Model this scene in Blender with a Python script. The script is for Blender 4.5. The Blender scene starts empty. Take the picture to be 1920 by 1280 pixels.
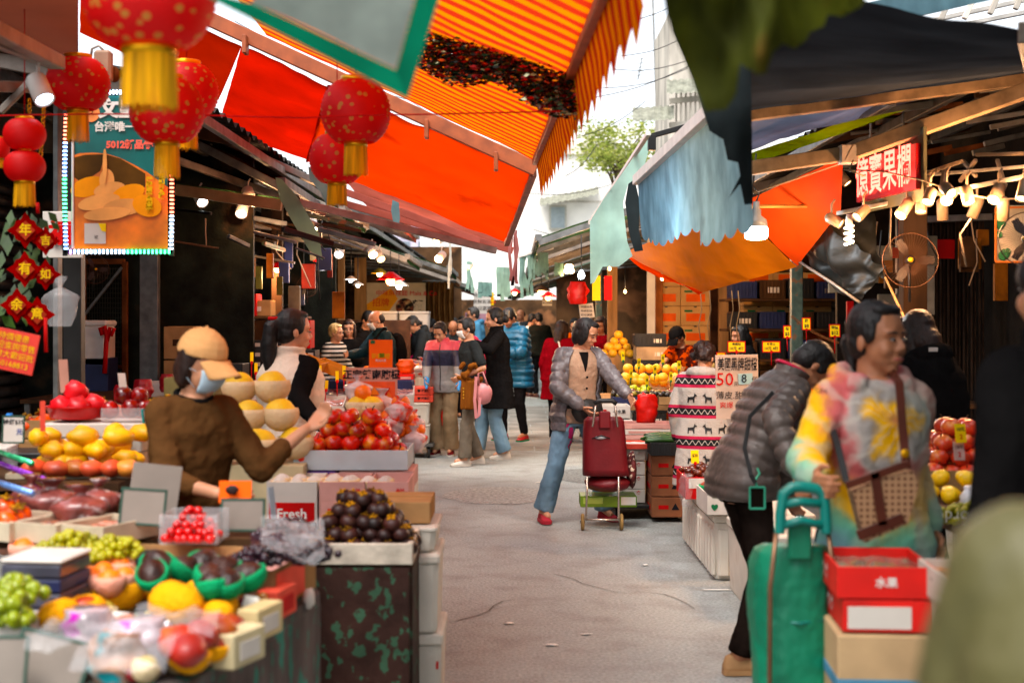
import bpy, bmesh, math, random
from mathutils import Vector, Matrix, noise
from mathutils.bvhtree import BVHTree
R = math.radians; PI = math.pi
random.seed(7)
SC = bpy.context.scene; COL = SC.collection
# ---------------- camera ----------------
F = 2667.0; EYE = 1.55
cam_d = bpy.data.cameras.new('camera'); CAM = bpy.data.objects.new('camera', cam_d); COL.objects.link(CAM)
CAM.location = (0, 0, EYE); CAM.rotation_euler = (R(90), 0, 0)
cam_d.sensor_width = 36; cam_d.lens = 50.0; cam_d.shift_y = -40/1920
cam_d.clip_start = .05; cam_d.clip_end = 2000
cam_d.dof.use_dof = True; cam_d.dof.focus_distance = 10.9; cam_d.dof.aperture_fstop = 2.7
SC.camera = CAM
# ---------------- world and sun: bright overcast ----------------
W = bpy.data.worlds.new('World'); SC.world = W; W.use_nodes = True
wn = W.node_tree.nodes; wl = W.node_tree.links
sky = wn.new('ShaderNodeTexSky'); sky.sky_type = 'NISHITA'; sky.sun_disc = False
SUN_EL, SUN_AZ = 62, 205
sky.sun_elevation = R(SUN_EL); sky.sun_rotation = R(SUN_AZ); sky.dust_density = 3.0; sky.ozone_density = .6
hs = wn.new('ShaderNodeHueSaturation'); hs.inputs['Saturation'].default_value = .3
wl.new(sky.outputs[0], hs.inputs['Color']); wl.new(hs.outputs[0], wn['Background'].inputs[0])
wn['Background'].inputs[1].default_value = .15
sl = bpy.data.lights.new('sun', 'SUN'); so = bpy.data.objects.new('sun', sl); COL.objects.link(so)
sl.energy = 1.0; sl.angle = R(25); sl.color = (1, .95, .88)
sd = Vector((math.sin(R(SUN_AZ))*math.cos(R(SUN_EL)), math.cos(R(SUN_AZ))*math.cos(R(SUN_EL)), math.sin(R(SUN_EL))))
so.rotation_euler = sd.to_track_quat('Z', 'Y').to_euler()
SC.view_settings.view_transform = 'Standard'; SC.view_settings.look = 'None'
SC.view_settings.exposure = 1.38; SC.view_settings.gamma = 1
SC.cycles.max_bounces = 6; SC.cycles.diffuse_bounces = 3; SC.cycles.glossy_bounces = 3
SC.cycles.transmission_bounces = 6; SC.cycles.transparent_max_bounces = 8
SC.cycles.sample_clamp_indirect = 3.0; SC.cycles.sample_clamp_direct = 0
SC.cycles.use_denoising = True; SC.cycles.caustics_reflective = False; SC.cycles.caustics_refractive = False

def P(px, py, Y): return Vector(((px-960)*Y/F, Y, EYE-(py-600)*Y/F))
def V(*a): return Vector(a)
UP = V(0, 0, 1)
# ---------------- materials ----------------
MATS = {}
def deep(c):
    y = c[0]*.3+c[1]*.6+c[2]*.1; return tuple(min(1, max(.001, (y+(x-y)*1.12)))**1.13 for x in c)
def hexc(h):
    c = [int(h[i:i+2], 16)/255 for i in (0, 2, 4)]
    return tuple(x/12.92 if x <= .04045 else ((x+.055)/1.055)**2.4 for x in c)
def mat(name, col=(.5, .5, .5), rough=.6, metal=0., var=.15, vs=6., bump=.0, bs=40., trans=0., emit=0., ecol=None, coat=0., rnd=0.,
        col2=None, c2=(.5, .6), c2s=5., alpha=1., stretch=None, sheen=0., sss=0., glass=0.):
    if name in MATS: return MATS[name]
    if isinstance(col, str): col = hexc(col)
    if not emit: col = deep(col); col2 = deep(col2) if col2 else None
    m = bpy.data.materials.new(name); m.use_nodes = True; MATS[name] = m
    n = m.node_tree.nodes; l = m.node_tree.links; b = n['Principled BSDF']; out = n['Material Output']
    tc = n.new('ShaderNodeTexCoord'); oi = n.new('ShaderNodeObjectInfo')
    mp = n.new('ShaderNodeMapping'); l.new(tc.outputs['Object'], mp.inputs['Vector'])
    if stretch: mp.inputs['Scale'].default_value = stretch
    cb = n.new('ShaderNodeCombineXYZ'); ml = n.new('ShaderNodeMath'); ml.operation = 'MULTIPLY'; ml.inputs[1].default_value = 37.
    l.new(oi.outputs['Random'], ml.inputs[0]); l.new(ml.outputs[0], cb.inputs[0]); l.new(ml.outputs[0], cb.inputs[1]); l.new(cb.outputs[0], mp.inputs['Location'])
    nz = n.new('ShaderNodeTexNoise'); nz.inputs['Scale'].default_value = vs; nz.inputs['Detail'].default_value = 5
    l.new(mp.outputs[0], nz.inputs['Vector'])
    base = None
    rgb = n.new('ShaderNodeRGB'); rgb.outputs[0].default_value = (*col, 1); base = rgb.outputs[0]
    if col2:
        n2 = n.new('ShaderNodeTexNoise'); n2.inputs['Scale'].default_value = c2s; n2.inputs['Detail'].default_value = 6
        l.new(mp.outputs[0], n2.inputs['Vector'])
        rp = n.new('ShaderNodeMapRange'); rp.inputs[1].default_value, rp.inputs[2].default_value = c2
        l.new(n2.outputs[0], rp.inputs[0])
        mx = n.new('ShaderNodeMix'); mx.data_type = 'RGBA'; l.new(rp.outputs[0], mx.inputs[0]); l.new(base, mx.inputs[6]); mx.inputs[7].default_value = (*col2, 1)
        base = mx.outputs[2]
    mr = n.new('ShaderNodeMapRange'); mr.inputs[1].default_value = .3; mr.inputs[2].default_value = .7
    mr.inputs[3].default_value = 1-var*1.6; mr.inputs[4].default_value = 1+var; l.new(nz.outputs[0], mr.inputs[0])
    vm = n.new('ShaderNodeVectorMath'); vm.operation = 'SCALE'; l.new(base, vm.inputs[0]); l.new(mr.outputs[0], vm.inputs['Scale']); base = vm.outputs[0]
    if rnd:
        m2 = n.new('ShaderNodeMapRange'); m2.inputs[3].default_value = 1-rnd; m2.inputs[4].default_value = 1+rnd*.6; l.new(oi.outputs['Random'], m2.inputs[0])
        v2 = n.new('ShaderNodeVectorMath'); v2.operation = 'SCALE'; l.new(base, v2.inputs[0]); l.new(m2.outputs[0], v2.inputs['Scale']); base = v2.outputs[0]
    l.new(base, b.inputs['Base Color'])
    b.inputs['Roughness'].default_value = rough; b.inputs['Metallic'].default_value = metal
    b.inputs['Coat Weight'].default_value = coat; b.inputs['Specular IOR Level'].default_value = 0 if rough >= .84 else .12 if rough >= .6 else .4; b.inputs['Alpha'].default_value = alpha
    if sheen: b.inputs['Sheen Weight'].default_value = sheen
    if sss: b.inputs['Subsurface Weight'].default_value = sss; b.inputs['Subsurface Radius'].default_value = (.02, .008, .004)
    if glass: b.inputs['Transmission Weight'].default_value = glass
    if emit:
        b.inputs['Emission Strength'].default_value = emit
        if ecol: b.inputs['Emission Color'].default_value = (*(hexc(ecol) if isinstance(ecol, str) else ecol), 1)
        else: l.new(base, b.inputs['Emission Color'])
    if bump:
        nb = n.new('ShaderNodeTexNoise'); nb.inputs['Scale'].default_value = bs; nb.inputs['Detail'].default_value = 4
        l.new(mp.outputs[0], nb.inputs['Vector'])
        bp = n.new('ShaderNodeBump'); bp.inputs['Strength'].default_value = min(1, bump); bp.inputs['Distance'].default_value = .012
        l.new(nb.outputs[0], bp.inputs['Height']); l.new(bp.outputs[0], b.inputs['Normal'])
    if trans:
        tr = n.new('ShaderNodeBsdfTranslucent'); l.new(base, tr.inputs[0])
        mx = n.new('ShaderNodeMixShader'); mx.inputs[0].default_value = trans
        l.new(b.outputs[0], mx.inputs[1]); l.new(tr.outputs[0], mx.inputs[2]); l.new(mx.outputs[0], out.inputs[0])
    m['base'] = 1
    BASE[name] = (m, base, mp, b)
    return m
BASE = {}
def restyle(name, fn):
    """fn(nodes, links, vector socket, base colour socket) returns a new base colour socket"""
    m, base, mp, b = BASE[name]; n = m.node_tree.nodes; l = m.node_tree.links
    tos = [k.to_socket for k in base.links]
    new = fn(n, l, mp, base)
    for t in tos: l.new(new, t)
# ---------------- mesh builder ----------------
def frame_z(d):
    d = d.normalized(); a = V(0, 0, 1) if abs(d.z) < .9 else V(1, 0, 0)
    x = a.cross(d).normalized(); return x, d.cross(x)
class M:
    def __init__(s): s.v = []; s.f = []; s.mi = []; s.sm = []
    def add(s, vs, fs, mi=0, sm=False):
        o = len(s.v); s.v += [Vector(v) for v in vs]; s.f += [[i+o for i in f] for f in fs]
        s.mi += [mi]*len(fs); s.sm += [sm]*len(fs); return s
    def box(s, c, size, rot=None, mi=0, b=None, ax=None):
        hx, hy, hz = size[0]/2, size[1]/2, size[2]/2
        if b is None: b = min(.004, min(hx, hy, hz)*.3)
        vs = []; idx = {}
        for sx in (-1, 1):
            for sy in (-1, 1):
                for sz in (-1, 1):
                    sg = (sx, sy, sz)
                    for k in range(3):
                        p = [sx*(hx-b), sy*(hy-b), sz*(hz-b)]; p[k] = sg[k]*(hx, hy, hz)[k]
                        idx[(sg, k)] = len(vs); vs.append(Vector(p))
        fs = []
        for k in range(3):
            a, c2 = [i for i in range(3) if i != k]
            for sk in (-1, 1):
                q = []
                for (sa, sb) in ((-1, -1), (1, -1), (1, 1), (-1, 1)):
                    t = [0, 0, 0]; t[k] = sk; t[a] = sa; t[c2] = sb; q.append(idx[(tuple(t), k)])
                fs.append(q)
            for sa in (-1, 1):
                for sb in (-1, 1):
                    t0 = [0, 0, 0]; t1 = [0, 0, 0]; t0[k] = -1; t1[k] = 1; t0[a] = t1[a] = sa; t0[c2] = t1[c2] = sb
                    fs.append([idx[(tuple(t0), a)], idx[(tuple(t1), a)], idx[(tuple(t1), c2)], idx[(tuple(t0), c2)]])
        for sg in set(k[0] for k in idx): fs.append([idx[(sg, 0)], idx[(sg, 1)], idx[(sg, 2)]])
        c = Vector(c)
        if ax: Mx = Matrix((ax[0], ax[1], ax[2])).transposed()
        elif rot: Mx = rot if isinstance(rot, Matrix) else Matrix.Rotation(rot, 3, 'Z')
        else: Mx = None
        vs = [c+(Mx @ v if Mx else v) for v in vs]
        return s.add(vs, fs, mi)
    def rings(s, rs, mi=0, sm=True, cap=True, closed=True):
        n = len(rs[0]); vs = [p for r in rs for p in r]; fs = []
        for i in range(len(rs)-1):
            for j in range(n if closed else n-1):
                k = (j+1) % n; fs.append([i*n+j, i*n+k, (i+1)*n+k, (i+1)*n+j])
        if cap: fs.append(list(range(n))[::-1]); fs.append([(len(rs)-1)*n+j for j in range(n)])
        return s.add(vs, fs, mi, sm)
    def tube(s, pts, r, n=8, mi=0, cap=True, sm=True):
        pts = [Vector(p) for p in pts]; rr = r if isinstance(r, (list, tuple)) else [r]*len(pts); rs = []; x = None
        for i, p in enumerate(pts):
            d = (pts[min(i+1, len(pts)-1)]-pts[max(i-1, 0)])
            if d.length < 1e-6: d = V(0, 0, 1)
            d.normalize()
            if x is None: x, y = frame_z(d)
            else:
                x = (x-d*x.dot(d))
                if x.length < 1e-5: x, y = frame_z(d)
                x.normalize(); y = d.cross(x)
            rs.append([p+(x*math.cos(2*PI*j/n)+y*math.sin(2*PI*j/n))*rr[i] for j in range(n)])
        return s.rings(rs, mi, sm, cap)
    def capsule(s, a, b, ra, rb, n=12, mi=0, quilt=0, pitch=.06):
        a = Vector(a); b = Vector(b); d = b-a; L = max(d.length, 1e-5); d = d/L; x, y = frame_z(d); rs = []
        st = [(-ra*math.cos(t), ra*math.sin(t)) for t in (.15, .6, 1.1)]
        k = max(2, int(L/.012) if quilt else 3)
        for i in range(k+1):
            t = i/k; r = ra+(rb-ra)*t
            if quilt: r += quilt*(abs(math.sin(PI*t*L/pitch))**.6-.5)
            st.append((t*L, r))
        st += [(L+rb*math.cos(t), rb*math.sin(t)) for t in (1.1, .6, .15)]
        for h, r in st: rs.append([a+d*h+(x*math.cos(2*PI*j/n)+y*math.sin(2*PI*j/n))*r for j in range(n)])
        return s.rings(rs, mi)
    def lathe(s, prof, c=(0, 0, 0), ax=None, n=20, mi=0, sm=True, cap=True):
        c = Vector(c); x, y, z = ax if ax else (V(1, 0, 0), V(0, 1, 0), V(0, 0, 1))
        return s.rings([[c+z*h+(x*math.cos(2*PI*j/n)+y*math.sin(2*PI*j/n))*max(r, 1e-4) for j in range(n)] for r, h in prof], mi, sm, cap)
    def ball(s, c, r, ax=None, n=12, mi=0, m=None, jit=0):
        if not isinstance(r, (tuple, list)): r = (r, r, r)
        c = Vector(c); x, y, z = ax if ax else (V(1, 0, 0), V(0, 1, 0), V(0, 0, 1)); m = m or max(5, n*2//3); rs = []
        for i in range(m+1):
            t = .02+(PI-.04)*i/m; ring = []
            for j in range(n):
                q = V(math.sin(t)*math.cos(2*PI*j/n), math.sin(t)*math.sin(2*PI*j/n), math.cos(t))
                k = 1+(noise.noise(q*1.7+c*9)*jit if jit else 0)
                ring.append(c+(x*q.x*r[0]+y*q.y*r[1]+z*q.z*r[2])*k)
            rs.append(ring)
        return s.rings(rs, mi)
    def grid(s, fn, nu, nv, mi=0, sm=True):
        vs = [fn(i/nu, j/nv) for j in range(nv+1) for i in range(nu+1)]; w = nu+1
        return s.add(vs, [[j*w+i, j*w+i+1, (j+1)*w+i+1, (j+1)*w+i] for j in range(nv) for i in range(nu)], mi, sm)
    def prism(s, poly, o, ux, uy, depth, mi=0):
        o = Vector(o); nrm = ux.cross(uy).normalized(); n = len(poly)
        vs = [o+ux*a+uy*b for a, b in poly]+[o+ux*a+uy*b+nrm*depth for a, b in poly]
        return s.add(vs, [list(range(n))[::-1], [n+i for i in range(n)]]+[[i, (i+1) % n, n+(i+1) % n, n+i] for i in range(n)], mi)
    def bar(s, a, b, w, h=None, mi=0, up=UP):
        a = Vector(a); b = Vector(b); d = (b-a); L = d.length; d.normalize()
        x = d.cross(up); x = x.normalized() if x.length > 1e-4 else V(1, 0, 0); y = x.cross(d)
        return s.box((a+b)/2, (w, L, h or w), ax=(x, d, y), mi=mi)
def worldloc(o):
    l = Vector(o.location)
    while o.parent: o = o.parent; l += Vector(o.location)
    return l
def obj(name, m, mats, parent=None, base=None, recalc=True):
    if not isinstance(mats, (list, tuple)): mats = [mats]
    if parent is not None: o0 = worldloc(parent)
    elif base is not None: o0 = Vector(base)
    else:
        xs = [v.x for v in m.v]; ys = [v.y for v in m.v]; o0 = V((min(xs)+max(xs))/2, (min(ys)+max(ys))/2, min(v.z for v in m.v))
    me = bpy.data.meshes.new(name); me.from_pydata([v-o0 for v in m.v], [], m.f)
    me.polygons.foreach_set('material_index', m.mi); me.polygons.foreach_set('use_smooth', m.sm)
    for x in mats: me.materials.append(x)
    if recalc:
        bm = bmesh.new(); bm.from_mesh(me); bmesh.ops.recalc_face_normals(bm, faces=bm.faces); bm.to_mesh(me); bm.free()
    o = bpy.data.objects.new(name, me); COL.objects.link(o)
    if parent is not None: o.parent = parent
    else: o.location = o0
    return o
def tag(o, label=None, cat=None, group=None, kind=None):
    if label: o['label'] = label
    if cat: o['category'] = cat
    if group: o['group'] = group
    if kind: o['kind'] = kind
    return o
def thing(name, label, cat, loc=(0, 0, 0), group=None):
    o = bpy.data.objects.new(name, None); COL.objects.link(o); o.location = loc; o.empty_display_size = .1
    return tag(o, label, cat, group)
def struct(name, m, mats, kind='structure'): return tag(obj(name, m, mats), kind=kind)
def dup(root, loc=None, rot=None, sc=None, label=None, group=None):
    def cp(o, par):
        c = o.copy(); COL.objects.link(c); c.parent = par
        for ch in [x for x in o.children]: cp(ch, c)
        return c
    r = cp(root, None)
    if loc is not None: r.location = loc
    if rot is not None: r.rotation_euler = rot
    if sc is not None: r.scale = (sc, sc, sc) if isinstance(sc, (int, float)) else sc
    if label: r['label'] = label
    if group: r['group'] = group
    return r
def text(body, o, ux, uy, h, mt, parent=None, name='lettering', bold=.0, depth=.0015, align='CENTER', wfit=None, space=1., line=1.):
    """writing laid on the plane (o, ux, uy); o is the centre"""
    c = bpy.data.curves.new('writing', 'FONT'); c.body = body; c.size = 1; c.align_x = align; c.align_y = 'CENTER'; c.offset = bold
    c.space_character = space; c.space_line = line; c.resolution_u = 2
    t = bpy.data.objects.new('writing', c); COL.objects.link(t)
    dg = bpy.context.evaluated_depsgraph_get(); me = bpy.data.meshes.new_from_object(t.evaluated_get(dg))
    bpy.data.objects.remove(t); bpy.data.curves.remove(c)
    if not me.vertices: return None
    xs = [v.co.x for v in me.vertices]; w = max(xs)-min(xs); kx = h if not wfit else wfit/max(w, .01)
    ux = ux.normalized(); uy = uy.normalized(); nn = ux.cross(uy).normalized(); m = M()
    m.v = [o+ux*v.co.x*kx+uy*v.co.y*h+nn*depth for v in me.vertices]; m.f = [list(p.vertices) for p in me.polygons]
    m.mi = [0]*len(m.f); m.sm = [False]*len(m.f); bpy.data.meshes.remove(me)
    return obj(name, m, mt, parent, recalc=False)
def evalmesh(o):
    dg = bpy.context.evaluated_depsgraph_get(); me = bpy.data.meshes.new_from_object(o.evaluated_get(dg))
    o.modifiers.clear(); old = o.data; o.data = me; bpy.data.meshes.remove(old); return o
TEX = {}
def clouds(sc):
    if sc not in TEX:
        t = bpy.data.textures.new('folds', 'CLOUDS'); t.noise_scale = sc; t.noise_depth = 3; TEX[sc] = t
    return TEX[sc]
def fuse(name, m, mt, parent, vox, smooth=3, disp=0., dsc=.08, disp2=0., d2sc=.02):
    o = obj(name, m, mt, parent)
    r = o.modifiers.new('r', 'REMESH'); r.mode = 'VOXEL'; r.voxel_size = vox; r.use_smooth_shade = True
    if smooth: s = o.modifiers.new('s', 'SMOOTH'); s.factor = .5; s.iterations = smooth
    for d, sc in ((disp, dsc), (disp2, d2sc)):
        if d: k = o.modifiers.new('d', 'DISPLACE'); k.texture = clouds(sc); k.strength = d; k.mid_level = .5; k.texture_coords = 'LOCAL'
    return evalmesh(o)
# ---------------- people ----------------
SKIN = mat('skin', (.56, .30, .19), rough=.48, var=.08, vs=9, bump=.04, bs=160, sss=.12)
SKIND = mat('skin_tan', (.42, .20, .115), rough=.5, var=.1, vs=9, bump=.04, bs=160, sss=.1)
HAIR = mat('hair_black', (.010, .007, .006), rough=.55, var=.4, vs=30, bump=.5, bs=60, stretch=(1, 1, .12))
HAIRB = mat('hair_brown', (.035, .014, .008), rough=.55, var=.4, vs=30, bump=.5, bs=60, stretch=(1, 1, .12))
HAIRG = mat('hair_greying', (.05, .045, .04), rough=.5, var=.5, vs=60, bump=.5, bs=60, stretch=(1, 1, .15))
HAIRL = mat('hair_blond', (.62, .42, .2), rough=.5, var=.3, vs=40, bump=.5, bs=60, stretch=(1, 1, .2))
EYE_W = mat('eye_white', (.30, .27, .25), rough=.4, var=.02); EYE_B = mat('eye_dark', (.01, .007, .006), rough=.2, var=0)
LIPS = mat('lips', (.42, .13, .10), rough=.42, var=.08)
MASKM = mat('face_mask', (.55, .68, .76), rough=.75, var=.05, bump=.1, bs=30); MASKW = mat('face_mask_white', (.8, .78, .74), rough=.8, var=.04)
SOLE = mat('rubber_sole', (.62, .58, .52), rough=.7, var=.1)
def cloth(name, col, bump=.25, bs=26, **k): return mat(name, col, rough=k.pop('rough', .85), var=k.pop('var', .18), bump=bump, bs=bs, sheen=k.pop('sheen', .0), **k)
def IK(S, T, l1, l2, pole):
    d = T-S; L = d.length
    if L > (l1+l2)*.995: T = S+d*((l1+l2)*.995/L); d = T-S; L = d.length
    d = d/L; a = (l1*l1-l2*l2+L*L)/(2*L); h = math.sqrt(max(0, l1*l1-a*a))
    p = pole-d*pole.dot(d); p = p.normalized() if p.length > 1e-4 else V(0, 0, 1)
    return S+d*a+p*h, T
def person(label, x, y, H=1.62, yaw=0, lean=0, twist=0, head=(0, 0), vox=.008, skin=None, hair='short', hairm=None, top=None, layers=(), bottom=None,
           shoes=None, hl=None, hr=None, pl=None, pr=None, fl=(.1, 0), fr=(-.1, 0), z0=0, mask=None, build=1., hat=None, hipz=None, curl=.9,
           legs=True, glasses=False, sit=0):
    """yaw 0 faces the camera, 90 faces +X; hl/hr wrists: (a, b, c) in the person's frame or a world Vector"""
    skin = skin or SKIN; k = H/1.65; y_ = R(yaw)
    f = V(math.sin(y_), -math.cos(y_), 0); s = V(math.cos(y_), math.sin(y_), 0); root = V(x, y, z0)
    L = lambda a, b, c: root+(s*a+f*b+UP*c)*k
    ln = R(lean); t = UP*math.cos(ln)+f*math.sin(ln); tf = f*math.cos(ln)-UP*math.sin(ln); tw = Matrix.Rotation(R(twist), 3, t)
    ts = tw @ s; tf2 = tw @ tf; piv = L(0, 0, .92)
    def T(a, b, c):
        if c <= .92: return L(a, b, c)
        q = min(1, (c-.92)/.25); ss = s.lerp(ts, q).normalized(); ff = tf.lerp(tf2, q).normalized()
        return piv+(ss*a+ff*b+t*(c-.92))*k
    hy, hp = R(head[0]), R(head[1]); hm = Matrix.Rotation(R(twist)+hy, 3, UP); hs = hm @ s; hf0 = hm @ f
    hf = hf0*math.cos(hp)-UP*math.sin(hp); hu = UP*math.cos(hp)+hf0*math.sin(hp); ax = (hs, hf, hu)
    neck = T(0, -.012, 1.41); hc = neck+(hu*.125+hf*.02)*k
    C = lambda a, b, c: hc+(hs*a+hf*b+hu*c)*k
    root_o = thing('person', label, 'person', root)
    bw = build
    # ---- joints
    S = {1: T(.152*bw, -.005, 1.345), -1: T(-.152*bw, -.005, 1.345)}; Wr = {}; El = {}
    for sd_, h, p in ((1, hl, pl), (-1, hr, pr)):
        if h is None: tgt = S[sd_]+(s*sd_*.07+f*.05-UP*.5)*k
        elif isinstance(h, Vector): tgt = h
        else: tgt = L(*h)
        pole = p if isinstance(p, Vector) else (s*sd_*.6-f*.5-UP*.5 if p is None else s*p[0]+f*p[1]+UP*p[2])
        El[sd_], Wr[sd_] = IK(S[sd_], tgt, .275*k, .245*k, pole)
    m = M(); E = lambda c, r, a=ax, n=14, mm=m: mm.ball(c, tuple(q*k for q in r), a, n)
    # head
    E(C(0, -.008, .032), (.074, .092, .086)); E(C(0, .022, -.035), (.060, .062, .070)); E(C(0, .052, -.088), (.026, .024, .022))
    for q in (-1, 1):
        E(C(q*.034, .052, -.03), (.026, .028, .028)); E(C(q*.075, -.012, -.012), (.009, .017, .028)); E(C(q*.03, .068, .026), (.024, .016, .010))
        E(C(q*.011, .088, -.028), (.010, .012, .009), n=8)
    m.capsule(C(0, .078, .012), C(0, .098, -.022),   .0075*k, .0105*k); E(C(0, .077, -.062), (.024, .014, .014))
    m.capsule(neck-t*.07*k, C(0, -.02, -.05), .058*k, .05*k)
    # trunk
    TR = [(.78, .15, .10), (.86, .165, .115), (.95, .15, .105), (1.06, .13, .095), (1.18, .15, .11), (1.28, .16, .11), (1.36, .13, .085), (1.41, .07, .06)]
    def ring(c, w, d, n=20, p=2.4, b0=0):
        o = T(0, b0, c); q = min(1, max(0, (c-.92)/.25)); ss = s.lerp(ts, q).normalized() if c > .92 else s; ff = (tf.lerp(tf2, q).normalized() if c > .92 else f)
        r = []
        for j in range(n):
            a = 2*PI*j/n; ca, sa = math.cos(a), math.sin(a)
            r.append(o+(ss*(abs(ca)**(2/p)*math.copysign(w, ca))+ff*(abs(sa)**(2/p)*math.copysign(d, sa)))*k)
        return r
    m.rings([ring(c, w*bw, d*bw) for c, w, d in TR])
    for sd_ in (1, -1):
        m.capsule(T(sd_*.05, 0, 1.36), S[sd_], .05*k, .048*k); m.capsule(S[sd_], El[sd_], .045*k, .036*k); m.capsule(El[sd_], Wr[sd_], .036*k, .025*k)
        d = (Wr[sd_]-El[sd_]).normalized(); pn = (-s*sd_*.9+f*.3); pn = (pn-d*pn.dot(d))
        pn = pn.normalized() if pn.length > .2 else -UP; hw = d.cross(pn)
        if hw.dot(f+UP*.8) < 0: hw = -hw       # thumb side
        w = Wr[sd_]; fr_ = .0085*max(1, vox/.008)
        for q in (-.026, -.009, .009, .026): m.capsule(w+d*.012*k, w+(d*.085+hw*q)*k, .015*k, .0115*k, 8)
        for q, ll in ((.029, .068), (.0098, .077), (-.0098, .072), (-.029, .056)):
            a = w+(d*.088+hw*q)*k; d1 = (d*math.cos(curl*.45)+pn*math.sin(curl*.45)); b_ = a+d1*ll*.5*k
            d2 = (d*math.cos(curl*1.15)+pn*math.sin(curl*1.15)); m.capsule(a, b_, fr_*k, fr_*k, 7); m.capsule(b_, b_+d2*ll*.45*k, fr_*k, fr_*.8*k, 7)
        a = w+(d*.03+hw*.026)*k; b_ = a+(d*.7+hw*.6+pn*.35).normalized()*.038*k; m.capsule(a, b_, .012*k, .0105*k, 8); m.capsule(b_, b_+(d*.85+hw*.15+pn*.5).normalized()*.028*k, .0105*k, .008*k, 8)
    An = {}; Kn = {}; Hp = {}
    for sd_, ft in ((1, fl), (-1, fr)):
        Hp[sd_] = L(sd_*.088, 0, .86); tgt = ft if isinstance(ft, Vector) else L(ft[0], ft[1], .085+(ft[2] if len(ft) > 2 else 0))
        Kn[sd_], An[sd_] = IK(Hp[sd_], tgt, .40*k, .395*k, f*1.+s*sd_*.15)
        if legs:
            m.capsule(Hp[sd_], Kn[sd_], .08*k, .052*k); m.capsule(Kn[sd_], An[sd_], .052*k, .036*k); m.capsule(An[sd_], An[sd_]+(f*.1-UP*.03)*k, .036*k, .026*k)
    fuse('body', m, skin, root_o, vox, 3 if vox < .012 else 2)
    # face details
    if vox < .02 and not (mask is False):
        for q in (-1, 1):
            e = M(); e.ball(C(q*.030, .0805, .004), (.0115*k, .007*k, .0042*k), ax, 10); eo = obj('eye', e, EYE_W, root_o)
            e = M(); e.ball(C(q*.030+.001, .0855, .0035), (.0058*k, .0035*k, .0052*k), ax, 8); obj('iris', e, EYE_B, eo)
            e = M(); pts = [C(q*(.030+u*.017), .0825-abs(u)*.006, .0085-.003*abs(u)) for u in (-1, -.4, .2, 1)]; e.tube(pts, [.0012*k, .0022*k, .0024*k, .0014*k], 6); obj('eyelash', e, EYE_B, eo)
            e = M(); pts = [C(q*(.030+u*.021), .0855-.010*max(0, u)-.003*abs(u), .0245+.003*(1-u*u)) for u in (-1, -.4, .3, 1)]; e.tube(pts, [.002*k, .0036*k, .0034*k, .0014*k], 6); obj('eyebrow', e, hairm if hairm not in (None, HAIRL) else HAIR, root_o)
        if mask is None:
            e = M(); e.tube([C(u*.024, .0875-.008*u*u, -.0605+.002*abs(u)) for u in (-1, -.5, 0, .5, 1)], [.002*k, .0052*k, .0058*k, .0052*k, .002*k], 8); obj('lips', e, LIPS, root_o)
    if glasses:
        e = M()
        for q in (-1, 1):
            e.tube([C(q*.031+.021*math.cos(a), .093, .003+.017*math.sin(a)) for a in [i*PI/6 for i in range(13)]], .0018*k, 5); e.tube([C(q*.052, .092, .006), C(q*.076, .0, .004)], .0015*k, 5)
        obj('glasses', e, EYE_B, root_o)
    if mask:
        e = M(); rs = []
        for i in range(7):
            v = i/6; z = .0-.098*v; fw = .092+.022*math.sin(PI*min(1, .25+v*.8))-.028*v*v
            rs.append([C(.066*math.sin(a)*(1-.25*v*v), (fw-.0)*math.cos(a)**.55*(1) if math.cos(a) > .02 else 0, z) for a in [(-1.25+2.5*j/12) for j in range(13)]])
        e.rings(rs, cap=False, closed=False); mo = obj('face_mask', e, mask, root_o); sm = mo.modifiers.new('s', 'SOLIDIFY'); sm.thickness = .002; evalmesh(mo)
        for q in (-1, 1): e = M(); e.tube([C(q*.062, .035, -.012), C(q*.077, -.005, -.004), C(q*.077, -.02, .005), C(q*.077, -.005, -.04), C(q*.062, .035, -.075)], .0015*k, 5); obj('ear_loop', e, mask, mo)
    # hair
    hm_ = hairm or HAIR; h = M(); HE = lambda c, r, n=16: h.ball(c, tuple(q*k for q in r), ax, n)
    if hair != 'bald' : HE(C(0, -.024, .044), (.083, .094, .088))
    if hair == 'bald':
        HE(C(0, -.05, .0), (.079, .062, .05)); HE(C(0, -.045, .03), (.077, .058, .05))
    if hair in ('short', 'mens'):
        HE(C(0, -.05, .0), (.076, .06, .07)); HE(C(0, .03, .1), (.055, .04, .025))
        for q in (-1, 1): HE(C(q*.066, .012, .03), (.016, .03, .04))
    if hair == 'bob':
        HE(C(0, -.045, -.02), (.084, .07, .10))
        if not hat: HE(C(.015, .034, .088), (.060, .036, .028))
        for q in (-1, 1): HE(C(q*.074, .012 if not hat else -.03, -.005), (.020, .048 if not hat else .036, .088))
    if hair == 'long':
        HE(C(0, -.05, -.03), (.086, .07, .12)); h.capsule(C(0, -.065, -.05), C(0, -.085, -.27), .075*k, .05*k); HE(C(0, .05, .085), (.06, .03, .03))
        for q in (-1, 1): HE(C(q*.078, -.002, -.04), (.020, .04, .12))
    if hair in ('bun', 'pony', 'tied'):
        HE(C(0, -.045, -.005), (.075, .06, .075)); HE(C(0, .025, .098), (.06, .045, .022))
        for q in (-1, 1): HE(C(q*.067, .008, .03), (.014, .03, .045))
    if hair == 'bun': HE(C(0, -.125, -.01), (.048, .04, .052))
    if hair == 'tied': HE(C(0, -.11, -.01), (.03, .03, .035)); h.capsule(C(0, -.12, -.02), C(0, -.1, -.1), .03*k, .018*k)
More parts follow.
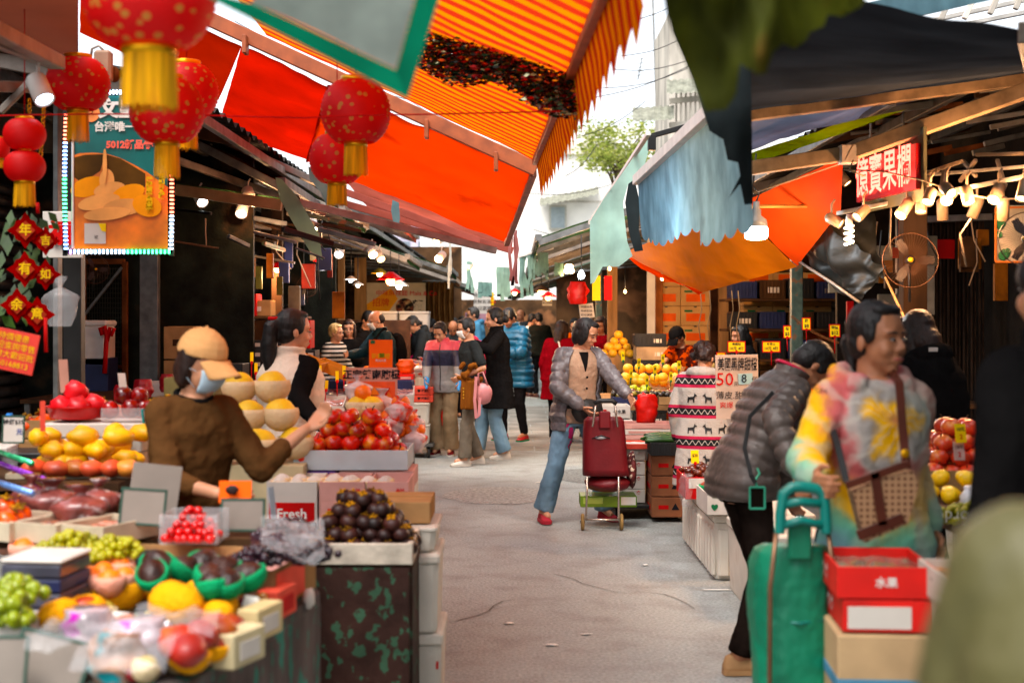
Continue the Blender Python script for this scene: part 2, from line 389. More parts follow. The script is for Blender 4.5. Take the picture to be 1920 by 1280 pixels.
    if hair == 'pony':
        HE(C(0, -.115, .05), (.032, .03, .032)); h.tube([C(0, -.10, .06), C(0, -.135, .02), C(.005, -.14, -.08), C(.01, -.13, -.19), C(.01, -.12, -.29)], [.034*k, .044*k, .046*k, .036*k, .008*k], 12)
    if hair == 'curly':
        for i in range(46):
            a, b_ = random.uniform(0, 2*PI), random.uniform(-.5, 1.4); HE(C(.095*math.cos(a)*math.cos(b_), -.035+.09*math.sin(a)*math.cos(b_), .03+.095*math.sin(b_)), (.028, .028, .028), 8)
    if hair != 'none': fuse('hair', h, hm_, root_o, max(.005, vox*.8), 2, .006 if hair != 'curly' else .016, .03)
    if hat:
        e = M(); a_ = ax; hc2 = C(0, -.012, .055)
        e.rings([[hc2+(hs*math.cos(2*PI*j/20)*.091*math.cos(v)+hf*math.sin(2*PI*j/20)*.107*math.cos(v)+hu*(.097*math.sin(v)))*k for j in range(20)] for v in (-.12, .1, .35, .65, .95, 1.25, 1.5)], 0)
        ho = fuse('cap_crown', e, hat, root_o, max(.005, vox*.8), 2, .006, .04)
        e = M(); rs = []
        for i in range(8):
            u = i/7; rr = []
            for j in range(13):
                a = -1.15+2.3*j/12; fwd = .090+(.112*u)*math.cos(a)**.6; sdv = (.094)*math.sin(a)*(1-.12*u)
                rr.append(C(sdv*(1), -.012+fwd*math.cos(a*.55)+0, .045-.045*u*.8-.028*abs(math.sin(a))**2*(.5+u)))
            rs.append(rr)
        e.rings(rs, cap=False, closed=False); bo = obj('cap_brim', e, hat, root_o); sm = bo.modifiers.new('s', 'SOLIDIFY'); sm.thickness = .004; sm.offset = 0; evalmesh(bo)
        e = M(); e.ball(C(0, -.012, .153), .007*k); obj('button', e, hat, ho)
    # garments
    def garment(g, idx=0):
        gm = M(); gi = g.get('g', .015); hem = g.get('hem', .82); q = g.get('quilt', 0); pitch = g.get('pitch', .06); vx = g.get('vox', max(.0065, vox)); bw2 = bw
        zs = []; z = hem; stp = .012 if q else .03
        neckz = g.get('neck', 1.405)
        while z < neckz: zs.append(z); z += stp
        zs.append(neckz)
        rs = []
        opn = g.get('open', 0)
        for z in zs:
            zz = max(z, .78)
            for i in range(len(TR)-1):
                if TR[i][0] <= zz <= TR[i+1][0]:
                    u = (zz-TR[i][0])/(TR[i+1][0]-TR[i][0]); w = TR[i][1]+(TR[i+1][1]-TR[i][1])*u; d = TR[i][2]+(TR[i+1][2]-TR[i][2])*u; break
            else: w, d = TR[-1][1:]
            gg = gi*(1 if z < 1.3 else max(.35, 1-(z-1.3)*5)); flare = max(0, .95-z)*g.get('flare', .12)
            w = w*bw2+gg+flare+g.get('box', 0)*(1 if .85 < z < 1.2 else .5); d = d*bw2+gg+flare*.6
            if q: e = q*(abs(math.sin(PI*(z-hem)/pitch))**.6-.5); w += e; d += e
            if opn:
                full = ring(z, w, d, 36); inn = ring(z, w-.018, d-.018, 36); n0 = 9; kk = int(opn/10)  # front index 9 (sin=1)
                ids = [(n0+kk+i) % 36 for i in range(36-2*kk+1)]
                rs.append([full[i] for i in ids]+[inn[i] for i in reversed(ids)])
            else: rs.append(ring(z, w, d, 24))
        gm.rings(rs)
        sl = g.get('sleeve', 'long'); sr = g.get('sr', 0)
        for sd_ in (1, -1):
            if sl == 'none': continue
            gm.capsule(T(sd_*.07, -.01, 1.355), S[sd_], (.048+gi*.5)*k, (.050+gi*.6)*k); E0 = El[sd_]; W0 = Wr[sd_]
            if sl == 'short': gm.capsule(S[sd_], S[sd_].lerp(E0, .75), (.050+gi*.6)*k, (.048+gi*.8)*k); continue
            gm.capsule(S[sd_], E0, (.050+gi*.6)*k, (.042+gi*.65)*k, 14, 0, q, pitch)
            tip = E0.lerp(W0, g.get('cuff', .96))
            gm.capsule(E0, tip, (.042+gi*.65)*k, (.031+gi*.5)*k, 14, 0, q, pitch)
        if g.get('collar'): 
            c0 = T(0, -.005, 1.40); up2 = (t+hu*.4).normalized(); rs = []
            for i in range(5):
                v = i/4; o = c0+up2*(.0+g['collar']*v)*k; rr = .068+.004*v+gi*.3
                rs.append([o+(ts*math.cos(a)*rr+tf2*math.sin(a)*rr*1.02)*k for a in [2*PI*j/18 for j in range(18)]])
            gm.rings(rs)
        if g.get('hood'):
            for i in range(13):
                a = PI*(-.22+1.44*i/12); o = T(0, -.02, 1.385)+(ts*math.cos(a+PI)*.1+tf2*(-math.sin(a))*.1+t*(.005+.02*math.sin(a)))*k; gm.ball(o+t*.012*k, (.044 if i in (0, 1, 11, 12) else .046)*k, n=12)
            gm.ball(T(0, -.115, 1.34), (.1*k, .045*k, .085*k), (ts, tf2, t), 12)
        o = fuse(g.get('name', 'jacket'), gm, g['m'], root_o, vx, g.get('smooth', 2 if q else 3), g.get('disp', .012 if not q else .008), g.get('dsc', .09), .006 if vx < .009 else 0, .03)
        return o
    out = {'root': root_o, 'C': C, 'T': T, 'L': L, 'W': Wr, 'E': El, 'S': S, 'ax': ax, 'k': k, 'tf': tf2, 'ts': ts, 't': t}
    out['g'] = [garment(g, i) for i, g in enumerate(list(layers)+([top] if top else []))]
    if bottom and legs:
        gm = M(); gi = bottom.get('g', .012); hw_ = bottom.get('hem_w', .05); kw = bottom.get('knee', .062)
        gm.rings([ring(c, w*bw+gi, d*bw+gi, 20) for c, w, d in TR[:3]]+[ring(1.0, .145*bw+gi, .1*bw+gi, 20)])
        for sd_ in (1, -1):
            gm.capsule(Hp[sd_]+UP*.02*k, Kn[sd_], (.088+gi)*k, (kw+gi*.5)*k); e = Kn[sd_].lerp(An[sd_], bottom.get('len', .98)); gm.tube([Kn[sd_]+(Kn[sd_]-An[sd_])*.02, Kn[sd_], Kn[sd_].lerp(e, .5), e], [(kw)*k, (kw+gi*.5)*k, (kw*.5+hw_*.5+gi*.3)*k, hw_*k], 14)
        out['b'] = fuse('trousers', gm, bottom['m'], root_o, max(.008, vox), 3, bottom.get('disp', .018), .08)
    if shoes and legs:
        for sd_ in (1, -1):
            fd = (f+s*sd_*.18).normalized(); sdv = UP.cross(fd); o = An[sd_]-UP*.085*k; gm = M(); so_ = M(); rs = []; rs2 = []
            for b_, w, h0 in ((-.072, .018, .05), (-.06, .03, .085), (-.03, .035, .10), (.02, .034, .098), (.06, .037, .07), (.11, .042, .052), (.15, .036, .042), (.178, .018, .03)):
                c = o+fd*b_*k; rs.append([c+(sdv*math.cos(a)*w+UP*(.022+max(0, math.sin(a))*(h0-.022)))*k for a in [PI*j/10 for j in range(11)]]+[c+(sdv*q*w+UP*.018)*k for q in (-.9, .9)])
                rs2.append([c+(sdv*q1*(w+.004)+UP*q2)*k for q1, q2 in ((-1, .001), (1, .001), (1.02, .024), (-1.02, .024))])
            gm.rings(rs); sh = obj('shoe', gm, shoes[0], root_o); so_.rings(rs2, sm=False); obj('sole', so_, shoes[1] if len(shoes) > 1 else SOLE, sh)
    return out
def ribbon(pts, w, th, nrm=None):
    """strap: flat band through points"""
    m = M(); pts = [Vector(p) for p in pts]; rs = []
    for i, p in enumerate(pts):
        d = (pts[min(i+1, len(pts)-1)]-pts[max(i-1, 0)]).normalized(); n_ = nrm if nrm else V(0, -1, 0)
        x = d.cross(n_).normalized(); y = x.cross(d).normalized(); rs.append([p+x*a*w/2+y*b*th/2 for a, b in ((-1, -1), (1, -1), (1, 1), (-1, 1))])
    return m.rings(rs, sm=False)
def wrap(target, m, direction, off=.003):
    """lay a flat mesh on the surface of target along direction"""
    wl_ = worldloc(target); vs = [v.co+wl_ for v in target.data.vertices]; bvh = BVHTree.FromPolygons(vs, [list(p.vertices) for p in target.data.polygons])
    keep = []; ok = []
    for v in m.v:
        hit = bvh.ray_cast(v-direction*1.0, direction, 3.0)
        if hit[0] is None: ok.append(False); keep.append(v)
        else: ok.append(True); keep.append(hit[0]-direction*off)
    m.v = keep; fs = [(f, a, b) for f, a, b in zip(m.f, m.mi, m.sm) if all(ok[i] for i in f)]
    m.f = [q[0] for q in fs]; m.mi = [q[1] for q in fs]; m.sm = [q[2] for q in fs]
    return m
# ---------------- structure ----------------
ASPH = mat('asphalt', (.36, .375, .36), rough=.68, var=.18, vs=60, bump=1, bs=55, col2=(.29, .29, .275), c2=(.48, .7), c2s=3.5)
g = M(); g.grid(lambda u, v: V(-60+120*u, -5+300*v, 0), 20, 40); struct('ground', g, ASPH)
rnd = random.Random(8)
CRK = mat("crack_dark", (.24, .235, .225), rough=.9, var=.3)
for i in range(3):
    x, y, a = rnd.uniform(-.6, 1.2), rnd.uniform(6.5, 15), rnd.uniform(0, 3.14); pts = []
    for k in range(14): pts.append(V(x, y, .004)); a += rnd.uniform(-.5, .5); x += .07*math.cos(a); y += .16*math.sin(a)
    g = M(); rs = [[p+V(-.003-.003*rnd.random(), 0, 0), p+V(.003+.003*rnd.random(), 0, 0)] for p in pts]; g.rings(rs, cap=False, closed=False); struct('road_crack', g, CRK)
for x, y, w, d, c_ in ((-.1, 12.6, .9, 1.1, (.40, .40, .37)), (.75, 14.2, .6, 1.2, (.25, .25, .235))):
    g = M(); n_ = 22; g.add([V(x+w/2*math.cos(2*PI*j/n_)*(1+.2*rnd.random()), y+d/2*math.sin(2*PI*j/n_)*(1+.2*rnd.random()), .003) for j in range(n_)], [list(range(n_))]); struct('road_patch', g, mat('patch%d' % int(y), c_, rough=.75, var=.3, vs=30, bump=1, bs=60))
SLAB = mat('paving_slab', (.28, .265, .24), rough=.7, var=.25, vs=2, bump=.5, bs=60, rnd=.15)
g = M()
for j in range(14):
    for i in range(9): g.box((-1.9+i*.62+(.3 if j % 2 else 0), 17.2+j*.62, -.005), (.6, .6, .022), b=.003)
struct('pavement', g, SLAB)
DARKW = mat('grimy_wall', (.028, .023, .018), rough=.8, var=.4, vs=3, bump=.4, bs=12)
WOODD = mat('dark_wood', (.085, .045, .022), rough=.7, var=.35, vs=5, stretch=(1, 1, .15), bump=.4, bs=20)
PLY = mat('plywood', (.36, .22, .11), rough=.75, var=.25, vs=4, stretch=(3, 3, .4), bump=.3, bs=15)
STEEL = mat('galvanised_steel', (.20, .20, .19), rough=.5, metal=.6, var=.3, vs=8)
ALU = mat('painted_aluminium', (.33, .29, .25), rough=.5, metal=.3, var=.25, vs=7, bump=.1)
GREENP = mat('green_painted_post', (.075, .115, .09), rough=.55, var=.35, vs=14, col2=(.16, .08, .04), c2=(.58, .64), c2s=14)
BLACKM = mat('black_metal', (.02, .019, .018), rough=.45, metal=.3, var=.3)
CONC = mat('weathered_concrete', (.62, .57, .50), rough=.9, var=.35, vs=1.2, bump=.4, bs=8, stretch=(1, 1, .3))
WHITEW = mat('cream_render', (.88, .85, .80), rough=.85, var=.08, vs=1.5)
ROOFT = mat('corrugated_roof', (.05, .045, .04), rough=.7, metal=.2, var=.4, vs=2)
WHITE = mat('white_paint', (.72, .69, .64), rough=.55, var=.1)
CARD = mat('cardboard', (.40, .25, .13), rough=.85, var=.15, vs=7, bump=.15, bs=30, rnd=.15)
RUST = mat('rust', (.22, .09, .04), rough=.85, var=.4)
def wall(name, label, c, size, m, cat='wall'):
    g = M(); g.box(c, size); return tag(obj(name, g, m), label, cat)
# shop backs on both sides
for sd_, w in ((-1, 'left row of stalls, shuttered and grimy'), (1, 'right row of stalls, dark and cluttered')):
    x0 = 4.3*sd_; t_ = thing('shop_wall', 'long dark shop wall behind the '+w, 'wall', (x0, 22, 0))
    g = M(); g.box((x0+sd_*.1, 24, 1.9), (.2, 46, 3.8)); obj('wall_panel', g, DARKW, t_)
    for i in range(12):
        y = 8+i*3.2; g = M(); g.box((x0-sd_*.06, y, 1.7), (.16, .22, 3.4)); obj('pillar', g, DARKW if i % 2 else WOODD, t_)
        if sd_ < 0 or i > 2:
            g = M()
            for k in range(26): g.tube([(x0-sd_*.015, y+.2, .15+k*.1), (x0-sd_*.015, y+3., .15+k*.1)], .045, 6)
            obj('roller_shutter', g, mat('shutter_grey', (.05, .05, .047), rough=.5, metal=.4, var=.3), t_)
# roofs
for sd_, lab, x1 in ((-1, 'dark corrugated roof sheets over the stalls by the lanterns', -2.05), (1, 'dark corrugated roof sheets over the stalls behind the spotlights', 2.3)):
    t_ = thing('stall_roof', lab, 'roof', (sd_*3.2, 22, 3))
    g = M(); xa, xb = x1, sd_*4.5
    g.grid(lambda u, v: V(xa+(xb-xa)*u, 8.6+34*v, 3.0+.5*u+.025*math.sin(v*34*2*PI/.25)), 6, 1100); obj('roof_sheet', g, ROOFT, t_)
    for i in range(15):
        y = 8.8+i*2.3; g = M(); g.bar((xa, y, 2.93), (xb, y, 3.42), .06, .09); obj('rafter', g, WOODD if i % 3 else ALU, t_)
    for i in range(5):
        u = i/4; g = M(); g.bar((xa+(xb-xa)*u, 8.6, 2.88+.5*u), (xa+(xb-xa)*u, 42, 2.88+.5*u), .05, .07); obj('purlin', g, STEEL, t_)
for lab, x, y, w_, h_ in (('dark brown boarded wall closing the melon stall side far back', 2.7, 30.5, 3.5, 3.3), ('brown boarded wall closing the lantern side far back', -2.9, 34, 3.4, 3.3), ('low dark stall front closing the far end of the lane', -.2, 52, 5.5, 2.3)):
    wall('partition', lab, (x, y, h_/2), (w_, .1, h_), mat('far_board', (.11, .06, .03), var=.5, vs=2, bump=.3, col2=(.25, .12, .06), c2=(.55, .6), c2s=1.5))
g = M(); g.box((3.4, -3.2, 1.8), (5.0, .2, 3.6)); tag(obj('shade_wall', g, DARKW), 'added unseen wall behind the passer by, darkening the right side', 'wall')  # unseen wall added behind the camera to darken the right side
# end wall of the cover on the far left and far right, over the near stalls
def sheet(name, quad, mt, parent=None, sag=.08, wr=.015, nu=40, nv=30, wf=5., label=None, cat=None, seed=0, fold=None):
    a, b, c, d = quad; g = M()
    def fn(u, v):
        p = a.lerp(b, u).lerp(d.lerp(c, u), v); n_ = (b-a).cross(d-a).normalized()
        q = V(u*(b-a).length*wf/2, v*(d-a).length*wf/2, seed)
        w = noise.noise(q)*wr+noise.noise(q*2.7)*wr*.4
        if fold: w += fold*math.sin(u*(b-a).length*2*PI/.22+2*noise.noise(q*.5))*(.3+.7*v)
        return p-UP*sag*4*v*(1-v)*(.4+.6*math.sin(PI*u))+n_*w
    g.grid(fn, nu, nv); o = obj(name, g, mt, parent)
    if label: tag(o, label, cat or 'tarpaulin')
    return o
def scallop(name, a, b, drop, out, mt, parent, per=.25, tooth=.10, shark=True, n=None, wr=.02):
    a = Vector(a); b = Vector(b); L_ = (b-a).length; n = n or int(L_/.016); g = M(); nv = 8
    def fn(u, v):
        s_ = u*L_/per; q = s_-math.floor(s_)
        t_ = (q**1.35 if shark else math.sin(PI*q)**.6)*tooth
        p = a.lerp(b, u); dd = (drop+t_)*v; return p-UP*dd+Vector(out)*v*(1+t_/drop)+V(1, 0, 0)*wr*noise.noise(V(u*L_*1.5, v*1.5, 3))*v
    g.grid(fn, n, nv); return obj(name, g, mt, parent)
def awning(label, nb, nf, ff, fb, mt, bar=ALU, val=0, tooth=.06, arms=3, sag=.06, out=(0, 0, 0), per=.25, shark=False, valm=None, wr=.02, nu=40, nv=30, group=None, nearbar=True, bw=.07):
    nb, nf, ff, fb = map(Vector, (nb, nf, ff, fb)); t_ = thing('awning', label, 'awning', (nf+ff)/2, group)
    sheet('canopy', (nb, nf, ff, fb), mt, t_, sag, wr, nu, nv)
    g = M(); g.bar(nf, ff, bw); obj('front_bar', g, bar, t_)
    for i in range(arms):
        v = (i+.02)/(max(1, arms-1)+.04); p, q = nb.lerp(fb, v)-UP*.05, nf.lerp(ff, v)-UP*.05
        g = M(); g.bar(p, q, bw*.7, bw); e = p-UP*.45; g2 = M(); g2.bar(e, p.lerp(q, .62), bw*.5); obj('arm', g, bar, t_); obj('brace', g2, bar, t_)
    if val: scallop('valance', nf-UP*.02, ff-UP*.02, val, out, valm or mt, t_, per, tooth, shark)
    return t_
# --- striped awning overhead
STR = mat('striped_canvas', (.95, .30, .02), rough=.9, trans=.6, var=.1, vs=3, bump=.15, bs=60)
def stripes(n, l, mp, base, axis='Y', per=.17, c2=(.62, .03, .006)):
    tc = n.new('ShaderNodeNewGeometry'); sp = n.new('ShaderNodeSeparateXYZ'); l.new(tc.outputs['Position'], sp.inputs[0])
    m1 = n.new('ShaderNodeMath'); m1.operation = 'MULTIPLY'; m1.inputs[1].default_value = 1/per; l.new(sp.outputs[axis], m1.inputs[0])
    m2 = n.new('ShaderNodeMath'); m2.operation = 'FRACT'; l.new(m1.outputs[0], m2.inputs[0])
    m3 = n.new('ShaderNodeMath'); m3.operation = 'GREATER_THAN'; m3.inputs[1].default_value = .5; l.new(m2.outputs[0], m3.inputs[0])
    mx = n.new('ShaderNodeMix'); mx.data_type = 'RGBA'; l.new(m3.outputs[0], mx.inputs[0]); l.new(base, mx.inputs[6]); mx.inputs[7].default_value = (*c2, 1)
    return mx.outputs[2]
restyle('striped_canvas', stripes)
ORB = mat('orange_brown_aluminium', (.40, .12, .05), rough=.5, var=.2, vs=9)
awning('orange and red striped awning with a saw-toothed valance, overhead beside the white sky', (-1.75, 3.9, 3.68), (.33, 3.9, 2.62), P(1006, 302, 9.7), P(500, 66, 9.7), STR, ORB, val=.19, tooth=.065, arms=0, out=(.03, 0, 0), per=.28, shark=True, sag=.03, wr=.01, nu=30, nv=60, bw=.06)
# --- big orange red awning
RED = mat('orange_red_canvas', (.84, .085, .014), rough=.85, trans=.55, var=.16, vs=1.6, bump=.35, bs=9, col2=(.50, .03, .01), c2=(.60, .75), c2s=1.8)
RED2 = mat('deep_red_canvas', (.60, .045, .02), rough=.85, trans=.4, var=.16, vs=1.6, bump=.35, bs=9)
t_ = thing('awning', 'large plain orange red canvas awning sloping down behind the lanterns', 'awning', P(960, 400, 11.5))
nb, nf, ff, fb = P(452, 88, 10.2), P(1000, 325, 10.2), P(950, 455, 13), P(410, 232, 12.6); u_ = .30
sheet('canopy', (nb.lerp(nf, u_), nf, ff, fb.lerp(ff, u_)), RED, t_, .05, .03, 60, 30)
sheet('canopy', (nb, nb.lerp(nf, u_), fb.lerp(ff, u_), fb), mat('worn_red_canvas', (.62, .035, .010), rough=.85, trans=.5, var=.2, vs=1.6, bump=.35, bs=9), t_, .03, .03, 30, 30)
g = M(); g.bar(nb.lerp(nf, u_)-UP*.01, fb.lerp(ff, u_)-UP*.01, .02); obj('seam_bar', g, RED2, t_)
sheet('side_panel', (P(150, -60, 10.2), P(452, 88, 10.2), P(408, 190, 11.4), P(150, 60, 11.4)), RED2, t_, .03, .02, 30, 16)
g = M(); g.bar(P(150, -75, 10.15), P(1006, 318, 10.15), .07, .10); obj('front_bar', g, ORB, t_)
g = M(); g.bar(P(1000, 325, 10.2), P(950, 457, 13), .05); obj('side_bar', g, ORB, t_)
for x in (460, 640, 800, 930):
    g = M(); a = P(x, 52+(x-390)*.465, 10.1); g.box(a, (.03, .12, .13)); obj('bracket', g, ORB, t_)
# --- blurred green edged sheet close to the camera
GB = mat('green_hem', (.005, .26, .15), rough=.7, trans=.4, var=.2); GG = mat('grey_green_canvas', (.36, .42, .38), rough=.85, trans=.35, var=.4, vs=4)
t_ = thing('banner', 'grey canvas with a wide green hem, hanging close overhead', 'banner', P(600, 60, 2.6))
q = [P(350, -60, 2.5), P(842, -60, 2.5), P(764, 186, 2.6), P(385, -12, 2.6)]
sheet('cloth', [P(520, -60, 2.5), P(795, -60, 2.5), P(742, 132, 2.58), P(470, 6, 2.58)], GG, t_, 0, .012, 16, 12)
sheet('hem', [P(795, -60, 2.5), P(842, -60, 2.5), P(764, 186, 2.6), P(742, 132, 2.58)], GB, t_, 0, .004, 4, 8)
sheet('hem', [P(470, 6, 2.58), P(742, 132, 2.58), P(764, 186, 2.6), P(350, -24, 2.6)], GB, t_, 0, .004, 12, 4)
# --- terracotta panel top left
TERRA = mat('terracotta_canvas', (.30, .10, .06), rough=.8, trans=.15, var=.12, vs=2)
t_ = thing('awning', 'dull terracotta awning above the clamp lamp in the upper corner', 'awning', P(60, 60, 6))
sheet('canopy', [P(-60, -60, 5), P(146, -60, 5.6), P(146, 122, 7.4), P(-60, 40, 7)], TERRA, t_, 0, .004, 12, 12)
for a, b, w in ((P(-20, 50, 5.4), P(110, 118, 6.4), .06), (P(-20, 76, 5.6), P(100, 122, 6.6), .04), (P(-20, 162, 6.2), P(130, 166, 7), .05), (P(0, 210, 6.4), P(60, 150, 6.4), .03)):
    g = M(); g.bar(a, b, w); obj('rail', g, ALU, t_)
# --- right side: near drapes
LEAFG = mat('leaf_green_canvas', (.075, .085, .016), rough=.8, trans=.35, var=.45, vs=3.5, col2=(.14, .075, .022), c2=(.48, .66), c2s=3)
NAVY = mat('navy_canvas', (.022, .030, .032), rough=.8, trans=.06, var=.3, vs=3)
t_ = thing('awning', 'drooping leaf green canvas with ragged scallops, hanging close overhead', 'awning', P(1450, 60, 2.7))
def poly_sheet(name, pts, mt, parent, Y, dY=.0, wr=.03, res=36, **k):
    """cloth cut to an outline: dense grid trimmed to the polygon, hanging at depth Y with folds"""
    import mathutils.geometry as mg
    pts2 = []
    for i, p in enumerate(pts):
        q = pts[(i+1) % len(pts)]; n_ = max(1, int(math.hypot(q[0]-p[0], q[1]-p[1])/14))
        pts2 += [Vector((p[0]+(q[0]-p[0])*j/n_, p[1]+(q[1]-p[1])*j/n_)) for j in range(n_)]
    xs = [p.x for p in pts2]; ys = [p.y for p in pts2]; inner = []
    st = max(max(xs)-min(xs), max(ys)-min(ys))/res
    def inside(x, y):
        c = False
        for i in range(len(pts2)):
            a, b = pts2[i], pts2[i-1]
            if (a.y > y) != (b.y > y) and x < (b.x-a.x)*(y-a.y)/(b.y-a.y)+a.x: c = not c
        return c
    y = min(ys)+st/2
    while y < max(ys):
        x = min(xs)+st/2
        while x < max(xs):
            if inside(x, y) and min((p-Vector((x, y))).length for p in pts2) > st*.4: inner.append(Vector((x+random.uniform(-1, 1), y+random.uniform(-1, 1))))
            x += st
        y += st
    n0 = len(pts2); vv, ee, ff_, *_ = mg.delaunay_2d_cdt(pts2+inner, [], [list(range(n0))], 1, 1e-4)
    g = M(); vs = []
    for p in vv:
        q = V(p.x*.012, p.y*.004, k.get('seed', 1)); vs.append(P(p.x, p.y, Y+dY*(p.y-min(ys))/(max(ys)-min(ys)+1)+noise.noise(q)*wr*3+noise.noise(q*2.6)*wr))
    g.add(vs, [list(f) for f in ff_], 0, True); return obj(name, g, mt, parent)
poly_sheet('canopy', [(1235, -60), (1250, 30), (1290, 130), (1322, 210), (1362, 205), (1380, 178), (1388, 120), (1420, 140), (1436, 138), (1450, 98), (1468, 82), (1490, 92), (1512, 76), (1520, 60), (1545, 50), (1552, 28), (1580, 32), (1612, 14), (1640, -20), (1650, -60)], LEAFG, t_, 2.7, .1, .04)
t_ = thing('drape', 'dark navy canvas drape hanging behind the leaf green awning', 'tarpaulin', P(1330, 200, 5.2))
poly_sheet('cloth', [(1240, -60), (1262, 60), (1300, 150), (1330, 245), (1356, 262), (1364, 300), (1384, 305), (1388, 330), (1366, 372), (1388, 345), (1396, 384), (1412, 382), (1408, 130), (1440, -60)], NAVY, t_, 5.2, .1, .05)
# --- big dark canopy on the right
BLUEU = mat('slate_blue_canvas', (.030, .034, .040), rough=.9, trans=.12, var=.25, vs=2)
awning('wide slate blue canvas canopy overhead, above the red neon sign', P(1400, -40, 4.9)+V(0, 0, 0), P(1930, 60, 4.6), P(1935, 142, 8.7), P(1398, 214, 8.7), BLUEU, ALU, arms=0, sag=.03, wr=.02)
sheet('tarpaulin', (P(1402, 226, 8.9), P(1800, 160, 8.6), P(1620, 215, 9.6), P(1402, 282, 9.8)), mat('lilac_grey_canvas', (.13, .14, .19), rough=.9, trans=.3, var=.3, vs=2), None, .02, .03, 40, 14, label='lilac grey canvas strip hanging below the slate blue canopy')
awning('added unseen canvas canopy shading the near stall boxes beside the green trolley', (4.2, -5, 3.3), (.72, -5, 2.75), (.72, 4.45, 2.72), (4.2, 4.45, 3.3), BLUEU, ALU, arms=0, sag=.05)  # out of view; added to shade the shoppers on the near right
t_ = thing('canopy_support', 'long pale beams carrying the slate blue canopy', 'frame', P(1600, 250, 7.5))
for a, b, w in ((P(1400, 214, 8.6), P(1925, 146, 8.3), .075), (P(1404, 316, 8.6), P(1592, 288, 8.4), .07), (P(1588, 290, 8.4), P(1930, 168, 7.8), .07)):
    g = M(); g.bar(a, b, w, w*1.2); obj('beam', g, mat('tan_beam', (.34, .24, .15), rough=.6, var=.25, vs=10), t_)
g = M(); g.box(P(1590, 290, 8.38), (.10, .1, .11)); obj('clamp', g, ALU, t_)
TEALF = mat('pale_teal_canvas', (.20, .34, .38), rough=.85, trans=.4, var=.15)
sheet('tarpaulin', (P(1545, 62, 7.2), P(1560, 20, 7), P(1940, -80, 5.2), P(1940, -20, 5.2)), TEALF, None, .03, .02, 30, 8, label='pale teal tarpaulin strip stretched above the slate blue canopy')
t_ = thing('canopy_truss', 'bleached timber roof frame showing above the slate blue canopy', 'frame', P(1700, 60, 9.5))
for i in range(9):
    x = 1520+i*48; g = M(); g.bar(P(x, 90-i*9, 9.5), P(x+40, 20-i*12, 9.5), .035); obj('rafter', g, CONC, t_)
for dy in (0, 22, 46):
    g = M(); g.bar(P(1500, 80+dy*.6, 9.6), P(1960, -30+dy, 9.6), .04, .03); obj('batten', g, WHITE if dy else CONC, t_)
LIME = mat('lime_canvas', (.12, .17, .01), rough=.85, trans=.3, var=.2)
sheet('tarpaulin', (P(1402, 290, 9.3), P(1560, 236, 8.6), P(1700, 205, 8.4), P(1405, 312, 9.5)), LIME, None, .0, .01, 20, 6, label='lime green tarpaulin edge below the slate blue canopy')
# --- blue awning with hanging denim blue valance
BLUEV = mat('denim_blue_canvas', (.24, .42, .53), rough=.85, trans=.45, var=.22, vs=4, col2=(.10, .10, .11), c2=(.62, .8), c2s=2.2)
MINT = mat('mint_canvas', (.46, .66, .58), rough=.85, trans=.4, var=.2, vs=3)
DGREEN = mat('dark_green_canvas', (.012, .085, .055), rough=.85, trans=.2, var=.25, vs=3)
t_ = thing('awning', 'faded blue awning with a deep ragged blue valance and white front bar', 'awning', P(1260, 300, 9.5))
sheet('canopy', (P(1420, 60, 6.8), P(1302, 232, 7.9), P(1192, 338, 11), P(1330, 260, 11.5)), DGREEN, t_, .02, .02, 20, 20)
g = M(); g.bar(P(1392, 150, 6.4), P(1192, 338, 11), .05, .075); obj('front_bar', g, WHITE, t_)
def bl(u, v):
    a = P(1400, 158, 6.4); b = P(1196, 342, 11); p = a.lerp(b, u); s_ = u*12; q = s_-math.floor(s_)
    dr = (.62 if u < .35 else .52)+.04*math.sin(PI*q)**.7-.12*max(0, u-.75)*4
    f_ = noise.noise(V(u*7, v*1.0, 2))*.07
    return p-UP*dr*v+V(.03*v+f_*v*.35, f_*v*.9, 0)
g = M(); g.grid(bl, 230, 18); obj('valance', g, BLUEV, t_)
t_ = thing('drape', 'pale mint cloth hanging in a long point from the end of the blue awning', 'tarpaulin', P(1150, 400, 11.5))
poly_sheet('cloth', [(1214, 258), (1222, 262), (1200, 340), (1178, 345), (1168, 380), (1176, 452), (1186, 480), (1160, 500), (1130, 500), (1114, 530), (1107, 532), (1106, 416), (1130, 376)], MINT, t_, 11.6, -.1, .06, 40)
g = M(); g.bar(P(1216, 250, 11), P(1106, 418, 14), .035); obj('hem_bar', g, WHITE, t_)
g = M(); g.bar(P(1222, 255, 11.3), P(1320, 228, 11.3), .04); g.box(P(1222, 268, 11.25), (.06, .08, .12)); obj('end_bracket', g, BLACKM, t_)
t_ = thing('drape', 'black torn strip of canvas hanging between mint and blue cloths', 'tarpaulin', P(1180, 400, 11.3))
poly_sheet('cloth', [(1190, 336), (1200, 380), (1198, 430), (1206, 470), (1190, 472), (1180, 440), (1172, 380), (1178, 345)], NAVY, t_, 11.3, 0, .03)
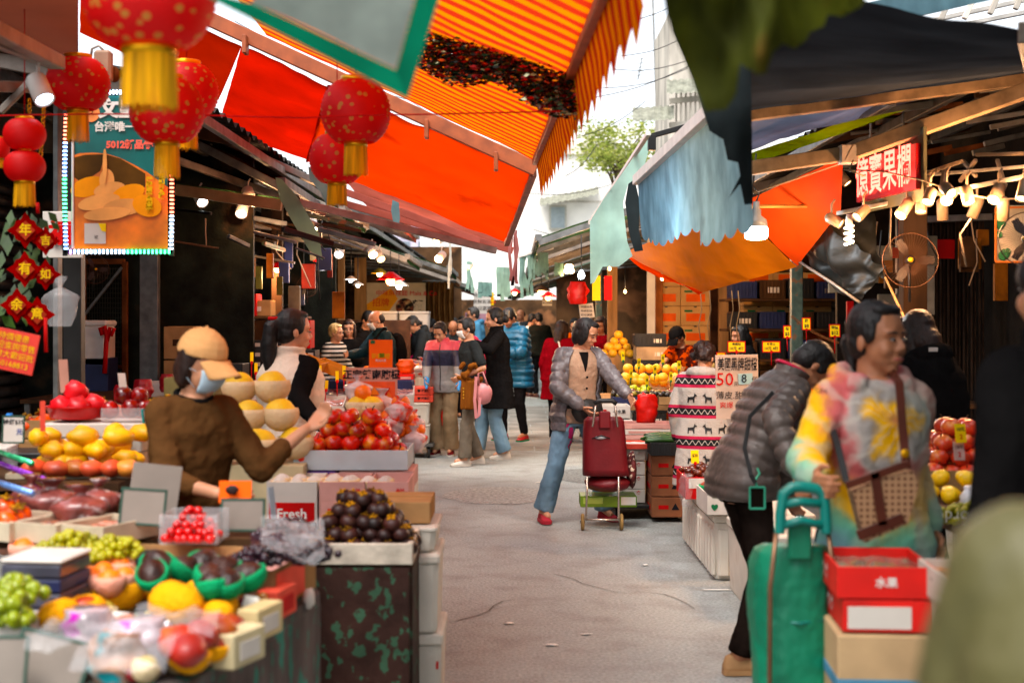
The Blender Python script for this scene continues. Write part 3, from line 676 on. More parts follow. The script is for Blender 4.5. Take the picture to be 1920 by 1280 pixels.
# --- orange tarp below the blue awning
ORT = mat('lit_orange_tarpaulin', (1, .27, .03), rough=.7, trans=.6, var=.14, vs=2, bump=.6, bs=14)
t_ = thing('tarpaulin', 'glowing orange tarpaulin slung over the fruit stall beside the LED bulb', 'tarpaulin', P(1380, 430, 11))
sheet('cloth', (P(1168, 474, 13.5), P(1385, 385, 9.6), P(1495, 500, 9.8), P(1318, 548, 11.5)), ORT, t_, .04, .012, 60, 40, 3)
sheet('cloth', (P(1385, 385, 9.6), P(1580, 292, 8.8), P(1577, 392, 8.9), P(1495, 500, 9.8)), mat('shaded_orange_tarpaulin', (.85, .11, .02), rough=.7, trans=.5, var=.25, vs=2, bump=.6, bs=14), t_, .02, .02, 30, 24, 4)  # same tarpaulin away from the bulb; its shade is put into the colour
sheet('folded_edge', (P(1150, 455, 14), P(1200, 505, 13.6), P(1320, 548, 11.52), P(1310, 552, 11.5)), RED, t_, .02, .02, 30, 6, 6)
g = M(); g.tube([P(1300, 388, 9.2), P(1565, 386, 9.2)], .011, 8); tag(obj('pole', g, mat('bamboo', (.35, .18, .05), rough=.6, var=.2)), 'thin yellow brown pole propping the orange tarpaulin behind the LED bulb', 'pole')
BLKP = mat('black_plastic_sheet', (.018, .018, .014), rough=.5, var=.4, vs=4, bump=.8, bs=7)
t_ = thing('tarpaulin', 'black plastic sheet bundled and sagging beside the caged fan', 'tarpaulin', P(1580, 480, 9.6))
sheet('cloth', (P(1490, 470, 9.9), P(1525, 392, 9.4), P(1660, 500, 9.2), P(1612, 566, 9.4)), BLKP, t_, .1, .10, 50, 40, 7, seed=4)
sheet('cloth', (P(1520, 395, 9.5), P(1640, 400, 9.6), P(1660, 520, 9.2), P(1600, 500, 9.4)), BLKP, t_, .05, .10, 30, 30, 7, seed=7)
g = M(); g.tube([P(1493, 487, 9.8), P(1560, 530, 9.4), P(1613, 568, 9.3)], .010, 6); obj('rolled_hem', g, ALU, t_)
# --- rows of awnings receding on both sides
CG = [mat('moss_green_canvas', (.05, .105, .05), rough=.85, trans=.22, var=.35, vs=2), mat('brown_canvas', (.10, .055, .03), rough=.85, trans=.15, var=.3, vs=2), mat('dusty_pink_canvas', (.42, .14, .11), rough=.85, trans=.35, var=.25, vs=2), mat('pale_green_canvas', (.22, .34, .26), rough=.85, trans=.35, var=.3, vs=2)]
CN = ['moss green', 'brown', 'dusty pink', 'pale green']
ORD = ['first', 'second', 'third', 'fourth', 'fifth', 'sixth', 'seventh', 'eighth', 'ninth', 'tenth']
LA = [(12.0, 14.2, -1.95, 2.72, 1), (14.2, 16.6, -1.70, 2.66, 0), (16.0, 18.6, -1.25, 2.66, 2), (19.0, 21.6, -1.40, 2.40, 0), (22.0, 25.0, -.98, 2.36, 0), (25.5, 28.5, -1.05, 2.30, 1), (29, 33, -.9, 2.28, 3), (34, 39, -.8, 2.25, 2), (40, 48, -.7, 2.3, 0)]
for i, (y0, y1, xf, zf, c) in enumerate(LA):
    awning('%s awning, %s of those receding on the side of the lanterns' % (CN[c], ORD[i]), (-3.6, y0, zf+.85), (xf, y0, zf), (xf, y1, zf-.02), (-3.6, y1, zf+.85), CG[c], ALU if i % 2 else STEEL, val=.05, arms=3, nu=16, nv=10, tooth=.02, group='awnings along the lantern side')
RA = [(15.0, 18.2, .28, 2.42, 0), (18.6, 21.5, .32, 2.38, 1), (22, 25, .26, 2.34, 0), (25.5, 29, .2, 2.28, 3), (30, 35, .1, 2.24, 1), (36, 44, 0., 2.25, 0)]
for i, (y0, y1, xf, zf, c) in enumerate(RA):
    awning('%s awning, %s of those receding on the side of the orange tarpaulin' % (CN[c], ORD[i]), (3.2, y0, zf+1.0), (xf, y0, zf), (xf, y1, zf-.02), (3.2, y1, zf+1.0), CG[c], ALU if i % 2 else STEEL, val=.05, arms=3, nu=16, nv=10, tooth=.02, group='awnings along the orange tarpaulin side')
# pink bar and upper pink awning seen under the red canvas
t_ = thing('awning', 'dusty pink awning with a long pink bar under the orange red canvas', 'awning', P(900, 420, 15))
sheet('canopy', (P(640, 330, 15), P(965, 410, 15), P(960, 470, 17), P(700, 400, 17)), CG[2], t_, .02, .02, 16, 12)
for a, b in ((P(640, 380, 14.6), P(962, 470, 14.6)), (P(620, 350, 14.4), P(900, 452, 14.4))):
    g = M(); g.bar(a, b, .05, .07); obj('bar', g, CG[2], t_)
# green cloth drapes
for lab, pts, Y, mt in (('green canvas corner drooping over the masked stallholders', [(516, 332), (528, 336), (560, 372), (598, 440), (605, 488), (580, 470), (545, 410), (524, 372)], 11.8, CG[3]),
    ('ragged pale cloth strip behind the paired lanterns', [(578, 312), (612, 330), (622, 372), (612, 385), (602, 362), (592, 350), (580, 335)], 12.5, TEALF),
    ('small blue white cloth scrap hanging under the pink awning', [(736, 375), (748, 380), (750, 410), (746, 430), (738, 420), (733, 395)], 13, TEALF)):
    t_ = thing('drape', lab, 'cloth', P(pts[0][0], pts[0][1], Y)); poly_sheet('cloth', pts, mt, t_, Y, .1, .04, 16)
CL = [mat('mint_cloth', (.33, .50, .45), rough=.9, trans=.4, var=.2), mat('pale_pink_cloth', (.50, .22, .20), rough=.9, trans=.4, var=.2), mat('white_cloth', (.62, .64, .6), rough=.9, trans=.4, var=.1)]
def rag(lab, x0, y0, x1, y1, w, Y, mt, fr=6):
    t_ = thing('cloth', lab, 'cloth', P(x0, y0, Y), 'rags and cloths tied to the awning edges')
    for k in range(fr):
        u = k/fr; a = (x0+u*(x1-x0)); g = M()
        pts = [P(a+noise.noise(V(k, j*.25, x0))*w*.12, y0+(w)*j/6*(.75+.35*random.random())+u*2, Y+.02*k) for j in range(7)]
        rs = [[p+V(q, 0, 0)*(abs(x1-x0)/fr*Y/F*.62)+V(0, .006, 0)*qq for q, qq in ((-1, -1), (1, -1), (1, 1), (-1, 1))] for p in pts]
        g.rings(rs, sm=False); obj('strip', g, mt, t_)
rag('dusty pink rag knotted at the corner of the orange red awning', 958, 430, 972, 430, 115, 13.2, CL[1], 3)
rag('wide mint cloth on its bar, first of the pair beside the pink rag', 976, 478, 1000, 474, 80, 18.2, CL[0], 5)
rag('wide mint fringed cloth, second of the pair beside the pink rag', 992, 472, 1030, 466, 52, 17.6, CL[0], 9)
rag('long mint rag behind the pink rag', 935, 500, 960, 500, 66, 21, CL[0], 4)
rag('thin mint rag at the corner of a moss green awning', 878, 490, 888, 490, 62, 20, CL[0], 2)
rag('short twisted white rag above the crowd', 842, 450, 848, 450, 85, 17.5, CL[2], 2)
rag('small mint scraps above the bald man', 900, 528, 925, 526, 30, 26, CL[0], 4)
rag('small mint square of cloth under the awning edge', 1042, 492, 1058, 488, 24, 19, CL[0], 3)
# drapery lines of white bars for mint cloths
for x0, x1, y0, Y in ((975, 1002, 476, 18.2), (992, 1032, 470, 17.6)):
    g = M(); g.bar(P(x0-4, y0+6, Y), P(x1+6, y0-5, Y), .03); tag(obj('rod', g, WHITE), 'white rod carrying the mint cloth at %s' % ('the pink rag' if x0 == 975 else 'the awning corner'), 'rod')
# ---------------- buildings, tree, mast, wires beyond ----------------
t_ = thing('building', 'cream building with tin canopy and small window beyond the lane', 'building', (3, 62, 0))
g = M(); g.box((4.0, 66, 5), (16, 8, 10)); obj('wall', g, WHITEW, t_)
GLS = mat('window_glass', (.35, .4, .42), rough=.15, var=.1); LIL = mat('lilac_render', (.60, .55, .62), rough=.85, var=.05)
def bx(nm, c, sz, mt, par): g = M(); g.box(c, sz); return obj(nm, g, mt, par)
a = P(1046, 408, 61.9); f_ = bx('window', a, (.75, .1, 1.05), mat('window_frame', (.5, .48, .42), var=.1), t_); bx('pane', a-V(0, .06, 0), (.6, .02, .9), GLS, f_)
for yy in (378, 432, 445): bx('cladding_line', P(1090, yy, 61.93), (2.6, .05, .06), CONC, t_)
g = M(); g.grid(lambda u, v: P(1012+u*110, 386-u*22-v*14, 60.5+v*1.4)+UP*.03*math.sin(u*60), 60, 3); obj('tin_canopy', g, mat('tin_canopy', (.34, .34, .28), rough=.6, var=.25, trans=.2), t_)
g = M(); g.box((1.9, 62.4, 9.0), (5.5, 1.2, .5)); obj('parapet', g, CONC, t_)
t_ = thing('building', 'low dark roofed hut on top of the cream building', 'building', P(1100, 350, 60.8)+V(0, 0, 0))
g = M(); g.box(P(1105, 345, 63.5), (3.6, 1.6, 1.1)); obj('wall', g, mat('dull_brown', (.3, .26, .22), var=.3), t_); g = M(); g.bar(P(1060, 322, 62.5), P(1165, 324, 62.5), .8, .08); obj('roof', g, CONC, t_)
t_ = thing('building', 'lilac grey tower block far beyond the awnings', 'building', (-8, 140, 0))
g = M(); g.box((-6.4, 140, 9), (13, 10, 19.2)); obj('wall', g, LIL, t_)
for i in range(7):
    for j in range(4): bx('window', P(760+i*33, 438+j*22, 134.9), (.9, .08, .75), mat('far_window', (.25, .28, .32), var=.1), t_)
t_ = thing('building', 'weathered concrete building with awnings and pipes, up beyond the tree', 'building', P(1270, 200, 38))
g = M(); g.box(P(1325, 330, 40)+V(0, 2, 1.), (2.1, 4, 7.2)); obj('wall', g, CONC, t_)
for i in range(6): g = M(); g.tube([P(1268+i*9, 150, 37.9), P(1268+i*9, 330, 37.9)], .03, 6); obj('pipe', g, CONC, t_)
for x, y in ((1186, 228), (1250, 176)): g = M(); g.grid(lambda u, v: P(x+u*78, y-u*4-v*26, 37+v*.9)+UP*.02*math.sin(u*40), 30, 3); obj('window_canopy', g, mat('tin_canopy', (.34, .34, .28)), t_)
for y in (190, 235): g = M(); g.bar(P(1255, y, 37.8), P(1320, y-6, 37.8), .1, .14); obj('ledge', g, CONC, t_)
# tree
LEAF = [mat('tree_leaves', (.30, .36, .10), rough=.6, trans=.45, var=.35, vs=2), mat('tree_leaves_light', (.50, .52, .18), rough=.6, trans=.45, var=.3, vs=2)]
t_ = thing('tree', 'pale leafy tree beside the weathered concrete building', 'tree', P(1160, 420, 50))
g = M(); base = P(1165, 420, 50); base.z = 0; top_ = P(1160, 300, 50)
g.tube([base, base.lerp(top_, .6), top_], [.22, .16, .1], 8)
rnd = random.Random(5); limbs = []
for i in range(9):
    a = base.lerp(top_, rnd.uniform(.75, 1)); e = P(rnd.uniform(1105, 1215), rnd.uniform(245, 305), 50+rnd.uniform(-1, 1)); g.tube([a, a.lerp(e, .5)+UP*.15, e], [.07, .045, .015], 6); limbs.append(e)
obj('trunk', g, mat('bark', (.13, .10, .07), rough=.9, var=.3), t_)
for mi in (0, 1):
    g = M()
    for i in range(1700):
        c = rnd.choice(limbs)+V(rnd.gauss(0, .42), rnd.gauss(0, .6), rnd.gauss(0, .22)); s_ = rnd.uniform(.045, .10); n_ = V(rnd.gauss(0, 1), rnd.gauss(0, 1), rnd.gauss(0, 1)).normalized(); x_, y_ = frame_z(n_)
        g.add([c-x_*s_, c-y_*s_*.5, c+x_*s_, c+y_*s_*.5], [[0, 1, 2, 3]])
    obj('crown', g, LEAF[mi], t_)
g = M(); b0 = P(1240, 240, 45)
g.tube([b0-UP*4, P(1222, -60, 45)], .035, 6); tag(obj('antenna_mast', g, STEEL), 'thin antenna mast rising into the white sky', 'mast')
t_ = thing('television_aerial', 'small television aerial on a thin mast in the sky', 'aerial', P(1200, 130, 48))
g = M(); g.tube([P(1196, 150, 48), P(1204, 108, 48)], .02, 5); obj('boom', g, STEEL, t_)
for k in range(5): g = M(); g.tube([P(1188+k*2, 144-k*8, 48), P(1206+k*2, 140-k*8, 48)], .012, 5); obj('rod', g, STEEL, t_)
WIRE = mat('wire', (.06, .06, .06), rough=.6)
for i, (x0, y0, x1, y1, Y) in enumerate([(1150, 45, 1300, -10, 20), (1165, 105, 1300, 60, 22), (1150, 130, 1300, 110, 26), (1130, 165, 1290, 128, 24), (1090, 255, 1210, 190, 30), (1100, 185, 1300, 120, 23), (1060, 330, 1120, 270, 30), (985, 362, 1150, 345, 40), (1000, 430, 1110, 436, 44), (760, 180, 1010, 300, 18), (440, 40, 800, 210, 16), (520, 100, 780, 190, 15), (560, 20, 860, 250, 21)]):
    g = M(); g.tube([P(x0+(x1-x0)*u/8, y0+(y1-y0)*u/8+10*math.sin(PI*u/8), Y) for u in range(9)], .006*Y/20, 5)
    tag(obj('power_line', g, WIRE), 'thin black wire crossing the white sky between the awnings', 'wire', 'wires across the sky')
# ---------------- goods: builders ----------------
def G(px, py, z): Y = F*(EYE-z)/(py-600); return V((px-960)*Y/F, Y, z)
INK = mat('black_ink', (.015, .015, .02), rough=.6, var=0); INKR = mat('red_ink', (.55, .02, .02), rough=.6, var=0); INKW = mat('white_ink', (.75, .73, .68), rough=.6, var=0)
INKY = mat('yellow_ink', (.75, .5, .03), rough=.6, var=0); INKG = mat('green_ink', (.02, .16, .07), rough=.6, var=0); INKB = mat('blue_ink', (.03, .08, .3), rough=.6, var=0)
FOAM = mat('polystyrene', (.66, .62, .55), rough=.8, var=.12, vs=3, bump=.25, bs=120, col2=(.40, .34, .27), c2=(.6, .8), c2s=3)
WCARD = mat('white_card', (.62, .58, .53), rough=.8, var=.1, vs=4); PINKC = mat('pink_printed_card', (.62, .36, .32), rough=.7, var=.15, rnd=.1)
REDC = mat('red_card', (.50, .02, .02), rough=.6, var=.15, rnd=.1); CORALC = mat('coral_card', (.75, .13, .09), rough=.65, var=.12); NAVYC = mat('navy_card', (.02, .03, .10), rough=.5, var=.2)
GREENC = mat('green_card', (.10, .24, .03), rough=.6, var=.2); BLACKP = mat('black_plastic', (.02, .02, .02), rough=.45, var=.2); PLAS = mat('clear_plastic', (.75, .75, .76), rough=.12, alpha=.17, var=.05, bump=.6, bs=9)
YCARD = mat('yellow_tag', (.85, .60, .02), rough=.6, var=.05); FLUO = mat('fluorescent_orange_card', (.95, .18, .03), rough=.6, var=.05)
GRC = mat('grey_card', (.27, .235, .205), rough=.7, var=.1); DGF = mat('dark_green_frame', (.02, .07, .045), rough=.5, var=.1)
INKM = {'k': INK, 'r': INKR, 'w': INKW, 'y': INKY, 'g': INKG, 'b': INKB}
def place(t_, loc, yaw=0, tilt=None):
    t_.location = loc; t_.rotation_euler = (tilt[0], tilt[1], R(yaw)) if tilt else (0, 0, R(yaw)); return t_
FACE = {'front': (V(0, -1, 0), V(1, 0, 0)), 'left': (V(-1, 0, 0), V(0, -1, 0)), 'right': (V(1, 0, 0), V(0, 1, 0))}
def prints(t_, w, d, h, ps):
    for p in ps:
        n_, ux = FACE[p[0]]; hw = (w if n_.y else d)/2; o = n_*((d if n_.y else w)/2+.001)+UP*h*.5
        if p[1] == 'panel':   # face, 'panel', material, (x0, x1, z0, z1) in fractions
            x0, x1, z0, z1 = p[3]; g = M(); c = o+ux*hw*(x0+x1)+UP*h*((z0+z1)/2-.5)
            g.box(c, (abs(x1-x0)*hw*2 if n_.y else .003, .003 if n_.y else abs(x1-x0)*hw*2, (z1-z0)*h), b=.0005); obj('printed_panel', g, p[2], t_)
        else:                 # face, words, ink, x fraction, z fraction, height fraction
            text(p[1], o+ux*hw*2*p[3]+UP*h*(p[4]-.5)+n_*.001, ux, UP, h*p[5], INKM[p[2]], t_, bold=.02)
def open_box(label, loc, size, mt, yaw=0, cat='box', name='fruit_box', ps=(), th=.008, liner=None, tilt=None, group=None, slots=False):
    w, d, h = size; t_ = thing(name, label, cat, (0, 0, 0), group); g = M()
    g.box((0, 0, th/2), (w-2*th-.001, d-2*th-.001, th)); g.box((0, -d/2+th/2, h/2), (w, th, h)); g.box((0, d/2-th/2, h/2), (w, th, h))
    g.box((-w/2+th/2, 0, h/2), (th, d-2*th, h)); g.box((w/2-th/2, 0, h/2), (th, d-2*th, h))
    if slots:
        for k in range(7):
            for s_ in (-1, 1): g.box((-w/2+w*(k+.5)/7, s_*(d/2+.002), h*.5), (.012, .006, h*.8))
            for s_ in (-1, 1): g.box((s_*(w/2+.002), -d/2+d*(k+.5)/7, h*.5), (.006, .012, h*.8))
    obj('carton', g, mt, t_); prints(t_, w, d, h, ps)
    if liner: g = M(); g.grid(lambda u, v: V((u-.5)*(w-.02), (v-.5)*(d-.02), h*.7+.012*noise.noise(V(u*9, v*9, loc[0]))), 14, 14); obj('liner', g, liner, t_)
    return place(t_, loc, yaw, tilt)
def closed_box(label, loc, size, mt, yaw=0, cat='box', name='carton', ps=(), tape=True, group=None, tilt=None):
    w, d, h = size; t_ = thing(name, label, cat, (0, 0, 0), group); g = M(); g.box((0, 0, h/2-.001), (w, d, h-.002), b=.004); obj('carton_body', g, mt, t_)
    g = M(); g.box((0, 0, h), (w*.998, .004, .002));
    if tape: obj('tape', g, mat('parcel_tape', (.45, .30, .12), rough=.25, var=.1), t_)
    prints(t_, w, d, h, ps); return place(t_, loc, yaw, tilt)
def foam_box(label, loc, size, yaw=0, mt=None, lid=True, ps=(), group=None, ribs=False):
    w, d, h = size; t_ = thing('foam_box', label, 'box', (0, 0, 0), group); g = M(); mt = mt or FOAM
    rs = []
    for z, k in ((0, .94), (.01, .955), (h*.85, 1.0), (h*.86, 1.0)):
        x, y = w/2*k, d/2*k; c = .02; rs.append([V(sx*(x-(c if q else 0)), sy*(y-(0 if q else c)), z) for sx, sy, q in ((-1, -1, 0), (-1, -1, 1), (1, -1, 1), (1, -1, 0), (1, 1, 0), (1, 1, 1), (-1, 1, 1), (-1, 1, 0))])
    g.rings(rs, sm=False)
    if ribs:
        n_ = int(d/.12)
        for k in range(n_):
            for s_ in (-1, 1): g.box((s_*w/2*.985, -d/2+d*(k+.5)/n_, h*.42), (.035, .07, h*.72), b=.012)
        for k in range(int(w/.12)):
            g.box((-w/2+w*(k+.5)/int(w/.12), -d/2*.985, h*.42), (.07, .035, h*.72), b=.012)
    obj('box_body', g, mt, t_); g = M(); g.box((0, 0, h*.93), (w+.012, d+.012, h*.13), b=.01)
    if lid: obj('lid', g, mt, t_)
    prints(t_, w*.97, d*.97, h, ps); return place(t_, loc, yaw)
def heap(c, nx, ny, d, layers, jit=.12, yaw=0):
    out = []; cy, sy = math.cos(R(yaw)), math.sin(R(yaw)); hgt = d*.74
    for k in range(layers):
        for i in range(nx-k):
            for j in range(max(1, ny-k)):
                x = (i-(nx-k-1)/2)*d+random.uniform(-jit, jit)*d*.5; y = (j-(max(1, ny-k)-1)/2)*d+random.uniform(-jit, jit)*d*.5
                out.append(V(c[0]+x*cy-y*sy, c[1]+x*sy+y*cy, c[2]+k*hgt))
    return out
PRO = {}; ORDS = ['first', 'second', 'third', 'fourth', 'fifth', 'sixth', 'seventh', 'eighth', 'ninth', 'tenth', 'eleventh', 'twelfth']
def many(key, make, poss, label, cat, group, sc=(.92, 1.08), rot=True, flat=False):
    """copies of one prototype; each place gets its own object"""
    if key not in PRO:
        PRO[key] = make(); PRO[key].location = (0, 0, -50); 
    first = PRO[key]; used = first.get('used', 0); n_ = len(poss); od = sorted(range(n_), key=lambda i: poss[i][0]) if 1 < n_ <= 12 else None
    for i, p in enumerate(poss):
        o = first if not used and i == 0 else dup(first)
        o.location = p; o.rotation_euler = ((random.uniform(-.5, .5) if not flat else 0), (random.uniform(-.5, .5) if not flat else 0), random.uniform(0, 6.28)) if rot else (0, 0, 0)
        s_ = random.uniform(*sc); o.scale = (s_, s_, s_); o['label'] = label+(', %s from the left' % ORDS[od.index(i)] if od else ''); o['category'] = cat; o['group'] = group
        o['used'] = 1; used = 1
    return
def fruit(name, r, mt, squash=.92, stalk=None, n=18, dimple=.12, jit=.03):
    def mk():
        g = M(); rs = []
        for i in range(13):
            t_ = .03+(PI-.06)*i/12; rr = r*math.sin(t_)*(1+.04*math.sin(t_)); z = r*squash*(math.cos(t_)-dimple*math.exp(-(t_*2.2)**2)+dimple*.5*math.exp(-((PI-t_)*2.5)**2))
            rs.append([V(rr*math.cos(2*PI*j/n), rr*math.sin(2*PI*j/n), z+r*squash) for j in range(n)])
        g.rings(rs)
        for q in g.v: q *= 1+jit*noise.noise(q*12)
        if not stalk: o = obj(name, g, mt, base=(0, 0, 0)); return tag(o, name, name)
        t_ = thing(name, name, name); obj('flesh', g, mt, t_); g = M()
        if stalk == 'calyx':
            for a in range(4): x = V(math.cos(a*PI/2), math.sin(a*PI/2), 0); g.ball(x*r*.33+UP*r*1.78, (r*.32, r*.24, r*.07), (x, UP.cross(x), UP), 8)
            g.tube([V(0, 0, r*1.8), V(.002, 0, r*2.15)], r*.1, 6)
            obj('calyx', g, mat('calyx_green_brown', (.42, .22, .03), rough=.7, var=.5, rnd=.4), t_)
        else:
            g.tube([V(0, 0, r*1.6), V(r*.05, 0, r*1.85), V(r*.2, 0, r*2.1)], r*.06, 6); obj('stalk', g, WOODD, t_)
        return t_
    return mk
APPLE = mat('apple_skin', (.62, .035, .012), rough=.28, var=.25, vs=9, col2=(.75, .34, .06), c2=(.52, .66), c2s=11, rnd=.25, coat=.3, sss=.05)
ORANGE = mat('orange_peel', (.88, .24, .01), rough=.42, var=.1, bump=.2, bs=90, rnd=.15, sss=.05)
TOMATO = mat('persimmon_skin', (.78, .13, .015), rough=.22, var=.12, vs=5, rnd=.2, coat=.4)
MANGOS = mat('mangosteen_rind', (.045, .012, .008), rough=.5, var=.5, vs=9, rnd=.4, col2=(.10, .05, .02), c2=(.6, .8), c2s=20)
YEL = mat('yellow_fruit', (.82, .48, .02), rough=.45, var=.12, vs=8, rnd=.15); POM = mat('pomelo_peel', (.82, .58, .08), rough=.5, var=.12, bump=.25, bs=70)
FNET = mat('cream_foam_net', (.72, .58, .38), rough=.85, var=.1, bump=.5, bs=50); GNET = mat('green_foam_net', (.01, .30, .13), rough=.75, var=.2, bump=.6, bs=60); YNET = mat('yellow_foam_net', (.85, .42, .01), rough=.75, var=.15, bump=.9, bs=55); PNET = mat('pink_foam_net', (.80, .42, .32), rough=.8, var=.2, bump=.6, bs=50)
MRED = mat('red_mango_skin', (.42, .04, .03), rough=.4, var=.3, vs=6, col2=(.62, .22, .04), c2=(.5, .7), c2s=7, rnd=.2)
MYEL = mat('yellow_mango_skin', (.85, .42, .02), rough=.45, var=.15, vs=6, col2=(.7, .12, .04), c2=(.62, .8), c2s=7, rnd=.2)
CHER = mat('cherry_tomato_skin', (.62, .015, .01), rough=.15, var=.15, rnd=.25, coat=.5); GRAPEG = mat('green_grape_skin', (.30, .36, .015), rough=.25, var=.2, rnd=.3, sss=.1, coat=.2)
GRAPED = mat('dark_grape_skin', (.035, .012, .022), rough=.25, var=.5, rnd=.4, coat=.2); AVOC = mat('avocado_skin', (.05, .018, .012), rough=.4, var=.5, vs=30, bump=.5, bs=60)
LEMON = mat('lemon_peel', (.85, .58, .02), rough=.4, var=.12, bump=.2, bs=80, rnd=.1); WAXA = mat('rose_apple_skin', (.28, .012, .012), rough=.2, var=.4, rnd=.2, coat=.5); DRAG = mat('dragon_fruit_skin', (.70, .04, .05), rough=.35, var=.3, rnd=.2)
CHEST = mat('chestnut_shell', (.12, .03, .012), rough=.22, var=.4, rnd=.4, coat=.4)
def netted(name, netm, fm, ell, cup=.55, flare=1.12):
    """fruit sitting in an open foam sleeve"""
    def mk():
        t_ = thing(name, name, name); rx, ry, rz = ell; g = M(); g.ball((0, 0, rz), ell, n=16, jit=.08); obj('fruit', g, fm, t_); g = M(); rs = []
        for i in range(8):
            u = i/7; th_ = PI-(PI*(1-cup)+0)*0-u*PI*cup; k = 1.06+.10*u*(flare-1)/.12; rs.append([V(rx*k*max(.15, math.sin(PI*cup*u+.12))*math.cos(a)*(1+.03*math.sin(a*9)), ry*k*max(.15, math.sin(PI*cup*u+.12))*math.sin(a), rz-rz*1.05*math.cos(PI*cup*u+.12)+rz*.05) for a in [2*PI*j/20 for j in range(20)]])
        g.rings(rs, cap=False); o = obj('foam_sleeve', g, netm, t_); s_ = o.modifiers.new('s', 'SOLIDIFY'); s_.thickness = .006; evalmesh(o); return t_
    return mk
def bunch(name, mt, r, n, ext):
    """grapes: countless berries on one bunch: one mesh"""
    def mk():
        g = M(); rnd = random.Random(3)
        for i in range(n):
            u = rnd.random(); a = rnd.uniform(0, 6.28); q = rnd.random()**.5
            g.ball(V((u-.5)*ext[0]*2, math.cos(a)*q*ext[1]*(1-.5*u), max(r, ext[2]*.5*(1+math.sin(a)*q)*(1-.4*u))), r*rnd.uniform(.85, 1.1), n=8)
        return tag(obj(name, g, mt, base=(0, 0, 0)), name, name)
    return mk
def bag(label, c, size, mt, mats2=None, cat='bag', name='plastic_bag', seed=0, tie=True, group=None):
    """crumpled tied plastic bag"""
    c = Vector(c); g = M(); w, d, h = size; rs = []
    for i in range(15):
        u = i/14; prof = (.55+.9*u*4*(1-u)*.5) if u < .62 else max(.10, .97-(u-.62)*5.0) if u < .8 else .12+(u-.8)*1.9
        if not tie: prof = .8+.25*math.sin(PI*u)
        rs.append([c+V(w/2*prof*math.cos(a)*(1+.22*noise.noise(V(math.cos(a)*2, math.sin(a)*2, u*4+seed))), d/2*prof*math.sin(a)*(1+.22*noise.noise(V(math.cos(a)*2, math.sin(a)*2, u*4+seed+9))), h*u) for a in [2*PI*j/26 for j in range(26)]])
    g.rings(rs)
    for q in g.v: q += V(noise.noise(q*30), noise.noise(q*30+V(5, 5, 5)), 0)*.012
    o = obj(name, g, mt); return tag(o, label, cat, group)
def card(label, c, w, h, mt, yaw=0, tilt=-8, roll=0, words=(), frame=None, stick=0, cat='price card', name='price_card', stickm=None, clipm=None, group=None):
    t_ = thing(name, label, cat, (0, 0, 0), group); g = M(); g.box((0, 0, 0), (w, .003, h), b=.0008); obj('card', g, mt, t_)
    if frame:
        g = M(); e = .007*max(1, w/.12)
        for a in (-1, 1): g.box((a*w/2, 0, 0), (e, .007, h+e), b=.001); g.box((0, 0, a*h/2), (w-e, .007, e), b=.001)
        obj('frame', g, frame, t_)
    for wd in words: text(wd[0], V(w*wd[2], -.0022, h*wd[3]), V(1, 0, 0), UP, h*wd[4], INKM[wd[1]], t_, bold=.02)
    if stick:
        g = M(); g.tube([V(0, .004, -h/2-stick), V(0, .004, -h*.3)], .004, 6); obj('stick', g, stickm or REDC, t_); g = M(); g.box((0, -.001, -h/2), (.018, .014, .022), b=.003); obj('clip', g, clipm or stickm or REDC, t_)
    place(t_, c); t_.rotation_euler = (R(tilt), R(roll), R(yaw)); return t_
def table(label, poly, z, mt, legm=None, th=.03, apron=None, name='stall_table', skirt=None):
    t_ = thing(name, label, 'table', (sum(p[0] for p in poly)/len(poly), sum(p[1] for p in poly)/len(poly), 0)); g = M()
    g.prism(poly, V(0, 0, z-th), V(1, 0, 0), V(0, 1, 0), th); obj('table_top', g, mt, t_)
    cx, cy = t_.location.x, t_.location.y
    for p in poly: q = V(p[0]+(cx-p[0])*.06, p[1]+(cy-p[1])*.06, 0); g = M(); g.box(q+UP*(z-th)/2, (.04, .04, z-th-.001)); obj('leg', g, legm or STEEL, t_)
    if skirt:
        for a, b, sm_, hh in skirt: a = V(*a, z-th-hh/2); b = V(*b, z-th-hh/2); g = M(); g.bar(a, b, .015, hh); obj('side_board', g, sm_, t_)
    return t_
# ---------------- left foreground ----------------
PEEL = mat('peeling_painted_board', (.055, .028, .022), rough=.7, var=.35, vs=6, col2=(.055, .11, .07), c2=(.56, .58), c2s=24, bump=.5, bs=30, stretch=(1, 1, .8))
PEEL2 = mat('peeling_teal_board', (.12, .10, .095), rough=.7, var=.3, vs=7, col2=(.06, .22, .17), c2=(.56, .59), c2s=22, bump=.4, bs=30, stretch=(1, 1, .5))
table('nearest low stall table with peeling teal edge, piled with netted fruit', [(-2.1, 2.5), (-.83, 2.5), (-.586, 4.34), (-.62, 4.46), (-2.1, 4.46)], .72, PEEL2, skirt=[((-.835, 2.5), (-.591, 4.34), PEEL2, .45)])
table('stall table behind the avocados with price boards on it', [(-2.5, 4.49), (-.72, 4.49), (-.76, 4.95), (-2.5, 4.95)], .86, WOODD)
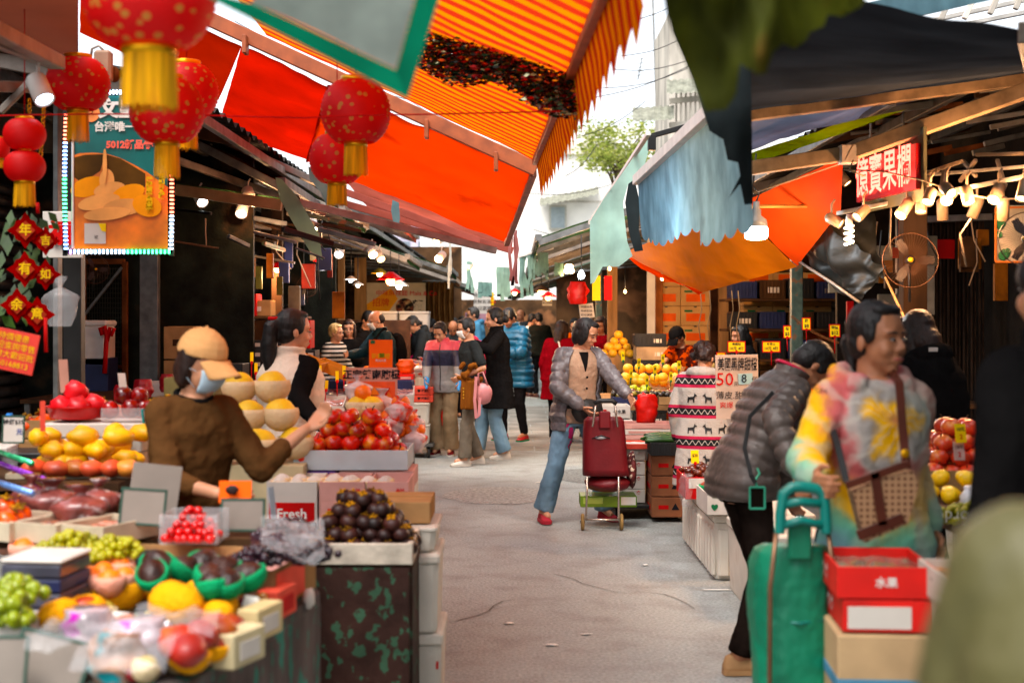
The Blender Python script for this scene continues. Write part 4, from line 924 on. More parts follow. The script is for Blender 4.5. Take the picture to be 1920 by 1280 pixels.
# painted stand and mangosteens
t_ = thing('painted_stand', 'dark brown stand with flaking green paint under the mangosteen box', 'stand', (-.53, 5.2, 0))
g = M(); g.box((-.53, 5.02, .34), (.34, .025, .68)); obj('front_board', g, PEEL, t_); g = M(); g.box((-.365, 5.24, .34), (.025, .41, .68)); obj('side_board', g, PEEL, t_)
g = M(); g.box((-.70, 5.24, .34), (.025, .41, .68)); obj('side_board', g, PEEL, t_); g = M(); g.box((-.53, 5.23, .685), (.365, .42, .01)); obj('top_board', g, WOODD, t_)
open_box('pale wooden fruit box heaped with mangosteens on the painted stand', (-.535, 5.2, .69), (.37, .40, .075), mat('pale_foam', (.56, .50, .42), rough=.8, var=.25, vs=8, bump=.4, bs=30), name='foam_tray', th=.02, liner=BLACKP)
many('mangosteen', fruit('mangosteen', .031, MANGOS, .92, 'calyx', 12), heap((-.54, 5.2, .715), 7, 6, .054, 5, .35), 'purple black mangosteen with green brown cap in the heap on the painted stand', 'fruit', 'mangosteens heaped in the foam tray', rot=True)
foam_box('white foam box with a dark red label, bottom of the lane side stack', (-.42, 5.62, 0), (.30, .42, .36), ps=[('front', 'panel', REDC, (.05, .48, .62, .70)), ('front', 'FRESH', 'w', .25, .66, .06)])
foam_box('white foam box, second in the lane side stack', (-.43, 5.6, .365), (.30, .42, .30))
foam_box('shallow white foam box, third in the lane side stack', (-.44, 5.62, .67), (.30, .42, .09))
closed_box('tan carton on top of the lane side foam boxes', (-.45, 5.66, .765), (.27, .34, .085), CARD, tape=True)
# avocados in green nets, inside a carton tray
open_box('long cardboard tray of avocados with an orange brown rim', (-.94, 4.22, .73), (.62, .40, .12), CARD, -9, ps=[('right', 'panel', CORALC, (-.45, .2, .1, .9))], liner=PINKC)
av = [(290, 1078), (332, 1070), (378, 1088), (300, 1058), (372, 1062), (425, 1078), (455, 1062), (430, 1100), (475, 1085), (402, 1105)]
many('netted_avocado', netted('netted_avocado', GNET, AVOC, (.042, .033, .034), .55), [G(x, y+22, .82) for x, y in av], 'dark avocado in a bright green foam net in the cardboard tray', 'fruit', 'avocados in green nets', sc=(1.15, 1.35))
g = M(); g.bar(P(268, 1012, 4.62), P(572, 1084, 4.30), .012, .03); tag(obj('rim_board', g, mat('orange_rim', (.42, .17, .07), var=.2)), 'orange brown rim board running behind the avocados', 'board')
pp = [(312, 1178, 1.3), (228, 1140, 1.05), (270, 1128, .95), (388, 1150, 1.0), (428, 1165, .95), (398, 1180, .8), (188, 1108, .9), (122, 1185, .9), (162, 1165, .8)]
for i, (x, y, s_) in enumerate(pp):
    many('netted_papaya', netted('netted_papaya', YNET, MRED, (.058, .042, .042), .80), [G(x, y, .755)], 'biggest papaya in a yellow foam net at the middle of the nearest table' if i == 0 else 'papaya in a yellow foam net on the nearest table', 'fruit', 'papayas in yellow nets', sc=(s_*1.1, s_*1.1+.02))
    [o for o in bpy.data.objects if o.name.startswith('netted_papaya')][-1].rotation_euler[0] = .45
many('red_mango', lambda: tag(obj('red_mango', M().ball((0, 0, .037), (.055, .042, .037), n=16, jit=.12), MRED, base=(0, 0, 0)), 'm', 'm'), [G(x, y, z) for x, y, z in ((335, 1235, .77), (372, 1222, .77), (405, 1208, .77), (352, 1250, .76))], 'red mango lying in front of the yellow netted papayas', 'fruit', 'red mangoes on the nearest table', flat=True)
many('netted_mango', netted('netted_mango', YNET, MRED, (.05, .042, .037), .5), [G(x, y, .735) for x, y in ((355, 1262), (405, 1240), (432, 1205))], 'red mango in a yellow net at the table edge', 'fruit', 'netted red mangoes at the table edge', flat=True)
# boxes at the table's lane edge
for i, (x, y, yaw, mt, lab) in enumerate([(448, 1230, -20, mat('cream_card', (.6, .52, .34), var=.15), 'cream carton standing on the near table edge'), (488, 1180, -16, mat('cream_card2', (.55, .45, .26), var=.15), 'mustard carton behind the cream one on the table edge'), (520, 1142, -12, CORALC, 'coral and black printed carton at the table corner'), (540, 1110, -10, mat('sky_card', (.15, .42, .6), var=.15), 'sky blue carton at the table corner')]):
    closed_box(lab, G(x, y+12, .722), (.06, .15, .085), mt, yaw, tape=False, ps=[('right', 'panel', REDC if i == 2 else WCARD, (-.3, .3, .2, .7))])
g = M(); g.ball((-.60, 4.2, .73), (.018, .03, .03), n=10, jit=.3); tag(obj('garlic', g, WCARD), 'white bulb of plastic wrap stuck on the table corner', 'wrap')
# pastel bag and pile of wrapped things
PAST = mat('pastel_printed_plastic', (.50, .42, .44), rough=.15, var=.4, vs=9, col2=(.50, .04, .42), c2=(.54, .62), c2s=13, bump=.8, bs=14, coat=.4)
PAST2 = mat('pink_printed_plastic', (.52, .33, .24), rough=.2, var=.4, vs=9, col2=(.03, .34, .38), c2=(.56, .62), c2s=11, bump=.8, bs=14, coat=.4)
bag('crumpled pastel plastic bag with lilac and pink print on the nearest table', G(262, 1262, .73), (.16, .14, .13), PAST, seed=1, tie=False)
bag('crumpled peach plastic bag with teal print next to the lilac bag', G(222, 1275, .73), (.13, .12, .11), PAST2, seed=4, tie=False)
bag('clear knotted bag of fruit beside the lilac bag', G(165, 1215, .73), (.13, .12, .10), PAST, seed=8, tie=False)
# price boards near
card('blank grey price board with a dark green frame, lowest on the near table', P(92, 1248, 3.25), .165, .135, GRC, 0, -22, 14, frame=DGF)
card('blank grey price board half out of view beside the lowest one', P(2, 1250, 3.15), .11, .13, GRC, 0, -15, frame=DGF)
g = M(); g.tube([P(92, 1300, 3.28), P(92, 1250, 3.28)], .004, 6)
open_box('white fruit tray with green grapes in the bottom corner', G(8, 1212, .73), (.17, .2, .07), WCARD, 6)
many('green_grapes', bunch('green_grapes', GRAPEG, .0165, 70, (.07, .06, .07)), [G(10, 1172, .80), G(20, 1140, .84)], 'big bunch of green grapes in the corner tray', 'fruit', 'green grapes in the corner tray', flat=True)
for k in range(5): closed_box(['lowest', 'second', 'third', 'fourth', 'topmost'][k]+' navy fruit punnet of the stack beside the green grapes', G(88, 1178, .73)+UP*(.038*k), (.16, .2, .036), NAVYC if k % 2 else mat('smoke_plastic', (.10, .10, .13), rough=.2, var=.3), -6, tape=False, name='punnet')
closed_box('white folded carton on top of the navy punnets', G(88, 1178, .73)+UP*.19, (.17, .2, .012), WCARD, -6, tape=False)
for i, (x, y) in enumerate([(125, 1046), (215, 1052)]): closed_box('brown carton %s the shelf grapes' % ('under the smaller bunch of' if i else 'raising the larger bunch of'), G(x, y+60, .722), (.22, .2, .12), CARD, -4, tape=False)
many('shelf_grapes', bunch('green_grapes', mat('yellow_green_grape', (.40, .38, .012), rough=.3, var=.2, rnd=.2, sss=.1), .0125, 90, (.07, .05, .07)), [G(112, 1044, .85), G(148, 1036, .85), G(195, 1052, .85), G(238, 1046, .86)], 'bunch of yellow green grapes on the raised cartons', 'fruit', 'yellow green grapes on the raised cartons', flat=True)
many('foam_cone', netted('netted_orange', PNET, ORANGE, (.036, .036, .038), .62, 1.3), [G(x, y, .80) for x, y in ((10, 1040), (60, 1042), (92, 1052), (150, 1085), (170, 1112), (195, 1100), (225, 1090), (205, 1120), (232, 1112), (140, 1062), (45, 1056))], 'orange wrapped in a pale pink foam net beside the green grapes', 'fruit', 'oranges in pink foam nets', flat=True)
card('small blue price card standing in front of the avocado tray', P(272, 1052, 4.15), .055, .06, mat('blue_grey_card', (.15, .25, .32), var=.1), 25, -8, frame=DGF, words=[('8', 'w', 0, 0, .8)])
# second table goods
card('large blank grey price board leaning behind the framed one', P(290, 918, 4.72), .16, .17, GRC, 8, -10, 7, frame=None)
card('blank grey price board with dark green frame left of the cherry tomatoes', P(268, 950, 4.45), .135, .108, GRC, 4, -10, 4, frame=DGF)
card('blank grey price board with dark green frame under the orange card', P(455, 965, 4.55), .135, .098, GRC, 0, -10, frame=DGF)
card('bright orange card with a brown mangosteen print above a grey board', P(441, 922, 4.60), .105, .072, FLUO, 0, -10)
g = M(); g.ball(P(435, 918, 4.585), (.022, .002, .016), n=10, jit=.4)
tag(obj('sticker', g, MANGOS), 'brown fruit sticker on the bright orange card', 'sticker')
open_box('clear punnet of cherry tomatoes between the grey price boards', G(365, 1012, .865), (.18, .18, .09), PLAS, 0, name='punnet')
many('cherry_tomato', fruit('cherry_tomato', .0135, CHER, .95, None, 10, .05), heap((G(362, 1005, .885)[0], G(362, 1005, .885)[1], .875), 6, 6, .026, 5, .35), 'shiny red cherry tomato in the punnet between grey boards', 'fruit', 'cherry tomatoes')
for i, (x, y, s_) in enumerate([(520, 990, 1.1), (565, 985, 1), (545, 1020, 1.1), (500, 1030, .9), (470, 1038, .9), (585, 1030, .9)]):
    many('dark_grapes', bunch('dark_grapes', GRAPED, .0125, 80, (.075, .06, .06)), [G(x, y+25, .865)], 'bunch of black grapes in film beside the mangosteen tray', 'fruit', 'black grapes in film', sc=(s_, s_), flat=True)
sheet('plastic_film', (G(490, 1062, .87)+UP*.03, G(608, 1066, .87)+UP*.03, G(608, 1020, .87)+UP*.06, G(490, 1012, .87)+UP*.06), PLAS, None, -.01, .035, 34, 24, 22, label='crinkled clear film over the black grapes', cat='film')
REDB = mat('wrapped_red_fruit', (.22, .07, .06), rough=.25, var=.5, vs=14, col2=(.75, .7, .68), c2=(.56, .66), c2s=12, bump=.9, bs=16, coat=.5)
for i, (x, y, w) in enumerate([(95, 950, .20), (150, 965, .18), (185, 950, .15), (60, 940, .14)]): bag('knotted clear bag of dark red fruit, %s of the row at the plastic trays' % ORD[i], G(x, y+30, .87), (w, .15, .15), REDB, seed=i*3, group='clear bags of dark red fruit')
for i in range(3): open_box('low cream tray of wrapped fruit, %s along the second table' % ORD[i], G(30+i*85, 1002+i*4, .865), (.19, .26, .06), mat('cream_tray', (.58, .5, .38), var=.2), -24, liner=mat('filmed_fruit', (.50, .20, .12), rough=.15, var=.5, vs=12, coat=.6, col2=(.7, .6, .55), c2=(.55, .7), c2s=9))
many('shiny_persimmon', fruit('persimmon', .036, TOMATO, .8, 'calyx', 16), [G(x, y, .90) for x, y in ((10, 965), (38, 978), (22, 985), (52, 958), (5, 990))], 'shiny orange persimmon in film at the picture edge', 'fruit', 'persimmons on the second table')
rnd = random.Random(31)
many('small_pear', netted('small_netted_pear', FNET, mat('pear_skin', (.55, .42, .08), rough=.45, var=.2, rnd=.3), (.028, .028, .030), .6), [G(rnd.uniform(70, 420), rnd.uniform(1150, 1300), .725)+UP*rnd.uniform(0, .02) for i in range(16)]+[G(rnd.uniform(60, 240), rnd.uniform(1105, 1150), .74) for i in range(8)], 'small pear in a cream foam net tucked between the papayas and bags', 'fruit', 'small pears between the papayas')
many('plum_red', fruit('red_plum', .021, mat('bright_plum', (.42, .02, .03), rough=.25, var=.3, rnd=.5, coat=.4, col2=(.5, .2, .03), c2=(.5, .6), c2s=12), .95, None, 12, .06), [G(rnd.uniform(440, 520), rnd.uniform(1085, 1150), .745)+UP*rnd.random()*.03 for i in range(30)]+[G(rnd.uniform(200, 300), rnd.uniform(1180, 1290), .73)+UP*rnd.random()*.02 for i in range(14)], 'small red plum scattered beside the netted avocados', 'fruit', 'small red plums on the nearest table')
for i, (x, y, w, c_) in enumerate([(300, 1205, .05, INKR), (225, 1160, .045, INKW), (395, 1128, .04, YCARD), (470, 1128, .04, INKW), (150, 1130, .05, FLUO), (60, 1100, .05, WCARD), (110, 1010, .05, WCARD), (205, 985, .045, FLUO)]):
    card('small %s fruit ticket, %s across the near display' % (['red', 'white', 'yellow', 'white', 'orange', 'white', 'white', 'orange'][i], ORDS[i]), G(x, y, .80), w, w*.8, c_, rnd.uniform(-30, 30), -25, rnd.uniform(-15, 15))
for i, (x, y, w) in enumerate([(330, 1170, .20), (140, 1200, .18), (235, 1235, .20)]): c = G(x, y, .84); sheet('plastic_film', (c+V(-w/2, -.07, 0), c+V(w/2, -.07, -.01), c+V(w/2, .07, .02), c+V(-w/2, .07, .02)), PLAS, None, -.02, .03, 26, 16, 26, seed=i*4, label='crinkled clear film lying over the near display, %s from the left' % ORDS[[2, 0, 1][i]], cat='film')
# ---------------- left middle stalls ----------------
table('long stall table under the pink fruit boxes', [(-1.30, 5.6), (-.55, 5.6), (-.46, 7.4), (-1.30, 7.4)], .46, WOODD)
table('tall side table under mangoes and dragon fruit', [(-2.9, 5.42), (-1.50, 5.42), (-1.42, 7.3), (-2.9, 7.3)], .93, WOODD)
k_ = 0
for i, (x0, x1, mt, tx) in enumerate([(-1.05, -.83, REDC, 'FRESH'), (-.825, -.625, PINKC, ''), (-.62, -.44, PINKC, '')]):
    for lv in (0, 1):
        open_box(['red printed', 'pale pink', 'pink printed'][i]+' fruit box, '+['lower', 'upper'][lv]+' layer behind the mangosteens', ((x0+x1)/2, 6.25, .465+lv*.2), (x1-x0-.004, .36, .195), PINKC if i else WCARD, ps=[('front', 'panel', mt, (-.45, .45, .05, .55)), ('front', 'Fresh', 'w' if i == 0 else 'r', 0, .3, .3)]+([('front', '鮮', 'r', .3, .75, .2)] if i else []), liner=WCARD if lv else None)
many('foam_wrapped_pear', netted('foam_wrapped_pear', FNET, WCARD, (.036, .036, .034), .62), [V(-1.0+.075*i, 6.12+.085*j, .81) for i in range(7) for j in range(2)], 'pale pear in a foam net in the pink fruit boxes', 'fruit', 'pears in the pink fruit boxes', flat=True)
closed_box('purple blue printed carton behind the pink boxes', (-.98, 6.6, .465), (.36, .3, .40), mat('purple_card', (.10, .06, .22), var=.2), tape=False)
closed_box('pink carton at the lane corner under the apples', (-.62, 6.65, .465), (.34, .34, .40), PINKC, tape=False, ps=[('right', 'panel', WCARD, (-.4, .4, .3, .8))])
open_box('clear edged bin of red apples above the pink boxes', (-.735, 6.68, .868), (.52, .42, .09), mat('pale_blue_bin', (.6, .66, .68), rough=.3, var=.1, alpha=.7), name='fruit_bin')
many('apple', fruit('apple', .042, APPLE, .9, 'stalk', 18, .2), heap((-.74, 6.68, .885), 6, 5, .081, 4, .15), 'glossy red apple in the big heap beside the wrapped oranges', 'fruit', 'apples in the lane side bin')
pom = [(-1.19+.175*i+(.08*k), 6.5-.0*k+.03*i, .93+k*.125) for k, n_ in ((0, 3), (1, 2), (2, 1)) for i in range(n_)]
g_ = netted('netted_pomelo', FNET, POM, (.083, .083, .082), .58, 1.1)
closed_box('cream carton raising the netted pomelos', (-1.16, 6.52, .465), (.46, .34, .44), mat('cream_card', (.6, .52, .34)), tape=False)
many('pomelo', g_, [V(-1.30, 6.38, .91), V(-1.13, 6.36, .91), V(-.99, 6.5, .91), V(-1.36, 6.52, 1.03), V(-1.20, 6.50, 1.04), V(-1.06, 6.52, 1.04), V(-1.27, 6.62, 1.16), V(-1.12, 6.64, 1.16)], 'yellow pomelo in a cream foam sleeve behind the reaching arm', 'fruit', 'pomelos behind the reaching arm', sc=(.88, .95), flat=True)
closed_box('white carton under the netted pomelo pair by the sign', (-.78, 7.15, .465), (.42, .3, .50), WCARD, tape=False)
many('small_pomelo', netted('netted_pomelo', FNET, POM, (.058, .058, .056), .6, 1.05), [V(-.80, 7.08, .97), V(-.72, 7.04, .97), V(-.64, 7.10, .97), V(-.77, 7.10, 1.06), V(-.70, 7.09, 1.06)], 'small pomelo in a cream sleeve in front of the orange sign', 'fruit', 'small pomelos by the orange sign', sc=(.97, 1.03), flat=True)
many('orange', fruit('orange', .043, ORANGE, .97, None, 16, .04), heap((-.62, 7.12, .965), 4, 3, .085, 3, .3)+[V(-.74, 7.12, 1.15)], 'bright orange in the heap below the orange price sign', 'fruit', 'oranges below the price sign')
RBAG = mat('red_white_plastic', (.72, .58, .56), rough=.2, var=.25, vs=9, col2=(.72, .07, .03), c2=(.50, .58), c2s=11, bump=.8, bs=16, coat=.4)
for i, (x, y, Y, w) in enumerate([(-.78, 0, 7.2, .13), (-.60, 0, 7.0, .14), (-.50, 0, 7.15, .13), (-.66, 0, 7.22, .14), (-.55, 0, 6.98, .12), (-.48, 0, 7.0, .12)]):
    bag('red and white wrapped gift fruit bag, %s around the orange heap' % ORD[i], (x, Y, [1.13, .96, .96, 1.05, 1.05, .90][i]), (w, w, w*1.1), RBAG, seed=i*5, group='wrapped fruit bags around the oranges')
# orange price sign
t_ = thing('price_sign', 'laminated orange price sign with a cut orange picture, 50 and 7', 'sign', P(697, 745, 7.4)); Y = 7.4; sx = Y/F
g = M(); g.box(P(697, 745, Y), (96*sx, .006, 112*sx)); obj('board', g, mat('salmon_board', (.62, .30, .22), rough=.25, var=.1, coat=.3), t_)
g = M(); g.box(P(697, 752, Y)-V(0, .0035, 0), (88*sx, .002, 74*sx)); obj('picture', g, mat('orange_photo', (.75, .12, .02), rough=.25, var=.3, vs=6), t_)
g = M(); g.lathe([(.001, .0), (27*sx, 0), (27*sx, .002), (.001, .002)], P(708, 752, Y)-V(0, .0045, 0), (V(1, 0, 0), V(0, 0, 1), V(0, -1, 0)), 28, sm=False); obj('orange_slice', g, mat('orange_slice', (.90, .28, .02), rough=.3, var=.2), t_)
text('正宗贛南臍橙', P(697, 703, Y)-V(0, .005, 0), V(1, 0, 0), UP, .05, INK, t_, bold=.03); text('50', P(676, 745, Y)-V(0, .008, 0), V(1, 0, 0), UP, .09, INKR, t_, bold=.03)
text('元', P(703, 750, Y)-V(0, .008, 0), V(1, 0, 0), UP, .055, INK, t_, bold=.03); text('7', P(722, 740, Y)-V(0, .008, 0), V(1, 0, 0), UP, .09, INKR, t_, bold=.03)
t_ = thing('price_sign', 'plain orange sign with a small green label above the laminated one', 'sign', P(714, 663, 7.42))
g = M(); g.box(P(714, 663, 7.42), (44*sx, .006, 52*sx)); obj('board', g, FLUO, t_); g = M(); g.box(P(716, 666, 7.415), (9*sx, .003, 8*sx)); obj('emblem', g, mat('olive_print', (.25, .28, .03)), t_)
text('新鮮 橙', P(714, 668, 7.415), V(1, 0, 0), UP, .03, INKY, t_); text('精選水果', P(714, 676, 7.415), V(1, 0, 0), UP, .014, INKW, t_); g = M(); g.box(P(699, 641, 7.415), (8*sx, .003, 6*sx)); obj('corner_mark', g, INKG, t_)
g = M(); g.tube([V(P(697, 0, 7.44).x, 7.44, .95), P(697, 650, 7.44)], .006, 6); obj('stake', g, ALU, t_)
# mangoes, dragon fruit, persimmons
many('yellow_mango', lambda: tag(obj('mango', M().ball((0, 0, .036), (.062, .04, .036), n=16, jit=.15), YEL, base=(0, 0, 0)), 'm', 'm'), [V(random.uniform(-1.90, -1.52), 5.62+random.uniform(0, .25), .95+.05*(i % 3)) for i in range(22)], 'yellow mango in the row in front of the white lidded boxes', 'fruit', 'yellow mangoes on the side table', flat=True)
many('pink_mango', lambda: tag(obj('mango', M().ball((0, 0, .034), (.055, .042, .034), n=16, jit=.15), mat('pink_mango_skin', (.62, .12, .06), rough=.4, var=.3, vs=6, rnd=.3, col2=(.7, .32, .08), c2=(.5, .7)), base=(0, 0, 0)), 'm', 'm'), [V(-1.86+.07*i+random.uniform(-.02, .02), 5.50+random.uniform(0, .06), .94) for i in range(6)], 'pinkish mango lying in front of the yellow ones', 'fruit', 'pink mangoes on the side table', flat=True)
for k in range(3): closed_box(['lowest', 'middle', 'topmost'][k]+' flat white lidded box under the dragon fruit bowl', (-1.76, 6.12, .935+.062*k), (.42, .34, .06), WCARD, tape=False, name='lidded_box')
g = M(); g.lathe([(.06, 0), (.11, .01), (.128, .055), (.132, .06), (.122, .057), (.10, .018), (.02, .012)], (-1.86, 6.08, 1.125), n=24); tag(obj('bowl', g, mat('red_plastic', (.60, .01, .01), rough=.3, var=.1)), 'red plastic bowl of bagged dragon fruit on white boxes', 'bowl')
many('dragon_fruit', lambda: tag(obj('dragon_fruit', M().ball((0, 0, .045), (.05, .05, .045), n=14, jit=.3), DRAG, base=(0, 0, 0)), 'd', 'd'), [V(-1.92, 6.06, 1.14), V(-1.84, 6.04, 1.14), V(-1.79, 6.1, 1.14), V(-1.87, 6.1, 1.20)], 'red dragon fruit in the red bowl', 'fruit', 'dragon fruit in the red bowl', flat=True)
open_box('clear punnet of dark red rose apples next to the red bowl', (-1.63, 6.06, 1.125), (.20, .16, .055), PLAS, name='punnet')
many('rose_apple', fruit('rose_apple', .036, WAXA, 1.15, None, 14, .15), [V(-1.69, 6.05, 1.135), V(-1.63, 6.04, 1.135), V(-1.57, 6.06, 1.135), V(-1.66, 6.08, 1.185), V(-1.60, 6.09, 1.185), V(-1.52, 6.02, 1.13)], 'dark red rose apple in the clear punnet', 'fruit', 'rose apples in the punnet')
open_box('brown cardboard tray of persimmons behind the red bowl', (-2.10, 6.55, 1.02), (.34, .3, .08), CARD, name='cardboard_tray')
closed_box('brown carton under the persimmon tray', (-2.10, 6.55, .935), (.36, .32, .08), CARD, tape=False)
many('persimmon', fruit('persimmon', .047, TOMATO, .78, 'calyx', 16), [V(-2.2+.09*i, 6.45, 1.05) for i in range(3)]+[V(-2.02+.1*i, 6.62, 1.09) for i in range(5)]+[V(-1.72, 6.4, 1.10), V(-1.62, 6.42, 1.10), V(-1.97, 6.5, 1.12), V(-1.55, 6.5, 1.09)], 'large shiny orange persimmon behind the dragon fruit bowl', 'fruit', 'persimmons behind the red bowl')
closed_box('dark slatted crate below the persimmons', (-2.1, 6.2, .935), (.3, .28, .05), BLACKP, tape=False)
for i, x in enumerate((-2.32, -2.0, -1.7)): closed_box(['white', 'grey', 'pale'][i]+' polystyrene tray under the persimmon row', (x, 6.55 if i else 6.2, .935), (.28, .26, .07), WCARD, 8, tape=False) if i != 1 else None
closed_box('red and white printed carton behind the persimmons', (-1.70, 7.0, .935), (.30, .24, .16), WCARD, ps=[('front', 'panel', REDC, (-.46, .46, .2, .85)), ('front', '大溪地柑橘王', 'w', 0, .55, .22)])
open_box('open olive carton of bottles and jars behind the persimmons', (-1.62, 7.25, 1.0), (.26, .2, .26), mat('olive_card', (.25, .22, .10), var=.2), name='cardboard_box')
def bottle(label, c, h, r, mt, capm):
    t_ = thing('bottle', label, 'bottle', c); g = M(); c = Vector(c); g.lathe([(r*.9, 0), (r, h*.05), (r, h*.65), (r*.35, h*.82), (r*.35, h*.9)], c, n=14); obj('bottle_body', g, mt, t_)
    g = M(); g.lathe([(r*.42, h*.88), (r*.42, h), (r*.3, h*1.01)], c, n=12); obj('bottle_cap', g, capm, t_)
bottle('white pump bottle standing beside the jars', (-1.60, 6.95, 1.10), .16, .028, WHITE, WHITE); bottle('gold lidded jar beside the pump bottle', (-1.67, 6.9, 1.10), .09, .034, YEL, mat('gold', (.6, .35, .05), metal=.7, rough=.3))
bottle('clear water bottle with a blue cap at the picture edge', (-2.12, 6.0, .935), .22, .034, PLAS, mat('blue_cap', (.05, .2, .5))); bottle('small dark green glass bottle beside the rose apples', (-1.47, 6.35, .935), .2, .026, mat('green_glass', (.02, .06, .01), rough=.1, coat=.5), INKG)
for i in range(3): bottle('small clear spice jar, %s of three beside the gold jar' % ORD[i], (-1.63+.045*i, 6.86, 1.10), .08, .02, mat('spice', (.45, .25, .15), rough=.2, coat=.5), WHITE)
card('white price card with handwritten figures beside the water bottle', P(25, 805, 5.7), .085, .105, WCARD, 0, -6, words=[('特甜$35', 'k', 0, .28, .22), ('元', 'b', .3, -.1, .25)], frame=DGF)
card('tall leaning pink price card stuck in the persimmons', P(120, 705, 6.3), .04, .15, mat('faded_pink_card', (.55, .35, .28), var=.1), 35, -12); card('slim pale price card on a green clip above rose apples', P(230, 722, 6.3), .035, .11, WCARD, 40, -14, stick=.07, stickm=INKG)
card('white card with teal border beside the brown sleeve', P(282, 790, 5.9), .07, .1, WCARD, 50, -10, frame=mat('teal', (.02, .25, .25)))
card('thin pink price card between the mangoes', P(80, 780, 5.6), .02, .12, CORALC, 20, -10); card('thin white price stick before the pink boxes', P(512, 955, 5.0), .03, .16, mat('silver_card', (.35, .4, .45), rough=.3), 60, -8)
FLM = mat('filmed_orange_fruit', (.60, .24, .12), rough=.12, var=.4, vs=10, coat=.8, col2=(.75, .62, .5), c2=(.55, .7), c2s=9)
for i, (x, y) in enumerate([(25, 872), (95, 880), (165, 885), (235, 880), (60, 905), (140, 905), (215, 905)]): open_box('film covered tray of orange fruit, %s on the side table front' % ORD[i], G(x, y, .90)-UP*(-.0), (.15, .24, .05), mat('cream_tray', (.58, .5, .38)), -10+i*4, liner=FLM)
for i, (a, b, c_) in enumerate([((-30, 838), (60, 868), (.2, 1, .5)), ((-20, 862), (90, 902), (.55, .15, 1)), ((-30, 896), (60, 925), (.3, .5, 1))]):
    g = M(); g.tube([G(*a, 1.0), G(*b, 1.0)], .012, 8); tag(obj('led_reflection', g, mat('foil%d' % i, c_, rough=.15, metal=.6, var=.3, bump=.6, bs=30)), ['green', 'violet', 'blue'][i]+' painted LED reflection strip along the film covered trays', 'foil')  # reflections of the LEDs in the film, painted as coloured metallic strips
table('low shelf carrying the film covered trays', [(-2.5, 4.98), (-1.35, 4.98), (-1.35, 5.40), (-2.5, 5.40)], .885, WOODD)
# stall further back on the left (vest woman's trays)
table('sloping fruit stall table beyond the woman in the white vest', [(-2.6, 8.7), (-1.1, 8.7), (-.72, 11.2), (-2.6, 11.2)], .80, WOODD, skirt=[((-2.6, 8.69), (-1.1, 8.69), mat('yellow_crate', (.5, .26, .02), var=.2), .13)])
FT = mat('filmed_pink_fruit', (.62, .33, .28), rough=.2, var=.35, vs=12, col2=(.7, .68, .62), c2=(.5, .6), c2s=8, coat=.5)
for j in range(4):
    for i in range(4):
        open_box('open white fruit tray with a red label, row %s place %s on the sloping stall' % (ORD[j], ORD[i]), (-2.25+i*.36+j*.09, 8.95+j*.55, .81+j*.05), (.34, .46, .07), WCARD, 3, ps=[('front', 'panel', CORALC, (-.4, .0, .15, .85)), ('front', '頂級', 'w', -.2, .5, .5)], liner=FT, tilt=(R(6), 0))
for i, (x, y) in enumerate([(578, 700), (600, 695), (632, 705), (645, 695), (472, 670), (480, 690), (497, 715), (660, 700), (575, 725), (612, 722)]):
    card('yellow price clip on a red stem, %s over the sloping stall' % ORD[i], P(x, y, 9.6), .022, .07, YCARD, 20, -8+i*3, stick=.10, group='yellow price clips over the sloping stall')
for i in range(3): open_box('navy crate behind the yellow price clips, %s in the row' % ORD[i], (-1.65+i*.36, 10.9, .95), (.34, .25, .14), NAVYC, name='crate', slots=True)
for i in range(5):
    for j in range(5-(i > 3)): open_box('black slatted crate, row %s from the bottom, place %s, behind the cap' % (ORD[j], ORD[i]), (-2.42+i*.155, 12.6, .95+j*.085), (.15, .3, .08), BLACKP, name='crate', ps=[('front', 'panel', WCARD, (.1, .4, .35, .75))])
table('dark counter under the black slatted crates', [(-2.9, 12.2), (-1.2, 12.2), (-1.2, 13.2), (-2.9, 13.2)], .94, WOODD)
for i, (x, y, rz) in enumerate([(-1.52, 10.2, 12), (-1.28, 10.5, 14)]): open_box('tilted orange brown cardboard tray, %s above the sloping stall' % ('left one' if i == 0 else 'right one'), (x, y, 1.24-i*.1), (.34, .42, .07), mat('orange_card', (.48, .19, .04), rough=.7, var=.15), 0, tilt=(0, R(22)), name='cardboard_tray')
for i in range(2): open_box('white styrene tray, %s on the green crates' % ORD[i], (-2.1+.45*i, 8.55, .42), (.4, .3, .1), WCARD)
for i in range(3): open_box('green plastic crate on the ground below the sloping stall, %s' % ORD[i], (-2.0+.5*i, 8.75, 0.0), (.46, .4, .34), mat('green_crate', (.01, .18, .05), rough=.5, var=.2), name='crate', slots=True)
# white covered produce on the counter behind the cap woman
open_box('white edged tray of pale mushrooms beyond the tan cap', (-2.55, 10.8, .98), (.5, .5, .1), WCARD, liner=mat('mushrooms', (.6, .5, .36), var=.4, vs=20)); table('counter of pale produce in front of the wire mesh', [(-3.6, 10.4), (-2.2, 10.4), (-2.2, 11.9), (-3.6, 11.9)], .97, WOODD)
for i, (x, w) in enumerate([(-2.72, .10), (-2.62, .13), (-2.50, .10)]): bag('crumpled dark red plastic bag on the pale produce counter, %s' % ORD[i], (x, 9.9+.2*i, .97+.03*i), (w, w, .13), mat('red_bag', (.35, .02, .03), rough=.35, var=.2, bump=.6, bs=20), seed=i, tie=False)
for k, (x, z) in enumerate([(-2.66, .97), (-2.66, 1.24)]): closed_box(['lower', 'upper'][k]+' brown carton against the plywood beside the mesh', (x, 11.5, z), (.24, .3, .26), CARD, ps=[('front', 'panel', WOODD, (-.2, .2, .4, .6))])
closed_box('black carton with a white logo behind the cartons at the mesh', (-2.32, 11.6, .98), (.3, .3, .22), BLACKP, tape=False, ps=[('front', 'A', 'w', 0, .5, .6)])
